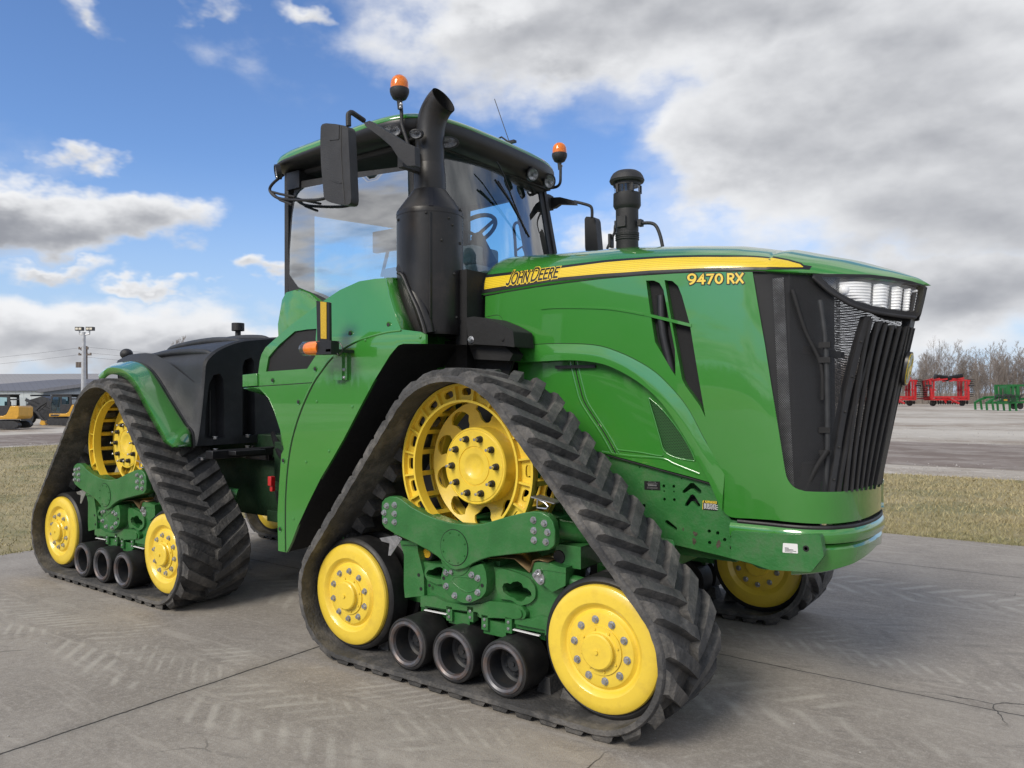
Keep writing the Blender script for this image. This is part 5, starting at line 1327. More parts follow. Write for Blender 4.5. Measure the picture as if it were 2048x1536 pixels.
# air pre-cleaner
PY = 1.62; pc_, rr = CR(1254, 400, PY, 28); zz = lambda v: float(P(1254, v, y=PY)[2]); mb = MB(); k = rr/28
mb.lathe([(.0001, zz(343)), (22*k, zz(344)), (28*k, zz(348)), (32*k, zz(354)), (35*k, zz(362)), (33*k, zz(366)), (27*k, zz(367)), (27*k, zz(373)), (25*k, zz(373.5))], (pc_[0], PY, 0), 'z', 40, 0)
mb.lathe([(27*k, zz(388)), (27.5*k, zz(412)), (25*k, zz(417)), (22.5*k, zz(420)), (22.5*k, zz(462)), (22*k, zz(465)), (23.5*k, zz(466)), (23.5*k, zz(470)), (22*k, zz(472)), (23*k, zz(478)), (22*k, zz(482)), (22.5*k, zz(500)), (22*k, zz(505))], (pc_[0], PY, 0), 'z', 40, 0)
for i in range(4): mb.tube([(pc_[0]+22.7*k*cos(a), PY+22.7*k*sin(a), zz(468+i*4)) for a in np.linspace(0, 2*pi, 25)], .005, 6)
for a in (.6, 2.6, 4.4, 5.6): mb.box((pc_[0]+26*k*cos(a), PY+26*k*sin(a), zz(380)), (.02, .02, .06))
prec = mb.build('air_precleaner', 'plastic', ROOT, ang=35)
mb = MB(); mb.lathe([(25.5*k, zz(373)), (25.5*k, zz(389))], (pc_[0], PY, 0), 'z', 40, 0); mb.f.pop(); mb.f.pop(); mb.m.pop(); mb.m.pop(); mb.build('cleaner_bowl', 'glass_clear', prec)
mb = MB(); mb.lathe([(12*k, zz(373)), (12*k, zz(389))], (pc_[0], PY, 0), 'z', 20, 0)
mb.tube([P(u, v, y=PY) for u, v in ((1277, 447), (1300, 446), (1312, 452), (1320, 470), (1325, 492), (1327, 505))], .013, 10, 0, 4)
mb.tube([P(u, v, y=PY) for u, v in ((1234, 447), (1230, 452), (1229, 465), (1222, 480), (1214, 498))], .010, 10, 0, 3); mb.box(P(1281, 446, y=PY), (.03, .05, .05)); mb.box(P(1235, 450, y=PY), (.03, .05, .06)); mb.box(P(1222, 482, y=PY), (.02, .06, .10)); mb.box((pc_[0], PY-22*k, zz(447)), (.07, .03, .08))
mb.build('cleaner_bracket', 'plastic', prec, bevel=.003)

# ================================================================ rear half: tank, fender, fittings
z4r = lambda pts: Q(4.655, 180, 630, pts)
XF = float(P(389, 892, y=.31)[0])
A = z4r([(80, 568), (150, 505), (250, 455), (370, 433), (470, 448), (560, 515), (640, 622), (750, 800), (880, 1010), (932, 1090), (947, 1226)])
B = z4r([(84, 574), (170, 498), (270, 498), (345, 535), (410, 600), (470, 690), (520, 790), (620, 980), (705, 1130), (722, 1172), (800, 1228)])
n = 70
Pa = np.array(smooth_poly([tuple(P(u, v, y=.30)) for u, v in A], 8, False)); Pb = np.array(smooth_poly([tuple(P(u, v, y=.07)) for u, v in B], 8, False))
def rs(Pp, n):
    d = np.concatenate([[0], np.cumsum(np.linalg.norm(np.diff(Pp, axis=0), axis=1))]); t = np.linspace(0, d[-1], n); return np.stack([np.interp(t, d, Pp[:, i]) for i in range(3)], 1)
Pa, Pb = rs(Pa, n), rs(Pb, n)
_o = np.argsort(Pa[:, 0]); FX_, FZ_ = Pa[_o, 0], Pa[_o, 2]
fp_ = z4r([(975, 1222), (1000, 1100), (1035, 800), (1055, 560), (1068, 440), (1120, 370), (1200, 310), (1330, 255), (1450, 228), (1600, 215), (1760, 205)])
fr = [P(u, v, x=XF) for u, v in fp_]; fyz = [(p[1], p[2]) for p in fr]
fyz = [p for p in fyz if p[0] < YC-.02]; ztop = fyz[-1][1]; fyz.append((YC, ztop+.01))
prof = fyz+[(mir(y), z) for y, z in reversed(fyz[:-1])]; prof = smooth_poly(prof, 3, False)
mb = MB(); xs = [XF, XF-.02]+[XF-.02-1.43*i/14 for i in range(1, 15)]; sc_ = [(.985, .985)]+[(1, float(np.interp(XF-x, [0, .35, .8, 1.25, 1.45], [1, 1, .985, .955, .90]))) for x in xs[1:]]
b0 = len(mb.v); K = len(prof); zb_ = prof[0][1]
for x, (sy, sz) in zip(xs, sc_):
    zbx = max(zb_, float(np.interp(x, FX_, FZ_))-.03); zt_ = zb_+(ztop-zb_)*sz
    for y, z in prof: f_ = (z-zb_)/(ztop-zb_); mb.v.append((x, YC+(y-YC)*sy, min(zbx+f_*(zt_-zbx), zb_+(z-zb_)*sz) if f_ > .5 else zbx+f_*(zt_-zbx)))
for i in range(len(xs)-1):
    for k in range(K-1): mb.f.append((b0+i*K+k, b0+i*K+k+1, b0+(i+1)*K+k+1, b0+(i+1)*K+k)); mb.m.append(0)
mb.f.append(tuple(b0+(len(xs)-1)*K+k for k in range(K))); mb.m.append(0)
tank = mb.build('rear_tank', 'tank', ROOT, ang=35)
# front face with alcoves
al = []
for h in ([(1068, 1140), (1075, 900), (1110, 640), (1150, 560), (1210, 545), (1240, 600), (1250, 900), (1250, 1140), (1180, 1158)], [(1420, 1120), (1420, 480), (1440, 420), (1500, 395), (1525, 430), (1535, 800), (1540, 1110), (1490, 1130)]):
    al.append([tuple(P(u, v, x=XF)[[1, 2]]) for u, v in z4r(h)])
mb = MB(); fo_ = [(YC+(y-YC)*.985, zb_+(z-zb_)*.985) for y, z in prof]
patch(mb, fo_, lambda a, b: (XF+.002, a, b), al, .15, .006, (-1, 0, 0), grid=False)
for h in al:
    lp = dens(h, .05); b0 = len(mb.v)
    for y, z in lp: mb.v += [(XF+.002, y, z), (XF-.13, y, z)]
    n = len(lp)
    for i in range(n): j = (i+1) % n; mb.f.append((b0+2*i, b0+2*j, b0+2*j+1, b0+2*i+1)); mb.m.append(0)
    patch(mb, h, lambda a, b: (XF-.13, a, b), (), .3, 0, grid=False)
    cy = np.mean([p[0] for p in h]); mb.tube([(XF-.12, cy+.02, min(p[1] for p in h)+.03), (XF-.12, cy+.02, max(p[1] for p in h)-.15)], .012, 8)
mb.build('tank_front_face', 'tank', tank, ang=40)
mb = MB()
for (u, v) in ((1165, 1130), (1468, 1112), (1168, 1243), (1466, 1215), (1042, 1325), (1243, 1310), (1435, 1298)): hexbolt(mb, P(*z4r([(u, v)])[0], x=XF+.03), .017, .025, 'z', -1)
for (u, v) in ((1515, 1230), (1510, 1262), (1508, 1296)): hexbolt(mb, P(*z4r([(u, v)])[0], x=XF+.06), .015, .012, 'x', 1, m=1)
mb.build('tank_bolt', ['steel', 'dark_steel'], tank)
mb = MB()
for yo in (.50, .80, 1.10, mir(.5), mir(.8), mir(1.1)):
    zt = float(np.interp(min(yo, mir(yo)), [p[0] for p in fyz], [p[1] for p in fyz]))
    zz_ = lambda f: zb_+(zt-zb_)*f
    mb.tube([(XF-.02, yo, zz_(1)-.03), (XF-.15, yo, zz_(1)+.0), (XF-.5, yo, zz_(1)+.012), (XF-.9, yo, zz_(.985)+.008), (XF-1.2, yo, zz_(.96)+.0), (XF-1.3, yo, zz_(.93)-.02)], [.02, .03, .035, .035, .03, .02], 12, 0, 4)
mb.build('tank_rib', 'tank', tank, ang=60)
mb = MB(); mb.box((-3.62, 1.0, 1.24), (.10, 1.5, .07)); mb.box((-3.8, .9, 1.20), (.35, .12, .10)); mb.box((-3.55, .55, 1.25), (.16, .30, .04)); mb.box((-3.45, 1.3, 1.12), (.35, .8, .18)); mb.cyl((-3.4, .95, 1.15), (-2.75, .90, .85), .03, 12)
mb.build('tank_bracket', 'black', tank, bevel=.006)
# green arch fender over the rear track
mb = MB(); R = 8; b0 = 0; n = 70
cen = np.array([XD+LR, 0, 1.2])
for i in range(n):
    for j in range(R+1):
        t = j/R; p = Pa[i]*(1-t)+Pb[i]*t; d = p-cen; d[1] = 0; d /= np.linalg.norm(d); p = p+d*.010*(1-(2*t-1)**2)**.5; mb.v.append(tuple(p))
    d = Pb[i]-cen; d[1] = 0; d /= np.linalg.norm(d); mb.v.append(tuple(Pb[i]-d*.060+np.array([0, .004, 0])))
K = R+2
for i in range(n-1):
    for k in range(K-1): c_ = b0+i*K+k; mb.f.append((c_, c_+K, c_+K+1, c_+1)); mb.m.append(0)
fo = mb.build('rear_fender', ['green', 'black_matte'], ROOT, ang=45)
sd = fo.modifiers.new('s', 'SOLIDIFY'); sd.thickness = .012; sd.offset = 0
c = fo.copy(); COL.objects.link(c); c.scale.y = -1; c.location = (fo.location.x, YC, 0)
mb = MB(); L_ = [(x, y+.02, z-.01) for x, y, z in Pa[12:]]; mb.tube(L_, .014, 8); mb.build('fender_seal', 'rubber_dark', fo)
# rear work lamp ball and filler post
mb = MB(); p, r = CR(253, 708, .5, 12); mb.sphere(p, r, 20, 0, (1.1, 1, .9)); mb.cyl(p, p+np.array([0, 0, -.14]), .02, 10); mb.cyl(p+np.array([.06, 0, 0]), p+np.array([.05, 0, -.13]), .006, 6)
mb.build('rear_work_lamp', 'plastic', ROOT)
mb = MB(); p = P(476, 662, y=1.2); mb.cyl(p+np.array([0, 0, .06]), p+np.array([0, 0, -.28]), .028, 14); mb.cyl(p+np.array([0, 0, .0]), p+np.array([0, 0, .08]), .062, 24); mb.build('filler_cap_post', 'plastic', ROOT, bevel=.004)
# ================================================================ setting
def flat(name, poly, z, m, kind='structure', thick=0):
    mb = MB(); mb.add([(x, y, z) for x, y in poly], [tuple(range(len(poly)))])
    o = mb.build(name, m); o['kind'] = kind; return o
class NT:
    """small helper for writing shader maths"""
    def __init__(s, nt): s.nt = nt
    def m(s, op, *a, clamp=False):
        n = nd(s.nt, 'ShaderNodeMath', operation=op); n.use_clamp = clamp
        for i, x in enumerate(a):
            if isinstance(x, (int, float)): n.inputs[i].default_value = x
            else: s.nt.links.new(x, n.inputs[i])
        return n.outputs[0]
    def ss(s, x, a, b):
        n = nd(s.nt, 'ShaderNodeMapRange'); n.interpolation_type = 'SMOOTHSTEP'; n.inputs['From Min'].default_value = a; n.inputs['From Max'].default_value = b
        if isinstance(x, (int, float)): n.inputs['Value'].default_value = x
        else: s.nt.links.new(x, n.inputs['Value'])
        return n.outputs['Result']
    def noise(s, vec, scale, detail=6, rough=.6, dist=0.0):
        n = nd(s.nt, 'ShaderNodeTexNoise'); n.inputs['Scale'].default_value = scale; n.inputs['Detail'].default_value = detail; n.inputs['Roughness'].default_value = rough; n.inputs['Distortion'].default_value = dist
        s.nt.links.new(vec, n.inputs['Vector']); return n.outputs['Fac']
    def mix(s, f, a, b):
        n = nd(s.nt, 'ShaderNodeMix', data_type='RGBA')
        for sock, x in ((n.inputs['Factor'], f), (n.inputs[6], a), (n.inputs[7], b)):
            if isinstance(x, (int, float)): sock.default_value = x
            elif isinstance(x, tuple): sock.default_value = (*x, 1)
            else: s.nt.links.new(x, sock)
        return n.outputs[2]
    def comb(s, x, y, z=0.0):
        n = nd(s.nt, 'ShaderNodeCombineXYZ')
        for i, v in enumerate((x, y, z)):
            if isinstance(v, (int, float)): n.inputs[i].default_value = v
            else: s.nt.links.new(v, n.inputs[i])
        return n.outputs[0]
def new_mat(name, rough=.8):
    m = bpy.data.materials.new(name); m.use_nodes = True; b = m.node_tree.nodes['Principled BSDF']; b.inputs['Roughness'].default_value = rough
    return m, m.node_tree, b, NT(m.node_tree)
def pos(nt):
    g = nd(nt, 'ShaderNodeNewGeometry'); sp = nd(nt, 'ShaderNodeSeparateXYZ'); nt.links.new(g.outputs['Position'], sp.inputs[0]); return g.outputs['Position'], sp.outputs[0], sp.outputs[1]

def concrete():
    m, nt, b, N = new_mat('yard_concrete', .78); p, X, Y = pos(nt)
    n1 = N.noise(p, .55, 5, .6); n2 = N.noise(p, 3.2, 9, .72); n3 = N.noise(p, 26, 8, .75); n4 = N.noise(p, 160, 3, .6)
    col = N.mix(N.ss(n1, .3, .7), (.315, .280, .243), (.435, .395, .350))
    col = N.mix(N.m('MULTIPLY', N.ss(n2, .42, .72), .65), col, (.245, .215, .188))
    col = N.mix(N.m('MULTIPLY', N.ss(n3, .45, .70), .60), col, (.55, .51, .455))
    # old brushed-in streaks, mostly along x
    st = N.noise(N.comb(N.m('MULTIPLY', X, 1.1), N.m('MULTIPLY', Y, 7.5), 0.0), 1.0, 7, .66, .4)
    st2 = N.noise(N.comb(N.m('MULTIPLY', N.m('ADD', X, N.m('MULTIPLY', Y, .6)), 2.0), N.m('MULTIPLY', N.m('SUBTRACT', Y, N.m('MULTIPLY', X, .45)), 12), 3.0), 1.0, 7, .65, .3)
    col = N.mix(N.m('MULTIPLY', N.ss(st, .52, .66), .55), col, (.52, .475, .42))
    col = N.mix(N.m('MULTIPLY', N.ss(st2, .56, .68), .42), col, (.20, .18, .162))
    # dusty cleat prints: herringbone bars inside wandering wheel bands
    def prints(ang, off, half, pitch, k, seed, lo, hi):
        ca, sa = cos(ang), sin(ang)
        a = N.m('ADD', N.m('MULTIPLY', X, ca), N.m('MULTIPLY', Y, sa)); c = N.m('SUBTRACT', N.m('MULTIPLY', Y, ca), N.m('MULTIPLY', X, sa))
        w = N.m('MULTIPLY', N.m('SUBTRACT', N.noise(N.comb(a, seed, 0.0), .35, 2, .5), .5), .9)
        c = N.m('SUBTRACT', N.m('SUBTRACT', c, off), w); ac = N.m('ABSOLUTE', c)
        f = N.m('FRACT', N.m('ADD', N.m('MULTIPLY', N.m('SUBTRACT', a, N.m('MULTIPLY', ac, k)), 1/pitch), N.m('MULTIPLY', N.m('GREATER_THAN', c, 0.0), .5)))
        bar = N.m('MULTIPLY', N.ss(f, .20, .46), N.m('SUBTRACT', 1.0, N.ss(f, .54, .82)))
        band = N.m('MULTIPLY', N.m('SUBTRACT', 1.0, N.ss(ac, half*.75, half)), N.ss(ac, .02, .05))
        wear = N.ss(N.noise(N.comb(a, c, seed), 1.1, 8, .75, .6), lo, hi)
        return N.m('MULTIPLY', N.m('MULTIPLY', bar, band), wear)
    pr = prints(.0, .9, .36, .20, .9, 3.1, .38, .60); pr2 = prints(.10, 3.9, .40, .22, .8, 7.7, .36, .58); pr3 = prints(.02, -.75, .33, .17, 1.0, 5.5, .44, .62)
    pr6 = prints(-.05, 2.2, .34, .13, .8, 2.2, .46, .60); pr7 = prints(.18, -.1, .36, .12, 1.1, 6.6, .48, .62)
    pr4 = prints(.45, -1.6, .36, .24, .9, 1.4, .42, .6); pr5 = prints(-.25, 2.9, .35, .20, .9, 9.2, .42, .62)
    lt = N.m('MAXIMUM', N.m('MAXIMUM', N.m('MAXIMUM', pr, pr2), pr3), N.m('MAXIMUM', pr6, pr7))
    col = N.mix(N.m('MULTIPLY', lt, .52), col, (.66, .62, .55))
    col = N.mix(N.m('MULTIPLY', N.m('MAXIMUM', pr4, pr5), .42), col, (.17, .155, .14))
    col = N.mix(N.m('MULTIPLY', N.ss(n4, .54, .70), .6), col, (.10, .09, .08))
    n5 = N.noise(p, 75, 4, .7); col = N.mix(N.m('MULTIPLY', N.ss(n5, .50, .64), .45), col, (.50, .47, .42)); n6 = N.noise(p, 11, 6, .7, .6); col = N.mix(N.m('MULTIPLY', N.ss(n6, .56, .70), .30), col, (.19, .165, .14))
    # saw-cut joints
    jn = N.m('MULTIPLY', N.m('SUBTRACT', N.noise(p, 5, 6, .7), .5), .035); 
    j1 = N.m('ABSOLUTE', N.m('ADD', N.m('ADD', X, 2.03), jn)); j2 = N.m('ABSOLUTE', N.m('ADD', N.m('SUBTRACT', Y, 1.53), jn)); j3 = N.m('ABSOLUTE', N.m('ADD', N.m('SUBTRACT', X, 3.6), jn)); j4 = N.m('ABSOLUTE', N.m('ADD', N.m('SUBTRACT', Y, 5.2), jn))
    js = N.m('MINIMUM', N.m('MINIMUM', j1, N.m('ADD', j2, .002)), N.m('MINIMUM', j3, N.m('ADD', j4, .003)))
    jm = N.m('SUBTRACT', 1.0, N.ss(js, .003, .010)); col = N.mix(N.m('MULTIPLY', jm, .93), col, (.012, .011, .010))
    col = N.mix(N.m('MULTIPLY', N.m('SUBTRACT', 1.0, N.ss(js, .0, .09)), .20), col, (.12, .112, .10))
    # meandering cracks
    vo = nd(nt, 'ShaderNodeTexVoronoi'); vo.feature = 'DISTANCE_TO_EDGE'; vo.inputs['Scale'].default_value = .42
    wv = nd(nt, 'ShaderNodeTexNoise'); wv.inputs['Scale'].default_value = 3.0; wv.inputs['Detail'].default_value = 8; nt.links.new(p, wv.inputs['Vector'])
    va = nd(nt, 'ShaderNodeVectorMath', operation='MULTIPLY_ADD'); nt.links.new(wv.outputs['Color'], va.inputs[0]); va.inputs[1].default_value = (.28, .28, 0); nt.links.new(p, va.inputs[2])
    nt.links.new(va.outputs[0], vo.inputs['Vector'])
    ck = N.m('MULTIPLY', N.m('SUBTRACT', 1.0, N.ss(vo.outputs['Distance'], .0008, .0032)), N.ss(N.noise(p, .5, 3, .6), .50, .58))
    col = N.mix(N.m('MULTIPLY', ck, .85), col, (.025, .022, .02))
    vm = nd(nt, 'ShaderNodeVectorMath', operation='MULTIPLY'); nt.links.new(col, vm.inputs[0]); vm.inputs[1].default_value = (.80, .80, .79); col = vm.outputs[0]
    nt.links.new(col, b.inputs['Base Color'])
    h = N.m('ADD', N.m('ADD', N.m('MULTIPLY', n3, .5), N.m('MULTIPLY', n4, .25)), N.m('ADD', N.m('MULTIPLY', jm, -1.5), N.m('MULTIPLY', lt, .12)))
    bp_ = nd(nt, 'ShaderNodeBump'); bp_.inputs['Strength'].default_value = .8; bp_.inputs['Distance'].default_value = .010; nt.links.new(h, bp_.inputs['Height']); nt.links.new(bp_.outputs['Normal'], b.inputs['Normal'])
    return m
def ground_mat(name, cols, scales, bump=.5):
    m, nt, b, N = new_mat(name, .9); p, X, Y = pos(nt)
    n1 = N.noise(p, scales[0], 6, .65); n2 = N.noise(N.comb(N.m('MULTIPLY', X, scales[1]*.6), N.m('MULTIPLY', Y, scales[1]), 0.0), 1.0, 8, .7, .5); n3 = N.noise(p, scales[2], 5, .7)
    c = N.mix(N.ss(n1, .35, .65), cols[0], cols[1]); c = N.mix(N.m('MULTIPLY', N.ss(n2, .44, .62), .85), c, cols[2]); c = N.mix(N.m('MULTIPLY', N.ss(n3, .5, .72), .6), c, cols[3])
    nt.links.new(c, b.inputs['Base Color']); bp_ = nd(nt, 'ShaderNodeBump'); bp_.inputs['Strength'].default_value = bump; bp_.inputs['Distance'].default_value = .03
    nt.links.new(N.m('ADD', n3, n1), bp_.inputs['Height']); nt.links.new(bp_.outputs['Normal'], b.inputs['Normal']); return m
m_gravel = ground_mat('gravel_lot', [(.50, .465, .41), (.40, .365, .315), (.25, .200, .155), (.62, .58, .52)], (.06, .16, 1.2))
m_dirt = ground_mat('dirt_road', [(.165, .128, .105), (.215, .175, .150), (.30, .265, .235), (.125, .092, .075)], (.25, .9, 5))
m_turf = ground_mat('turf_soil', [(.28, .235, .125), (.35, .295, .165), (.17, .17, .075), (.38, .32, .19)], (.45, .8, 7))
g = flat('ground', [(-1500, -1500), (1500, -1500), (1500, 1500), (-1500, 1500)], -.05, m_gravel)
flat('dirt_road', [(-37, -80), (-28.5, -80), (-28.5, 17.6), (80, 17.6), (80, 27.5), (-37, 27.5)], -.046, m_dirt)
lawn = flat('lawn', [(-27.2, -80), (-7.3, -80), (-7.3, 7.02), (70, 7.02), (70, 14.9), (-27.2, 14.9)], -.020, m_turf)
mb = MB(); mb.box((26.35, -26.5, -.098), (67.3, 67.0, .20)); pad = mb.build('concrete_pad', concrete(), bevel=.01); pad['kind'] = 'structure'; pad.location.z = -.002
# grass blades: one sheet of turf
def grass():
    rg = np.random.default_rng(4); n = 0; V = []; Cc = []
    def sow(x0, x1, y0, y1, k, w, h):
        x = rg.uniform(x0, x1, k); y = rg.uniform(y0, y1, k); return x, y, np.full(k, w), np.full(k, h)
    S = [sow(-3.5, 6.5, 7.0, 9.2, 30000, .010, .055), sow(-4, 6, 9.2, 14.9, 30000, .015, .06), sow(-4, 7, 6.98, 7.06, 2600, .009, .06), sow(-4, 7, 6.90, 7.0, 700, .008, .05), sow(-16, -7.3, -1.0, 6.0, 26000, .011, .055), sow(-27, -16, 1, 12, 20000, .018, .06), sow(-7.42, -7.22, -2, 7, 2500, .010, .06)]
    x, y, w, h = [np.concatenate([s[i] for s in S]) for i in range(4)]
    k = len(x); a = rg.uniform(0, 2*pi, k); ln = rg.uniform(.2, 1.3, k)*h; hh = h*rg.uniform(.4, 1.15, k); b_ = rg.uniform(0, 2*pi, k)
    patchy = .5+.5*np.sin(x*1.3+np.sin(y*.9)*2)*np.cos(y*1.7+x*.4)
    keep = rg.uniform(0, 1, k) < .45+.55*patchy; x, y, w, a, ln, hh, b_, patchy = [q_[keep] for q_ in (x, y, w, a, ln, hh, b_, patchy)]; k = len(x)
    dx, dy = np.cos(a)*w/2, np.sin(a)*w/2; z = np.full(k, -.022)
    tx, ty = x+np.cos(b_)*ln, y+np.sin(b_)*ln
    v = np.stack([np.stack([x-dx, y-dy, z], 1), np.stack([x+dx, y+dy, z], 1), np.stack([tx, ty, z+hh], 1)], 1).reshape(-1, 3)
    me = bpy.data.meshes.new('grass'); me.vertices.add(3*k); me.vertices.foreach_set('co', v.ravel()); me.loops.add(3*k); me.loops.foreach_set('vertex_index', np.arange(3*k)); me.polygons.add(k)
    me.polygons.foreach_set('loop_start', np.arange(0, 3*k, 3)); me.polygons.foreach_set('loop_total', np.full(k, 3)); me.update()
    edge = np.exp(-np.maximum(0, np.minimum(np.abs(y-7.0), np.abs(x+7.3)))/.9)
    g_ = np.clip(.08+.5*edge*rg.uniform(.4, 1.2, k)+.35*(1-patchy)*rg.uniform(0, 1, k), 0, 1)[:, None]
    c = (1-g_)*np.array([.44, .365, .205])+g_*np.array([.165, .185, .065]); c *= rg.uniform(.6, 1.3, k)[:, None]
    ca = me.color_attributes.new('tint', 'FLOAT_COLOR', 'POINT'); ca.data.foreach_set('color', np.repeat(np.concatenate([c, np.ones((k, 1))], 1), 3, 0).ravel().astype(np.float32))
    m, nt, b, N = new_mat('grass_blade', .8); at = nd(nt, 'ShaderNodeAttribute'); at.attribute_name = 'tint'; nt.links.new(at.outputs['Color'], b.inputs['Base Color']); me.materials.append(m)
    o = bpy.data.objects.new('grass', me); COL.objects.link(o); tag(o, 'short dormant yellow green grass beyond the concrete pad', 'grass', kind='stuff')
grass()
# stones on the pad and the gravel verge
def stones():
    rg = random.Random(11); mb = MB()
    def st_(x, y, z, r):
        b0 = len(mb.v); vs = [(1, 0, 0), (-1, 0, 0), (0, 1, 0), (0, -1, 0), (0, 0, .7), (0, 0, -.3)]; a = rg.uniform(0, 6)
        for vx, vy, vz in vs:
            k = r*rg.uniform(.7, 1.2); mb.v.append((x+(vx*cos(a)-vy*sin(a))*k, y+(vx*sin(a)+vy*cos(a))*k, z+vz*k))
        for f in ((0, 2, 4), (2, 1, 4), (1, 3, 4), (3, 0, 4), (2, 0, 5), (1, 2, 5), (3, 1, 5), (0, 3, 5)): mb.f.append(tuple(b0+i for i in f)); mb.m.append(0)
    for i in range(420): st_(rg.uniform(-7, 5), rg.uniform(-2.5, 7), .002, rg.choice((.003, .004, .005, .008)))
    for i in range(2600): st_(rg.uniform(-8, 9), 15+abs(rg.gauss(0, 1.3))+rg.random()*.4, -.045, rg.uniform(.008, .024))
    for i in range(700): st_(rg.uniform(-9, 12), rg.uniform(27, 42), -.045, rg.uniform(.01, .035))
    for i in range(1200): st_(-27.6-abs(rg.gauss(0, .8)), rg.uniform(-4, 15), -.045, rg.uniform(.01, .03))
    o = mb.build('loose_gravel', mat('pale_stone', (.38, .36, .335), .85, var=.35, vscale=3)); tag(o, 'loose pale stones scattered over the concrete and along the gravel verge', 'gravel', kind='stuff')
stones()

# ================================================================ things far behind
def depth_at(u, v): p = P(u, v, z=0); return float((p-CAM) @ _F), p
class BG:
    """frame whose x runs to the right of the picture, z up; origin on the ground"""
    def __init__(s, u, v): s.d, s.p = depth_at(u, v); s.k = s.d/FPX; s.u = u; s.v = v
    def obj(s, name, label, cat, group=None, rot=0.0):
        o = empty(name, tuple(s.p), label, cat, group); o.rotation_euler = (0, 0, YAW+rot); return o
    def x(s, u): return (u-s.u)*s.k
    def z(s, v): return (s.v-v)*s.k
def bpart(mb, name, mats, par, **k):
    o = mb.build(name, mats, None, **k); o.parent = par; return o
M['cat_yellow'] = mat('machine_yellow', (.62, .33, .03), .4, var=.1, coat=.2); M['machine_dark'] = mat('machine_dark', (.03, .03, .033), .5, var=.3); M['dark_glass'] = mat('dark_glass', (.10, .17, .19), .12, var=.3, vscale=2)
def excavator(u0, v0, label, uc, mirror=1, boom=True):
    """u0,v0: centre of the undercarriage on the ground; body sizes in metres"""
    B = BG(u0, v0); r = B.obj('mini_excavator', label, 'excavator', 'yellow and black mini excavators in the yard', 0); r.scale = (.70, .70, .70)
    if mirror < 0: r.scale.x = -1
    mb = MB()
    for y in (-.85, .55):
        path = [(-1.15, 0), (1.15, 0), (1.45, .28), (1.15, .56), (-1.15, .56), (-1.45, .28)]
        pp = round_poly(path, .3, 4)
        patch(mb, [(a, b) for a, b in pp], lambda a, b, y=y: (a, y, b+.01), (), .5, .40, (0, 1, 0), 0, grid=False)
        for i in range(-3, 4): mb.lathe([(.14, -.012), (.001, -.014)], (i*.36, y, .2), 'y', 14, 0)
    bpart(mb, 'crawler_track', 'machine_dark', r, bevel=.02)
    mb = MB(); mb.box((0, 0, .55), (1.2, 1.2, .22)); bpart(mb, 'slewing_base', 'machine_dark', r)
    mb = MB(); body = [(-1.15, .72), (1.25, .72), (1.42, .95), (1.42, 1.62), (1.25, 1.72), (.75, 1.72), (.45, 1.1), (.2, .98), (-1.15, .98)]
    patch(mb, body, lambda a, b: (a, -.85, b), (), .5, 1.7, (0, 1, 0), 0, grid=False); bpart(mb, 'machine_body', 'cat_yellow', r, bevel=.05)
    mb = MB(); cb_ = [(-1.05, .98), (.25, .98), (.50, 1.2), (.75, 1.74), (.70, 2.55), (-.85, 2.55), (-1.0, 2.45), (-1.1, 1.6)]
    w1 = [(-.95, 1.15), (-.25, 1.10), (-.22, 2.35), (-.82, 2.38), (-.98, 1.75)]; w2 = [(-.10, 1.75), (.50, 1.75), (.52, 2.35), (-.10, 2.38)]
    patch(mb, cb_, lambda a, b: (a, -.82, b), (w1, w2), .5, .05, (0, 1, 0), 0, grid=False); patch(mb, cb_, lambda a, b: (a, .25, b), (w1, w2), .5, .05, (0, 1, 0), 0, grid=False)
    mb.box((-.1, -.27, 2.57), (1.7, 1.2, .07)); mb.box((.72, -.27, 2.2), (.05, 1.05, .1)); mb.box((-.05, -.27, 1.25), (1.0, 1.0, .5)); mb.box((.2, -.27, 1.7), (.2, .5, .7))
    bpart(mb, 'cab', 'machine_dark', r, bevel=.015)
    mb = MB(); patch(mb, w1, lambda a, b: (a, -.80, b), (), .5, 0, grid=False); patch(mb, w2, lambda a, b: (a, -.80, b), (), .5, 0, grid=False); bpart(mb, 'cab_window', M['glass_far'], r)
    mb = MB(); mb.add([(-1.0, -.856, .78), (-.35, -.856, .78), (-.20, -.856, .92), (-1.0, -.856, .92)], [(0, 1, 2, 3)]); bpart(mb, 'body_decal', 'machine_dark', r)
    if boom:
        mb = MB(); pts = [(-1.0, -.1, 1.35), (-1.35, -.1, 1.8), (-1.7, -.1, 2.05), (-2.2, -.1, 1.75), (-2.75, -.1, 1.25)]
        for a, b, w in ((0, 1, .26), (1, 2, .30), (2, 3, .24), (3, 4, .18)): mb.bar(pts[a], pts[b], .22, w)
        mb.cyl((-1.1, -.1, 1.0), (-1.6, -.1, 1.6), .06, 10); mb.cyl((-1.8, -.1, 1.75), (-2.6, -.1, 1.05), .05, 10); mb.bar((-2.75, -.1, 1.3), (-1.9, -.1, .25), .18, .18); mb.cyl((-2.5, -.1, 1.15), (-2.0, -.1, .6), .05, 8)
        bpart(mb, 'boom', 'machine_dark', r, bevel=.01)
        mb = MB(); bk = [(-2.1, .4), (-1.8, .35), (-1.7, .05), (-1.95, .0), (-2.2, .1)]; patch(mb, bk, lambda a, b: (a, -.4, b), (), .5, .6, (0, 1, 0), 0, grid=False); bpart(mb, 'bucket', 'cat_yellow', r)
    else:
        mb = MB(); mb.bar((-1.0, -.1, 1.15), (-2.3, -.1, 2.3), .22, .28); mb.bar((-2.3, -.1, 2.3), (-3.5, -.1, 1.9), .2, .22); bpart(mb, 'boom', 'machine_dark', r)
    return r
excavator(15, 857, 'yellow mini excavator cut off by the left edge of the photo, nearest the camera', 0, boom=False)
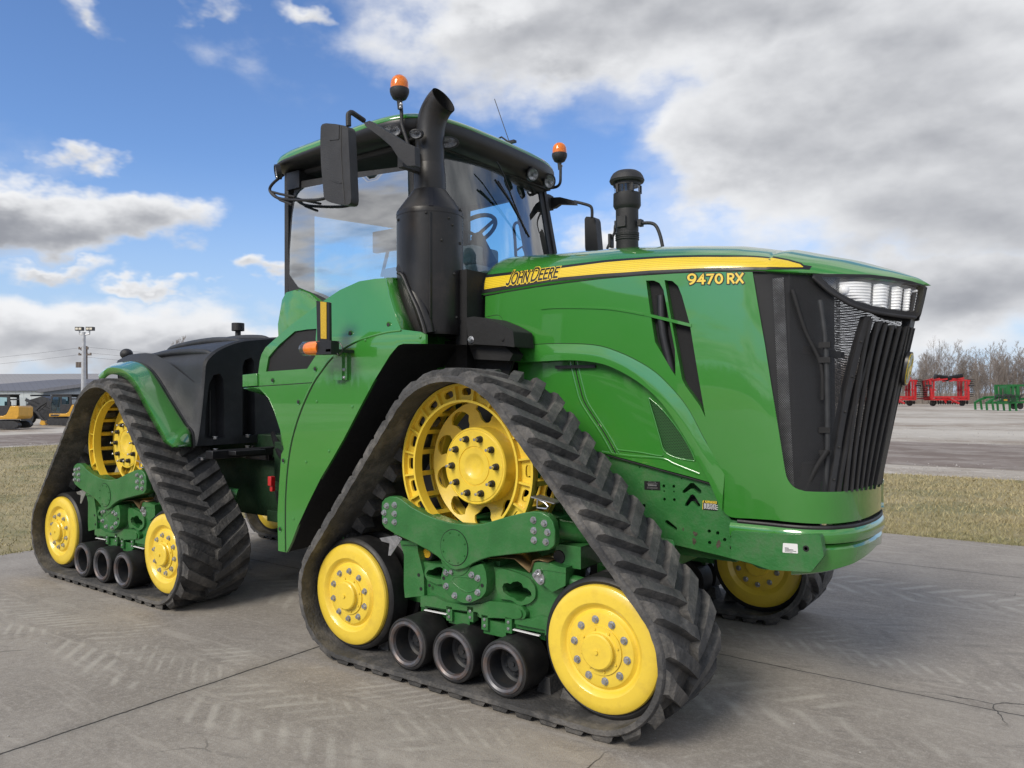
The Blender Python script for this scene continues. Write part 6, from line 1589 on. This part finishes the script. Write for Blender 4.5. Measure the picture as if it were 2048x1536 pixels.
excavator(137, 850, 'yellow mini excavator with raised dark boom, standing just behind the tractor\'s rear track', 0)
B = BG(92, 848); r = B.obj('skid_loader', 'dark compact loader parked between the two yellow excavators', 'loader')
mb = MB(); patch(mb, [(-.9, .35), (.9, .3), (1.0, .9), (.8, 1.5), (.1, 1.7), (-.6, 1.5), (-1.0, .9)], lambda a, b: (a, -.6, b), (), .5, 1.3, (0, 1, 0), 0, grid=False); bpart(mb, 'loader_body', 'machine_dark', r, bevel=.05)
for x in (-.6, .6): mb = MB(); mb.lathe([(.2, 0), (.40, .0), (.42, .05), (.42, .25), (.1, .26)], (x, -.9, .42), 'y', 24); bpart(mb, 'wheel', 'rubber_dark', r)
mb = MB(); mb.bar((-.8, -.7, 1.5), (1.2, -.7, .6), .12, .16); mb.bar((-.5, -.7, 1.75), (-.2, .7, 1.75), .1, .1); bpart(mb, 'lift_arm', 'machine_dark', r)
# grey metal buildings
def cladding(name, col, f=3.0):
    m, nt, b, N = new_mat(name, .85); tc = nd(nt, 'ShaderNodeTexCoord'); sp = nd(nt, 'ShaderNodeSeparateXYZ'); nt.links.new(tc.outputs['Object'], sp.inputs[0])
    w = N.m('FRACT', N.m('MULTIPLY', N.m('ADD', sp.outputs[0], N.m('MULTIPLY', sp.outputs[1], .731)), f)); c = N.mix(N.ss(w, .0, .12), tuple(x*.72 for x in col), col)
    c = N.mix(N.m('MULTIPLY', N.ss(N.noise(tc.outputs['Object'], .35, 6, .7), .4, .75), .35), c, tuple(x*.75 for x in col)); nt.links.new(c, b.inputs['Base Color']); return m
B = BG(95, 826)
bd = B.obj('metal_warehouse', 'long dark grey metal warehouse roof on the left horizon', 'building'); W0, W1 = B.x(-260), B.x(194); ze_, zr_ = B.z(767), B.z(746)
mb = MB(); mb.box(((W0+W1)/2, 17, ze_/2), (W1-W0-.6, 27, ze_)); mb.add([(W1-.35, 3.6, ze_), (W1-.35, 30.4, ze_), (W1-.35, 17, zr_+.3)], [(0, 1, 2)]); bpart(mb, 'wall', cladding('dark_cladding', (.16, .17, .20)), bd)
mb = MB(); xr = B.x(169); mb.add([(W0, 3, ze_-.2), (W1, 3, ze_-.2), (xr+3, 17, zr_+.4), (W0, 17, zr_+.4), (W1, 31, ze_-.2), (W0, 31, ze_-.2), (W1, 3, ze_-.4), (W0, 3, ze_-.4)], [(0, 1, 2, 3), (3, 2, 4, 5), (0, 1, 6, 7), (1, 4, 2)]); bpart(mb, 'roof', cladding('roof_cladding', (.30, .29, .29), 2.0), bd)
B = BG(95, 836)
bd = B.obj('metal_shed', 'lower grey shed with pale side wall and dark gable end before the warehouse', 'building'); xa, xb, xm = B.x(87), B.x(196), B.x(150)
x0 = B.x(-180); e_, rg_ = B.z(782), B.z(763)
mb = MB(); mb.box(((x0+xa)/2, 6, e_/2), (xa-x0, 12, e_)); bpart(mb, 'wall', cladding('pale_cladding', (.50, .54, .55), 1.6), bd)
mb = MB(); mb.add([(xa, -.02, 0), (xb, -.02, 0), (xb, -.02, B.z(776)), (xm+4, -.02, rg_), (xa, -.02, e_)], [(0, 1, 2, 3, 4)]); mb.add([(xa, 12, 0), (xb, 12, 0), (xb, 12, B.z(776)), (xm+4, 12, rg_), (xa, 12, e_)], [(0, 1, 2, 3, 4)]); mb.add([(xb, 0, 0), (xb, 12, 0), (xb, 12, B.z(776)), (xb, 0, B.z(776))], [(0, 1, 2, 3)]); bpart(mb, 'gable_wall', cladding('slate_cladding', (.17, .20, .24), 2.5), bd)
mb = MB(); mb.bar((xa-.3, -.15, e_), (xm+4, -.15, rg_+.1), .3, .25); mb.bar((xm+4, -.15, rg_+.1), (xb+.2, -.15, B.z(776)), .3, .25); mb.add([(x0, -.2, e_+.02), (xa, -.2, e_+.02), (xm+4, 6, rg_+.3), (x0+8, 6, rg_+.3), (xa, 12.2, e_), (x0, 12.2, e_)], [(0, 1, 2, 3), (3, 2, 4, 5)]); bpart(mb, 'roof', cladding('slate_roof', (.14, .145, .17), 2.0), bd)
mb = MB(); mb.box((B.x(104), -.06, B.z(800)/2), (B.k*16, .08, B.z(800))); mb.box((B.x(40), -.06, B.z(795)/2), (B.k*26, .08, B.z(795))); bpart(mb, 'door', cladding('door_panel', (.42, .46, .47), .8), bd)
B = BG(205, 822); bd = B.obj('far_building', 'pale lilac roofed building peeking out behind the rear fender', 'building')
mb = MB(); mb.box((0, 10, B.z(764)/2), (B.k*140, 20, B.z(764))); bpart(mb, 'wall', cladding('lilac_cladding', (.30, .30, .36)), bd); mb = MB(); w = B.k*72; z0, z1 = B.z(764), B.z(748)
mb.add([(-w, -.5, z0), (w, -.5, z0), (w, 10, z1), (-w, 10, z1), (w, 20.5, z0), (-w, 20.5, z0)], [(0, 1, 2, 3), (3, 2, 4, 5)]); bpart(mb, 'roof', cladding('lilac_roof', (.38, .38, .46), 1.5), bd)
# flood light mast, utility pole, wires
B = BG(167, 848); r = B.obj('floodlight_mast', 'tall pale steel light mast with two floodlights above the excavators', 'light mast')
M['galv'] = mat('galvanised_pole', (.50, .51, .53), .45, .3, var=.15); M['lamp_face'] = mat('lamp_face', (.75, .70, .58), .3, var=.1)
mb = MB(); h = B.z(664); mb.lathe([(.17, 0), (.10, h)], (0, 0, 0), 'z', 14); bpart(mb, 'pole', 'galv', r)
mb = MB(); zz_ = B.z(668); mb.tube([(B.x(158.5), 0, B.z(662)), (B.x(158.5), 0, zz_), (0, 0, zz_-.05), (B.x(178.5), 0, zz_), (B.x(178.5), 0, B.z(662))], .05, 8); bpart(mb, 'lamp_arm', 'galv', r)
for uu in (158.5, 180):
    mb = MB(); mb.box((B.x(uu), 0, B.z(657.5)), (B.k*14.5, .25, B.k*7.5)); 
    for q_ in (-1, 1): mb.box((B.x(uu)+q_*B.k*3.3, -.14, B.z(657.5)), (B.k*5, .03, B.k*4), 1)
    bpart(mb, 'floodlight', ['machine_dark', 'lamp_face'], r)
B = BG(172, 830); r = B.obj('utility_pole', 'thin wooden utility pole with crossarms behind the light mast', 'utility pole')
M['wood'] = mat('weathered_wood', (.16, .13, .11), .85, var=.3)
mb = MB(); mb.lathe([(.16, 0), (.10, B.z(692))], (0, 0, 0), 'z', 10); bpart(mb, 'pole', 'wood', r)
mb = MB()
for v, a_, b_ in ((697, 157, 176), (709, 157, 182), (731, 152, 171)):
    mb.bar((B.x(a_), 0, B.z(v)), (B.x(b_), 0, B.z(v)), .14, .16)
    for uu in np.linspace(a_+1, b_-1, 4): mb.cyl((B.x(uu), 0, B.z(v)), (B.x(uu), 0, B.z(v-3.5)), .07, 8)
mb.bar((B.x(160), 0, B.z(698)), (B.x(168), 0, B.z(706)), .06, .06)
for uu in (155, 160, 165): mb.cyl((B.x(uu), 0, B.z(735)), (B.x(uu), 0, B.z(724)), .16, 8)
bpart(mb, 'crossarm', 'wood', r)
mb = MB(); S0 = B.p+np.array([0, 0, B.z(694)]); Rv = np.array([cos(YAW), sin(YAW), 0]); Fv = np.array([-sin(YAW), cos(YAW), 0])
for dz, side in ((0, -1), (-.6, -1), (0, 1), (-.5, 1), (-.9, 1)):
    a = S0+np.array([0, 0, dz]); b = a+Rv*side*60+Fv*12; mb.tube([tuple(a*(1-t)+b*t+np.array([0, 0, -1.6*4*t*(1-t)])) for t in np.linspace(0, 1, 13)], .008, 4)
bpart(mb, 'power_line', 'machine_dark', None); tag(bpy.data.objects['power_line'], 'thin sagging power lines running from the utility pole', 'power line')

# ---------------------------------------------------------------- bare trees
M['bark'] = mat('winter_bark', (.20, .17, .15), .9, var=.25, vscale=.5); M['twig'] = mat('winter_twig', (.25, .215, .19), .9, var=.25, vscale=.3)
def tree_meshes(seed, H, spread=.45, levels=6, twig=.015, low=.20):
    rg = random.Random(seed); tr = MB(); cr = MB()
    def grow(p, d, L, r, lv):
        n = 3 if lv > 1 else 4; pts = [p]; q_ = p; dd = d.copy()
        for i in range(n):
            dd = (dd+Vector((rg.gauss(0, .08), rg.gauss(0, .08), rg.gauss(.06, .05)))).normalized(); q_ = q_+dd*L/n; pts.append(q_)
        r2 = max(twig*.7, r*.62); rs_ = [r+(r2-r)*i/n for i in range(n+1)]
        (tr if lv <= 1 else cr).tube(pts, rs_, 6 if lv < 2 else 3)
        if lv >= levels: return
        k = rg.choice((2, 3, 3)) if lv else 4
        for i in range(k):
            a = rg.uniform(0, 2*pi); sp = spread*rg.uniform(.6, 1.4)*(1 if i else .45); x = dd.orthogonal().normalized(); y = dd.cross(x)
            nd_ = (dd+(x*cos(a)+y*sin(a))*sp+Vector((0, 0, .22))).normalized(); st = pts[-1] if i < 2 else pts[-2]
            grow(st, nd_, L*rg.uniform(.62, .86), r2*rg.uniform(.65, .95), lv+1)
        if lv > 1:
            for i in range(2):
                a = rg.uniform(0, 2*pi); x = dd.orthogonal().normalized(); y = dd.cross(x); grow(pts[rg.choice((1, 2))], (dd+(x*cos(a)+y*sin(a))*spread*1.6).normalized(), L*.45, twig, max(lv+2, levels-1))
    grow(Vector((0, 0, 0)), Vector((0, 0, 1)), H*low, H*.010, 0)
    return tr, cr
def slender_meshes(seed, H, stems):
    rg = random.Random(seed); tr = MB(); cr = MB()
    def br(p, d, L, r, lv):
        n = 4; pts = [p]; q_ = p; dd = d.copy()
        for i in range(n):
            dd = (dd+Vector((rg.gauss(0, .09), rg.gauss(0, .09), rg.gauss(.07, .05)))).normalized(); q_ = q_+dd*L/n; pts.append(q_)
        cr.tube(pts, [max(.010, r*(1-.75*i/n)) for i in range(n+1)], 3)
        if lv >= 3: return
        for i in range((4, 4, 2)[lv]):
            k = rg.randint(1, n); a = rg.uniform(0, 2*pi); x = dd.orthogonal().normalized(); y = dd.cross(x)
            br(pts[k], (dd+(x*cos(a)+y*sin(a))*rg.uniform(.35, .75)).normalized(), L*rg.uniform(.4, .62), max(.011, r*.5), lv+1)
    for s_ in range(stems):
        a0 = rg.uniform(0, 2*pi); lean = rg.uniform(.0, .16); hh = H*rg.uniform(.8, 1); pts = []; p = Vector((rg.uniform(-.5, .5)*(stems > 1), rg.uniform(-.5, .5)*(stems > 1), 0)); d = Vector((lean*cos(a0), lean*sin(a0), 1)).normalized()
        N_ = 16
        for i in range(N_+1):
            pts.append(p.copy()); d = (d+Vector((rg.gauss(0, .035), rg.gauss(0, .035), .02))).normalized(); p = p+d*hh/N_
        rs_ = [max(.014, hh*.011*(1-i/N_)**.9) for i in range(N_+1)]; tr.tube(pts, rs_, 5)
        for i in range(3, N_+1):
            for k in range(1 if i % 2 else 2):
                a = rg.uniform(0, 2*pi); br(pts[i], Vector((cos(a)*.75, sin(a)*.75, rg.uniform(.7, 1.3))).normalized(), (hh*.34*(1-i/N_*.72))*rg.uniform(.6, 1.15), rs_[i]*.55, 1 if k else 0)
    return tr, cr
protos = []
for i, H in enumerate((10.5, 9.5, 10, 9, 13)):
    tr, cr = slender_meshes(20+i, H, (1, 2, 1, 2)[i]) if i < 4 else tree_meshes(20+i, H, .50, low=.26)
    a = tr.build('trunk', 'bark'); b = cr.build('crown', 'twig'); protos.append((a.data, b.data)); bpy.data.objects.remove(a); bpy.data.objects.remove(b)
def put_tree(p, i, s, rot, label, group):
    r = empty('bare_tree', tuple(p), label, 'tree', group); r.rotation_euler = (0, 0, rot); r.scale = (s, s, s)
    for nme, d in (('trunk', protos[i][0]), ('crown', protos[i][1])): o = bpy.data.objects.new(nme, d); COL.objects.link(o); o.parent = r
rg = random.Random(2)
GL = 'bare leafless trees in the wood beyond the yard'
B0 = BG(1930, 809)
put_tree(P(1868, 809.5, z=0), 4, .74, 1.0, 'broad spreading bare tree standing in front of the wood, right of the grille', 'bare leafless trees in the wood beyond the yard')
for i in range(130):
    u = 1640+i*4.2+rg.uniform(-8, 8); p = P(u, 809-rg.random()*1.5, z=0)+Fv*rg.uniform(0, 22)
    put_tree(p, rg.randrange(4), rg.uniform(.66, .92), rg.uniform(0, 6), 'slender bare grey tree in the dense leafless wood on the right horizon', GL)
for u, s in ((57, .9), (76, .95)): put_tree(BG(u, 822).p+Fv*35, 2, s*1.35, u, 'small bare tree rising over the warehouse roof, %s of the two' % ('left' if u < 60 else 'right'), 'bare trees behind the warehouse')
# brush under the wood
mb = MB(); c0 = P(1560, 808, z=0); c1_ = P(2260, 808, z=0)
for i in range(5200):
    t = rg.random(); p = c0*(1-t)+c1_*t+Fv*rg.uniform(0, 26); h = rg.uniform(.8, 3.2); a = rg.uniform(0, 6); x = rg.uniform(.1, .5)
    b0 = len(mb.v); mb.v += [(p[0]-.03, p[1], 0), (p[0]+.03, p[1], 0), (p[0]+x*cos(a)*h*.4, p[1]+x*sin(a)*h*.4, h)]; mb.f.append((b0, b0+1, b0+2)); mb.m.append(0)
o = mb.build('brush', M['twig']); tag(o, 'grey tangled brush and saplings under the leafless wood', 'brush', kind='stuff')
# ---------------------------------------------------------------- folded red disc harrows and the green implement
def harrow(u, v, label, cut=False):
    B = BG(u, v); r = B.obj('disc_harrow', label, 'disc harrow', 'red folded disc harrows at the far edge of the yard'); k = B.k
    X = lambda uu: B.x(uu+(u-1901)); Z = lambda vv: B.z(vv+(v-812))
    mb = MB()
    for (a, b, w) in (((1860, 760), (1864, 800), 5), ((1937, 760), (1936, 800), 5), ((1860, 794), (1938, 794), 4), ((1862, 799), (1938, 799), 4), ((1858, 762), (1895, 758), 4), ((1905, 758), (1941, 762), 4), ((1862, 762), (1880, 757), 4), ((1928, 756), (1900, 762), 4), ((1868, 762), (1867, 795), 3), ((1931, 762), (1931, 795), 3), ((1862, 780), (1872, 780), 3), ((1928, 780), (1938, 780), 3), ((1885, 794), (1892, 806), 3), ((1915, 794), (1903, 806), 3)):
        for y in (0, 1.6): mb.bar((X(a[0]), y, Z(a[1])), (X(b[0]), y, Z(b[1])), w*k*.8, w*k*.8)
    for uu in (1862, 1900, 1938): mb.bar((X(uu), 0, Z(797)), (X(uu), 3.2, Z(797)), 3*k, 3*k)
    mb.bar((X(1892), -2.8, Z(806)), (X(1898), 0, Z(797)), 3*k, 3*k)
    bpart(mb, 'frame', 'red', r, ang=30)
    def gang(name, a, b, n, rr, ax):
        mb = MB()
        for i in range(n):
            t = i/(n-1); c = (X(a[0]+(b[0]-a[0])*t), .3+rg.uniform(-.05, .05), Z(a[1]+(b[1]-a[1])*t)); mb.lathe([(.01, -.05), (rr*k, .05), (.01, .07)], c, ax, 14)
        bpart(mb, name, 'dark_steel', r)
    gang('disc_gang', (1851, 762), (1851, 793), 9, 9, 'z'); gang('disc_gang', (1945, 760), (1945, 793), 10, 9, 'z')
    gang('disc_gang', (1873, 754), (1897, 757), 8, 6, 'x'); gang('disc_gang', (1902, 757), (1926, 753), 8, 6, 'x'); gang('disc_gang', (1864, 805), (1936, 805), 16, 4.2, 'x')
    for uu in (1874, 1933):
        mb = MB(); mb.lathe([(.2*1, 0), (5.5*k, .02), (5.5*k, .3), (.2, .32)], (X(uu), .8, Z(806.5)), 'y', 18); bpart(mb, 'wheel', 'rubber_dark', r)
    for uu in (1856, 1941): mb = MB(); mb.box((X(uu), -.2, Z(771)), (k*10, .3, k*3)); bpart(mb, 'weight_block', 'machine_dark', r)
harrow(1901, 812, 'red folded disc harrow with upright black disc gangs, seen whole, beside the green implement'); harrow(1795, 812, 'red folded disc harrow partly hidden behind the tractor grille')
M['imp_green'] = mat('implement_green', (.012, .13, .03), .4, var=.15)
B = BG(2012, 821); r = B.obj('tillage_tool', 'green tillage implement with hydraulic hoses at the right edge of the photo', 'implement'); k = B.k; X, Z = B.x, B.z
mb = MB()
for (a, b, w) in (((1972, 806), (1984, 799), 4), ((1973, 806), (1974, 820), 3), ((1984, 799), (1987, 820), 3), ((1984, 799), (1995, 796), 4), ((2018, 806), (2030, 798), 4), ((2019, 806), (2020, 822), 3), ((2030, 798), (2033, 823), 3), ((1995, 806), (2060, 804), 4), ((2030, 799), (2062, 797), 5), ((2016, 771), (2018, 795), 5), ((2026, 772), (2026, 795), 4), ((2035, 771), (2036, 795), 5), ((2014, 771), (2060, 771), 4), ((1990, 795), (2040, 793), 4)): mb.bar((X(a[0]), 0, Z(a[1])), (X(b[0]), 0, Z(b[1])), w*k, w*k); mb.bar((X(a[0]), 1.8, Z(a[1])), (X(b[0]), 1.8, Z(b[1])), w*k, w*k)
mb.box((X(2018), .6, Z(774)), (k*5, 1.2, k*5)); mb.box((X(2036), .6, Z(774)), (k*5, 1.2, k*5))
bpart(mb, 'frame', 'imp_green', r)
mb = MB()
for j in range(14): c = rg.uniform(1986, 2052); w = rg.uniform(6, 14); mb.tube([(X(c), -.2, Z(797)), (X(c+w*.3), -.3, Z(788+rg.random()*4)), (X(c+w), -.25, Z(792)), (X(c+w*1.2), -.2, Z(803))], .035, 6, 0, 4)
bpart(mb, 'hydraulic_hose', 'machine_dark', r)
for uu in (2031, 2044): mb = MB(); mb.lathe([(.01, 0), (7*k, .05), (.01, .1)], (X(uu), .2, Z(812)), 'y', 20); bpart(mb, 'disc_blade', 'dark_steel', r)
mb = MB(); mb.box((X(2010), -.12, Z(800)), (k*9, .05, k*2.5)); bpart(mb, 'reflector', 'cat_yellow', r)
B = BG(2040, 806); r = B.obj('white_farmhouse', 'small white house half hidden behind the wood at the right edge', 'house')
mb = MB(); r.location = tuple(B.p+Fv*60); mb.box((0, 0, 1.6*1.5), (14, 8, 3.2*1.5)); bpart(mb, 'wall', 'white', r); mb = MB(); mb.add([(-7.4, -4.4, 4.7), (7.4, -4.4, 4.7), (7.4, 4.4, 4.7), (-7.4, 4.4, 4.7), (-7.4, 0, 7.6), (7.4, 0, 7.6)], [(0, 1, 5, 4), (3, 2, 5, 4), (0, 4, 3), (1, 2, 5)]); bpart(mb, 'roof', 'galv', r)

# ---------------------------------------------------------------- unseen shed and wood added behind the camera for the paint to mirror
r = empty('reflection_shed', (-9.7, -12.0, 0), 'unseen dark metal shed with pale doors, added behind the camera for the hood to mirror', 'shed')
mb = MB(); mb.box((0, -3, 2.9), (3.3, 6, 5.8)); bpart(mb, 'wall', cladding('shed_cladding', (.06, .065, .07), 3.5), r)
mb = MB(); mb.add([(-1.85, .25, 5.75), (1.85, .25, 5.75), (1.85, -6.3, 5.75), (-1.85, -6.3, 5.75), (0, .25, 6.6), (0, -6.3, 6.6)], [(0, 1, 4), (2, 3, 5), (0, 4, 5, 3), (1, 2, 5, 4)]); bpart(mb, 'roof', cladding('shed_roof', (.12, .12, .13), 2.0), r)
for x, w_, z, h in ((-1.1, .75, 2.6, 3.6), (.75, .6, 3.4, 2.6)): mb = MB(); mb.box((x, .03, z), (w_, .08, h)); bpart(mb, 'door', 'white', r)  # pale panels added as light rectangles for the hood reflection
mb = MB(); rg2 = random.Random(9)
for i in range(9000):
    x = rg2.uniform(-150, 150); y = -95-rg2.uniform(0, 25); h = rg2.uniform(4, 8.5)*(.75+.35*sin(x*.11)*cos(x*.037)); a = rg2.uniform(0, 6); b0 = len(mb.v); w_ = rg2.uniform(.08, .4)
    mb.v += [(x-w_, y, 0), (x+w_, y, 0), (x+rg2.uniform(-1, 1), y, h)]; mb.f.append((b0, b0+1, b0+2)); mb.m.append(0)
o = mb.build('far_wood', M['bark']); tag(o, 'unseen dark leafless wood added on the horizon behind the camera for the paint to mirror', 'wood', kind='stuff')
# ================================================================ sky, clouds and sun
SUN_EL, SUN_AZ = radians(38), radians(187)        # compass style: direction the light comes from, measured from +y towards +x
w = bpy.data.worlds.new('World'); SC.world = w; w.use_nodes = True; nt = w.node_tree; N = NT(nt); bg = nt.nodes['Background']
sky = nd(nt, 'ShaderNodeTexSky'); sky.sky_type = 'NISHITA'; sky.sun_disc = False; sky.sun_elevation = SUN_EL; sky.sun_rotation = SUN_AZ; sky.air_density = 1.0; sky.dust_density = .35; sky.ozone_density = 1.4
tc = nd(nt, 'ShaderNodeTexCoord'); sp = nd(nt, 'ShaderNodeSeparateXYZ'); nt.links.new(tc.outputs['Generated'], sp.inputs[0]); X, Y, Z = sp.outputs
# azimuth to the right of the cloud bank's own bearing, and elevation, both in radians
AX = N.m('ADD', N.m('MULTIPLY', X, cos(YAW)), N.m('MULTIPLY', Y, sin(YAW))); AF = N.m('ADD', N.m('MULTIPLY', X, -sin(YAW)), N.m('MULTIPLY', Y, cos(YAW)))
AZ = N.m('ARCTAN2', AX, AF); EL = N.m('ARCSINE', Z)
wn = nd(nt, 'ShaderNodeTexNoise'); wn.inputs['Scale'].default_value = 6.0; wn.inputs['Detail'].default_value = 5; wn.inputs['Roughness'].default_value = .55; nt.links.new(N.comb(AZ, N.m('MULTIPLY', EL, 1.6), 2.0), wn.inputs['Vector'])
wsp = nd(nt, 'ShaderNodeSeparateColor'); nt.links.new(wn.outputs['Color'], wsp.inputs[0]); AZW = N.m('ADD', AZ, N.m('MULTIPLY', N.m('SUBTRACT', wsp.outputs[0], .5), .42)); ELW = N.m('ADD', EL, N.m('MULTIPLY', N.m('SUBTRACT', wsp.outputs[1], .5), .16))
def azel(u, v):
    D = sight(u, v); D = D/np.linalg.norm(D); a = atan2(D @ np.array([cos(YAW), sin(YAW), 0]), D @ np.array([-sin(YAW), cos(YAW), 0])); return a, math.asin(D[2])
zc_ = N.m('ADD', N.m('MAXIMUM', Z, 0.0), .16); PXY = N.comb(N.m('DIVIDE', X, zc_), N.m('DIVIDE', Y, zc_), 0.0)
warp = nd(nt, 'ShaderNodeTexNoise'); warp.inputs['Scale'].default_value = 1.1; warp.inputs['Detail'].default_value = 4; nt.links.new(PXY, warp.inputs['Vector'])
wv = nd(nt, 'ShaderNodeVectorMath', operation='MULTIPLY_ADD'); nt.links.new(warp.outputs['Color'], wv.inputs[0]); wv.inputs[1].default_value = (.5, .5, 0); nt.links.new(PXY, wv.inputs[2])
n_big = N.noise(wv.outputs[0], .85, 5, .55); n_fine = N.noise(wv.outputs[0], 2.6, 6, .55)
ae = N.comb(AZ, N.m('MULTIPLY', EL, 1.7), 0.0); n_ae = N.noise(ae, 4.0, 6, .50, .0); n_ae2 = N.noise(N.comb(AZ, N.m('MULTIPLY', EL, 3.4), 4.0), 2.4, 5, .50, .1); n_ae3 = N.noise(N.comb(AZ, N.m('MULTIPLY', EL, 1.5), 9.0), 13.0, 5, .55, .2)
blobs = [(1290, 40, 800, 210, 1.1), (1900, 250, 900, 420, 1.15), (1560, 330, 420, 300, 1.0), (1750, 620, 640, 190, 1.0), (960, 60, 330, 110, .85), (1180, 480, 170, 60, .75), (110, 428, 380, 84, 1.25), (20, 385, 190, 75, .9), (150, 522, 160, 26, .75), (70, 640, 620, 95, 1.0), (420, 700, 420, 80, 1.0), (520, 545, 95, 30, .8), (300, 570, 95, 24, .7), (150, 10, 150, 34, .55), (205, 312, 80, 24, .45), (540, 4, 140, 26, .5), (1130, 740, 1200, 90, .8)]
F = None; S_ = None
for u, v, ru, rv, amp in blobs:
    a0, e0 = azel(u, v); k = 1/cos(a0)**0; ra = ru/FPX*cos(a0)**2*1.05; re = rv/FPX*cos(a0)
    dx = N.m('MULTIPLY', N.m('SUBTRACT', AZW, a0), 1/ra); dy = N.m('MULTIPLY', N.m('SUBTRACT', ELW, e0), 1/re)
    d = N.m('SQRT', N.m('ADD', N.m('MULTIPLY', dx, dx), N.m('MULTIPLY', dy, dy))); f = N.m('MULTIPLY', N.m('SUBTRACT', 1.0, d), amp, clamp=True)
    if rv < 120: S_ = N.m('MULTIPLY', f, dy) if S_ is None else N.m('ADD', S_, N.m('MULTIPLY', f, dy))
    F = f if F is None else N.m('MAXIMUM', F, f)
# the rest of the sky: scattered clouds
side = N.ss(N.m('ABSOLUTE', AZ), .78, 1.15); high = N.ss(EL, .52, .75); rest = N.m('MAXIMUM', side, high)
gen = N.m('SUBTRACT', N.m('MULTIPLY', n_big, 4.2), 1.62); F = N.m('MAXIMUM', F, N.m('MULTIPLY', gen, rest))
field = N.m('ADD', F, N.m('ADD', N.m('MULTIPLY', N.m('SUBTRACT', n_ae, .5), 1.15), N.m('MULTIPLY', N.m('SUBTRACT', n_ae3, .5), .25)))
mask = N.ss(field, .10, .54)
mask = N.m('MAXIMUM', mask, N.m('MULTIPLY', N.ss(N.m('ADD', F, N.m('MULTIPLY', N.m('SUBTRACT', n_ae2, .5), 1.1)), .10, .55), .42))
deep = N.ss(field, .28, .95)
# lit tops and grey bases: compare the density a little higher up
ae_up = N.comb(AZ, N.m('MULTIPLY', N.m('ADD', EL, .022), 1.7), 0.0); n_up = N.noise(ae_up, 4.0, 5, .50, .0); lit = N.m('SUBTRACT', n_ae, n_up)
br = N.m('ADD', N.m('ADD', .80, N.m('MULTIPLY', lit, 1.3)), N.m('ADD', N.m('MULTIPLY', deep, -.33), N.m('MULTIPLY', N.m('SUBTRACT', n_ae2, .5), .55)), clamp=True)
br = N.m('ADD', N.m('ADD', br, N.m('MULTIPLY', S_, .9)), N.m('MULTIPLY', N.m('SUBTRACT', n_ae3, .5), .06), clamp=True)
br = N.m('ADD', br, N.m('MULTIPLY', N.m('MULTIPLY', N.m('SUBTRACT', n_fine, .5), rest), 2.4), clamp=True)
cc = N.mix(N.ss(br, .10, .98), (.315, .33, .37), (.90, .91, .93))
kk = nd(nt, 'ShaderNodeVectorMath', operation='MULTIPLY'); nt.links.new(sky.outputs[0], kk.inputs[0]); kk.inputs[1].default_value = (.104, .128, .168)
hz = N.ss(EL, -.05, .30); skyc = N.mix(hz, (.50, .64, .84), kk.outputs[0])
fin = N.mix(mask, skyc, cc)
gnd = N.ss(EL, -.03, -.004); fin = N.mix(gnd, (.14, .13, .12), fin)
nt.links.new(fin, bg.inputs['Color']); bg.inputs['Strength'].default_value = 1.0
sl = bpy.data.lights.new('sun', 'SUN'); sl.energy = 2.9; sl.angle = radians(24); sl.color = (1, .93, .82); so = bpy.data.objects.new('sun', sl); COL.objects.link(so)
sd_ = Vector((sin(SUN_AZ)*cos(SUN_EL), cos(SUN_AZ)*cos(SUN_EL), sin(SUN_EL))); so.rotation_euler = sd_.to_track_quat('Z', 'Y').to_euler(); so.location = (0, -20, 30)

w.cycles.sampling_method = 'MANUAL'; w.cycles.sample_map_resolution = 512
cd_ = bpy.data.cameras.new('camera'); cam = bpy.data.objects.new('camera', cd_); COL.objects.link(cam); SC.camera = cam
cd_.sensor_width = 36; cd_.lens = FPX/2048*36; cd_.clip_start = .05; cd_.clip_end = 3000
R3 = Matrix((Vector(_R2), Vector(_U2), Vector(-_F))).transposed(); cam.matrix_world = Matrix.Translation(Vector(CAM)) @ R3.to_4x4()
SC.view_settings.view_transform = 'Standard'; SC.view_settings.look = 'None'; SC.view_settings.gamma = 1; SC.view_settings.exposure = 0
SC.cycles.max_bounces = 8; SC.cycles.transparent_max_bounces = 16
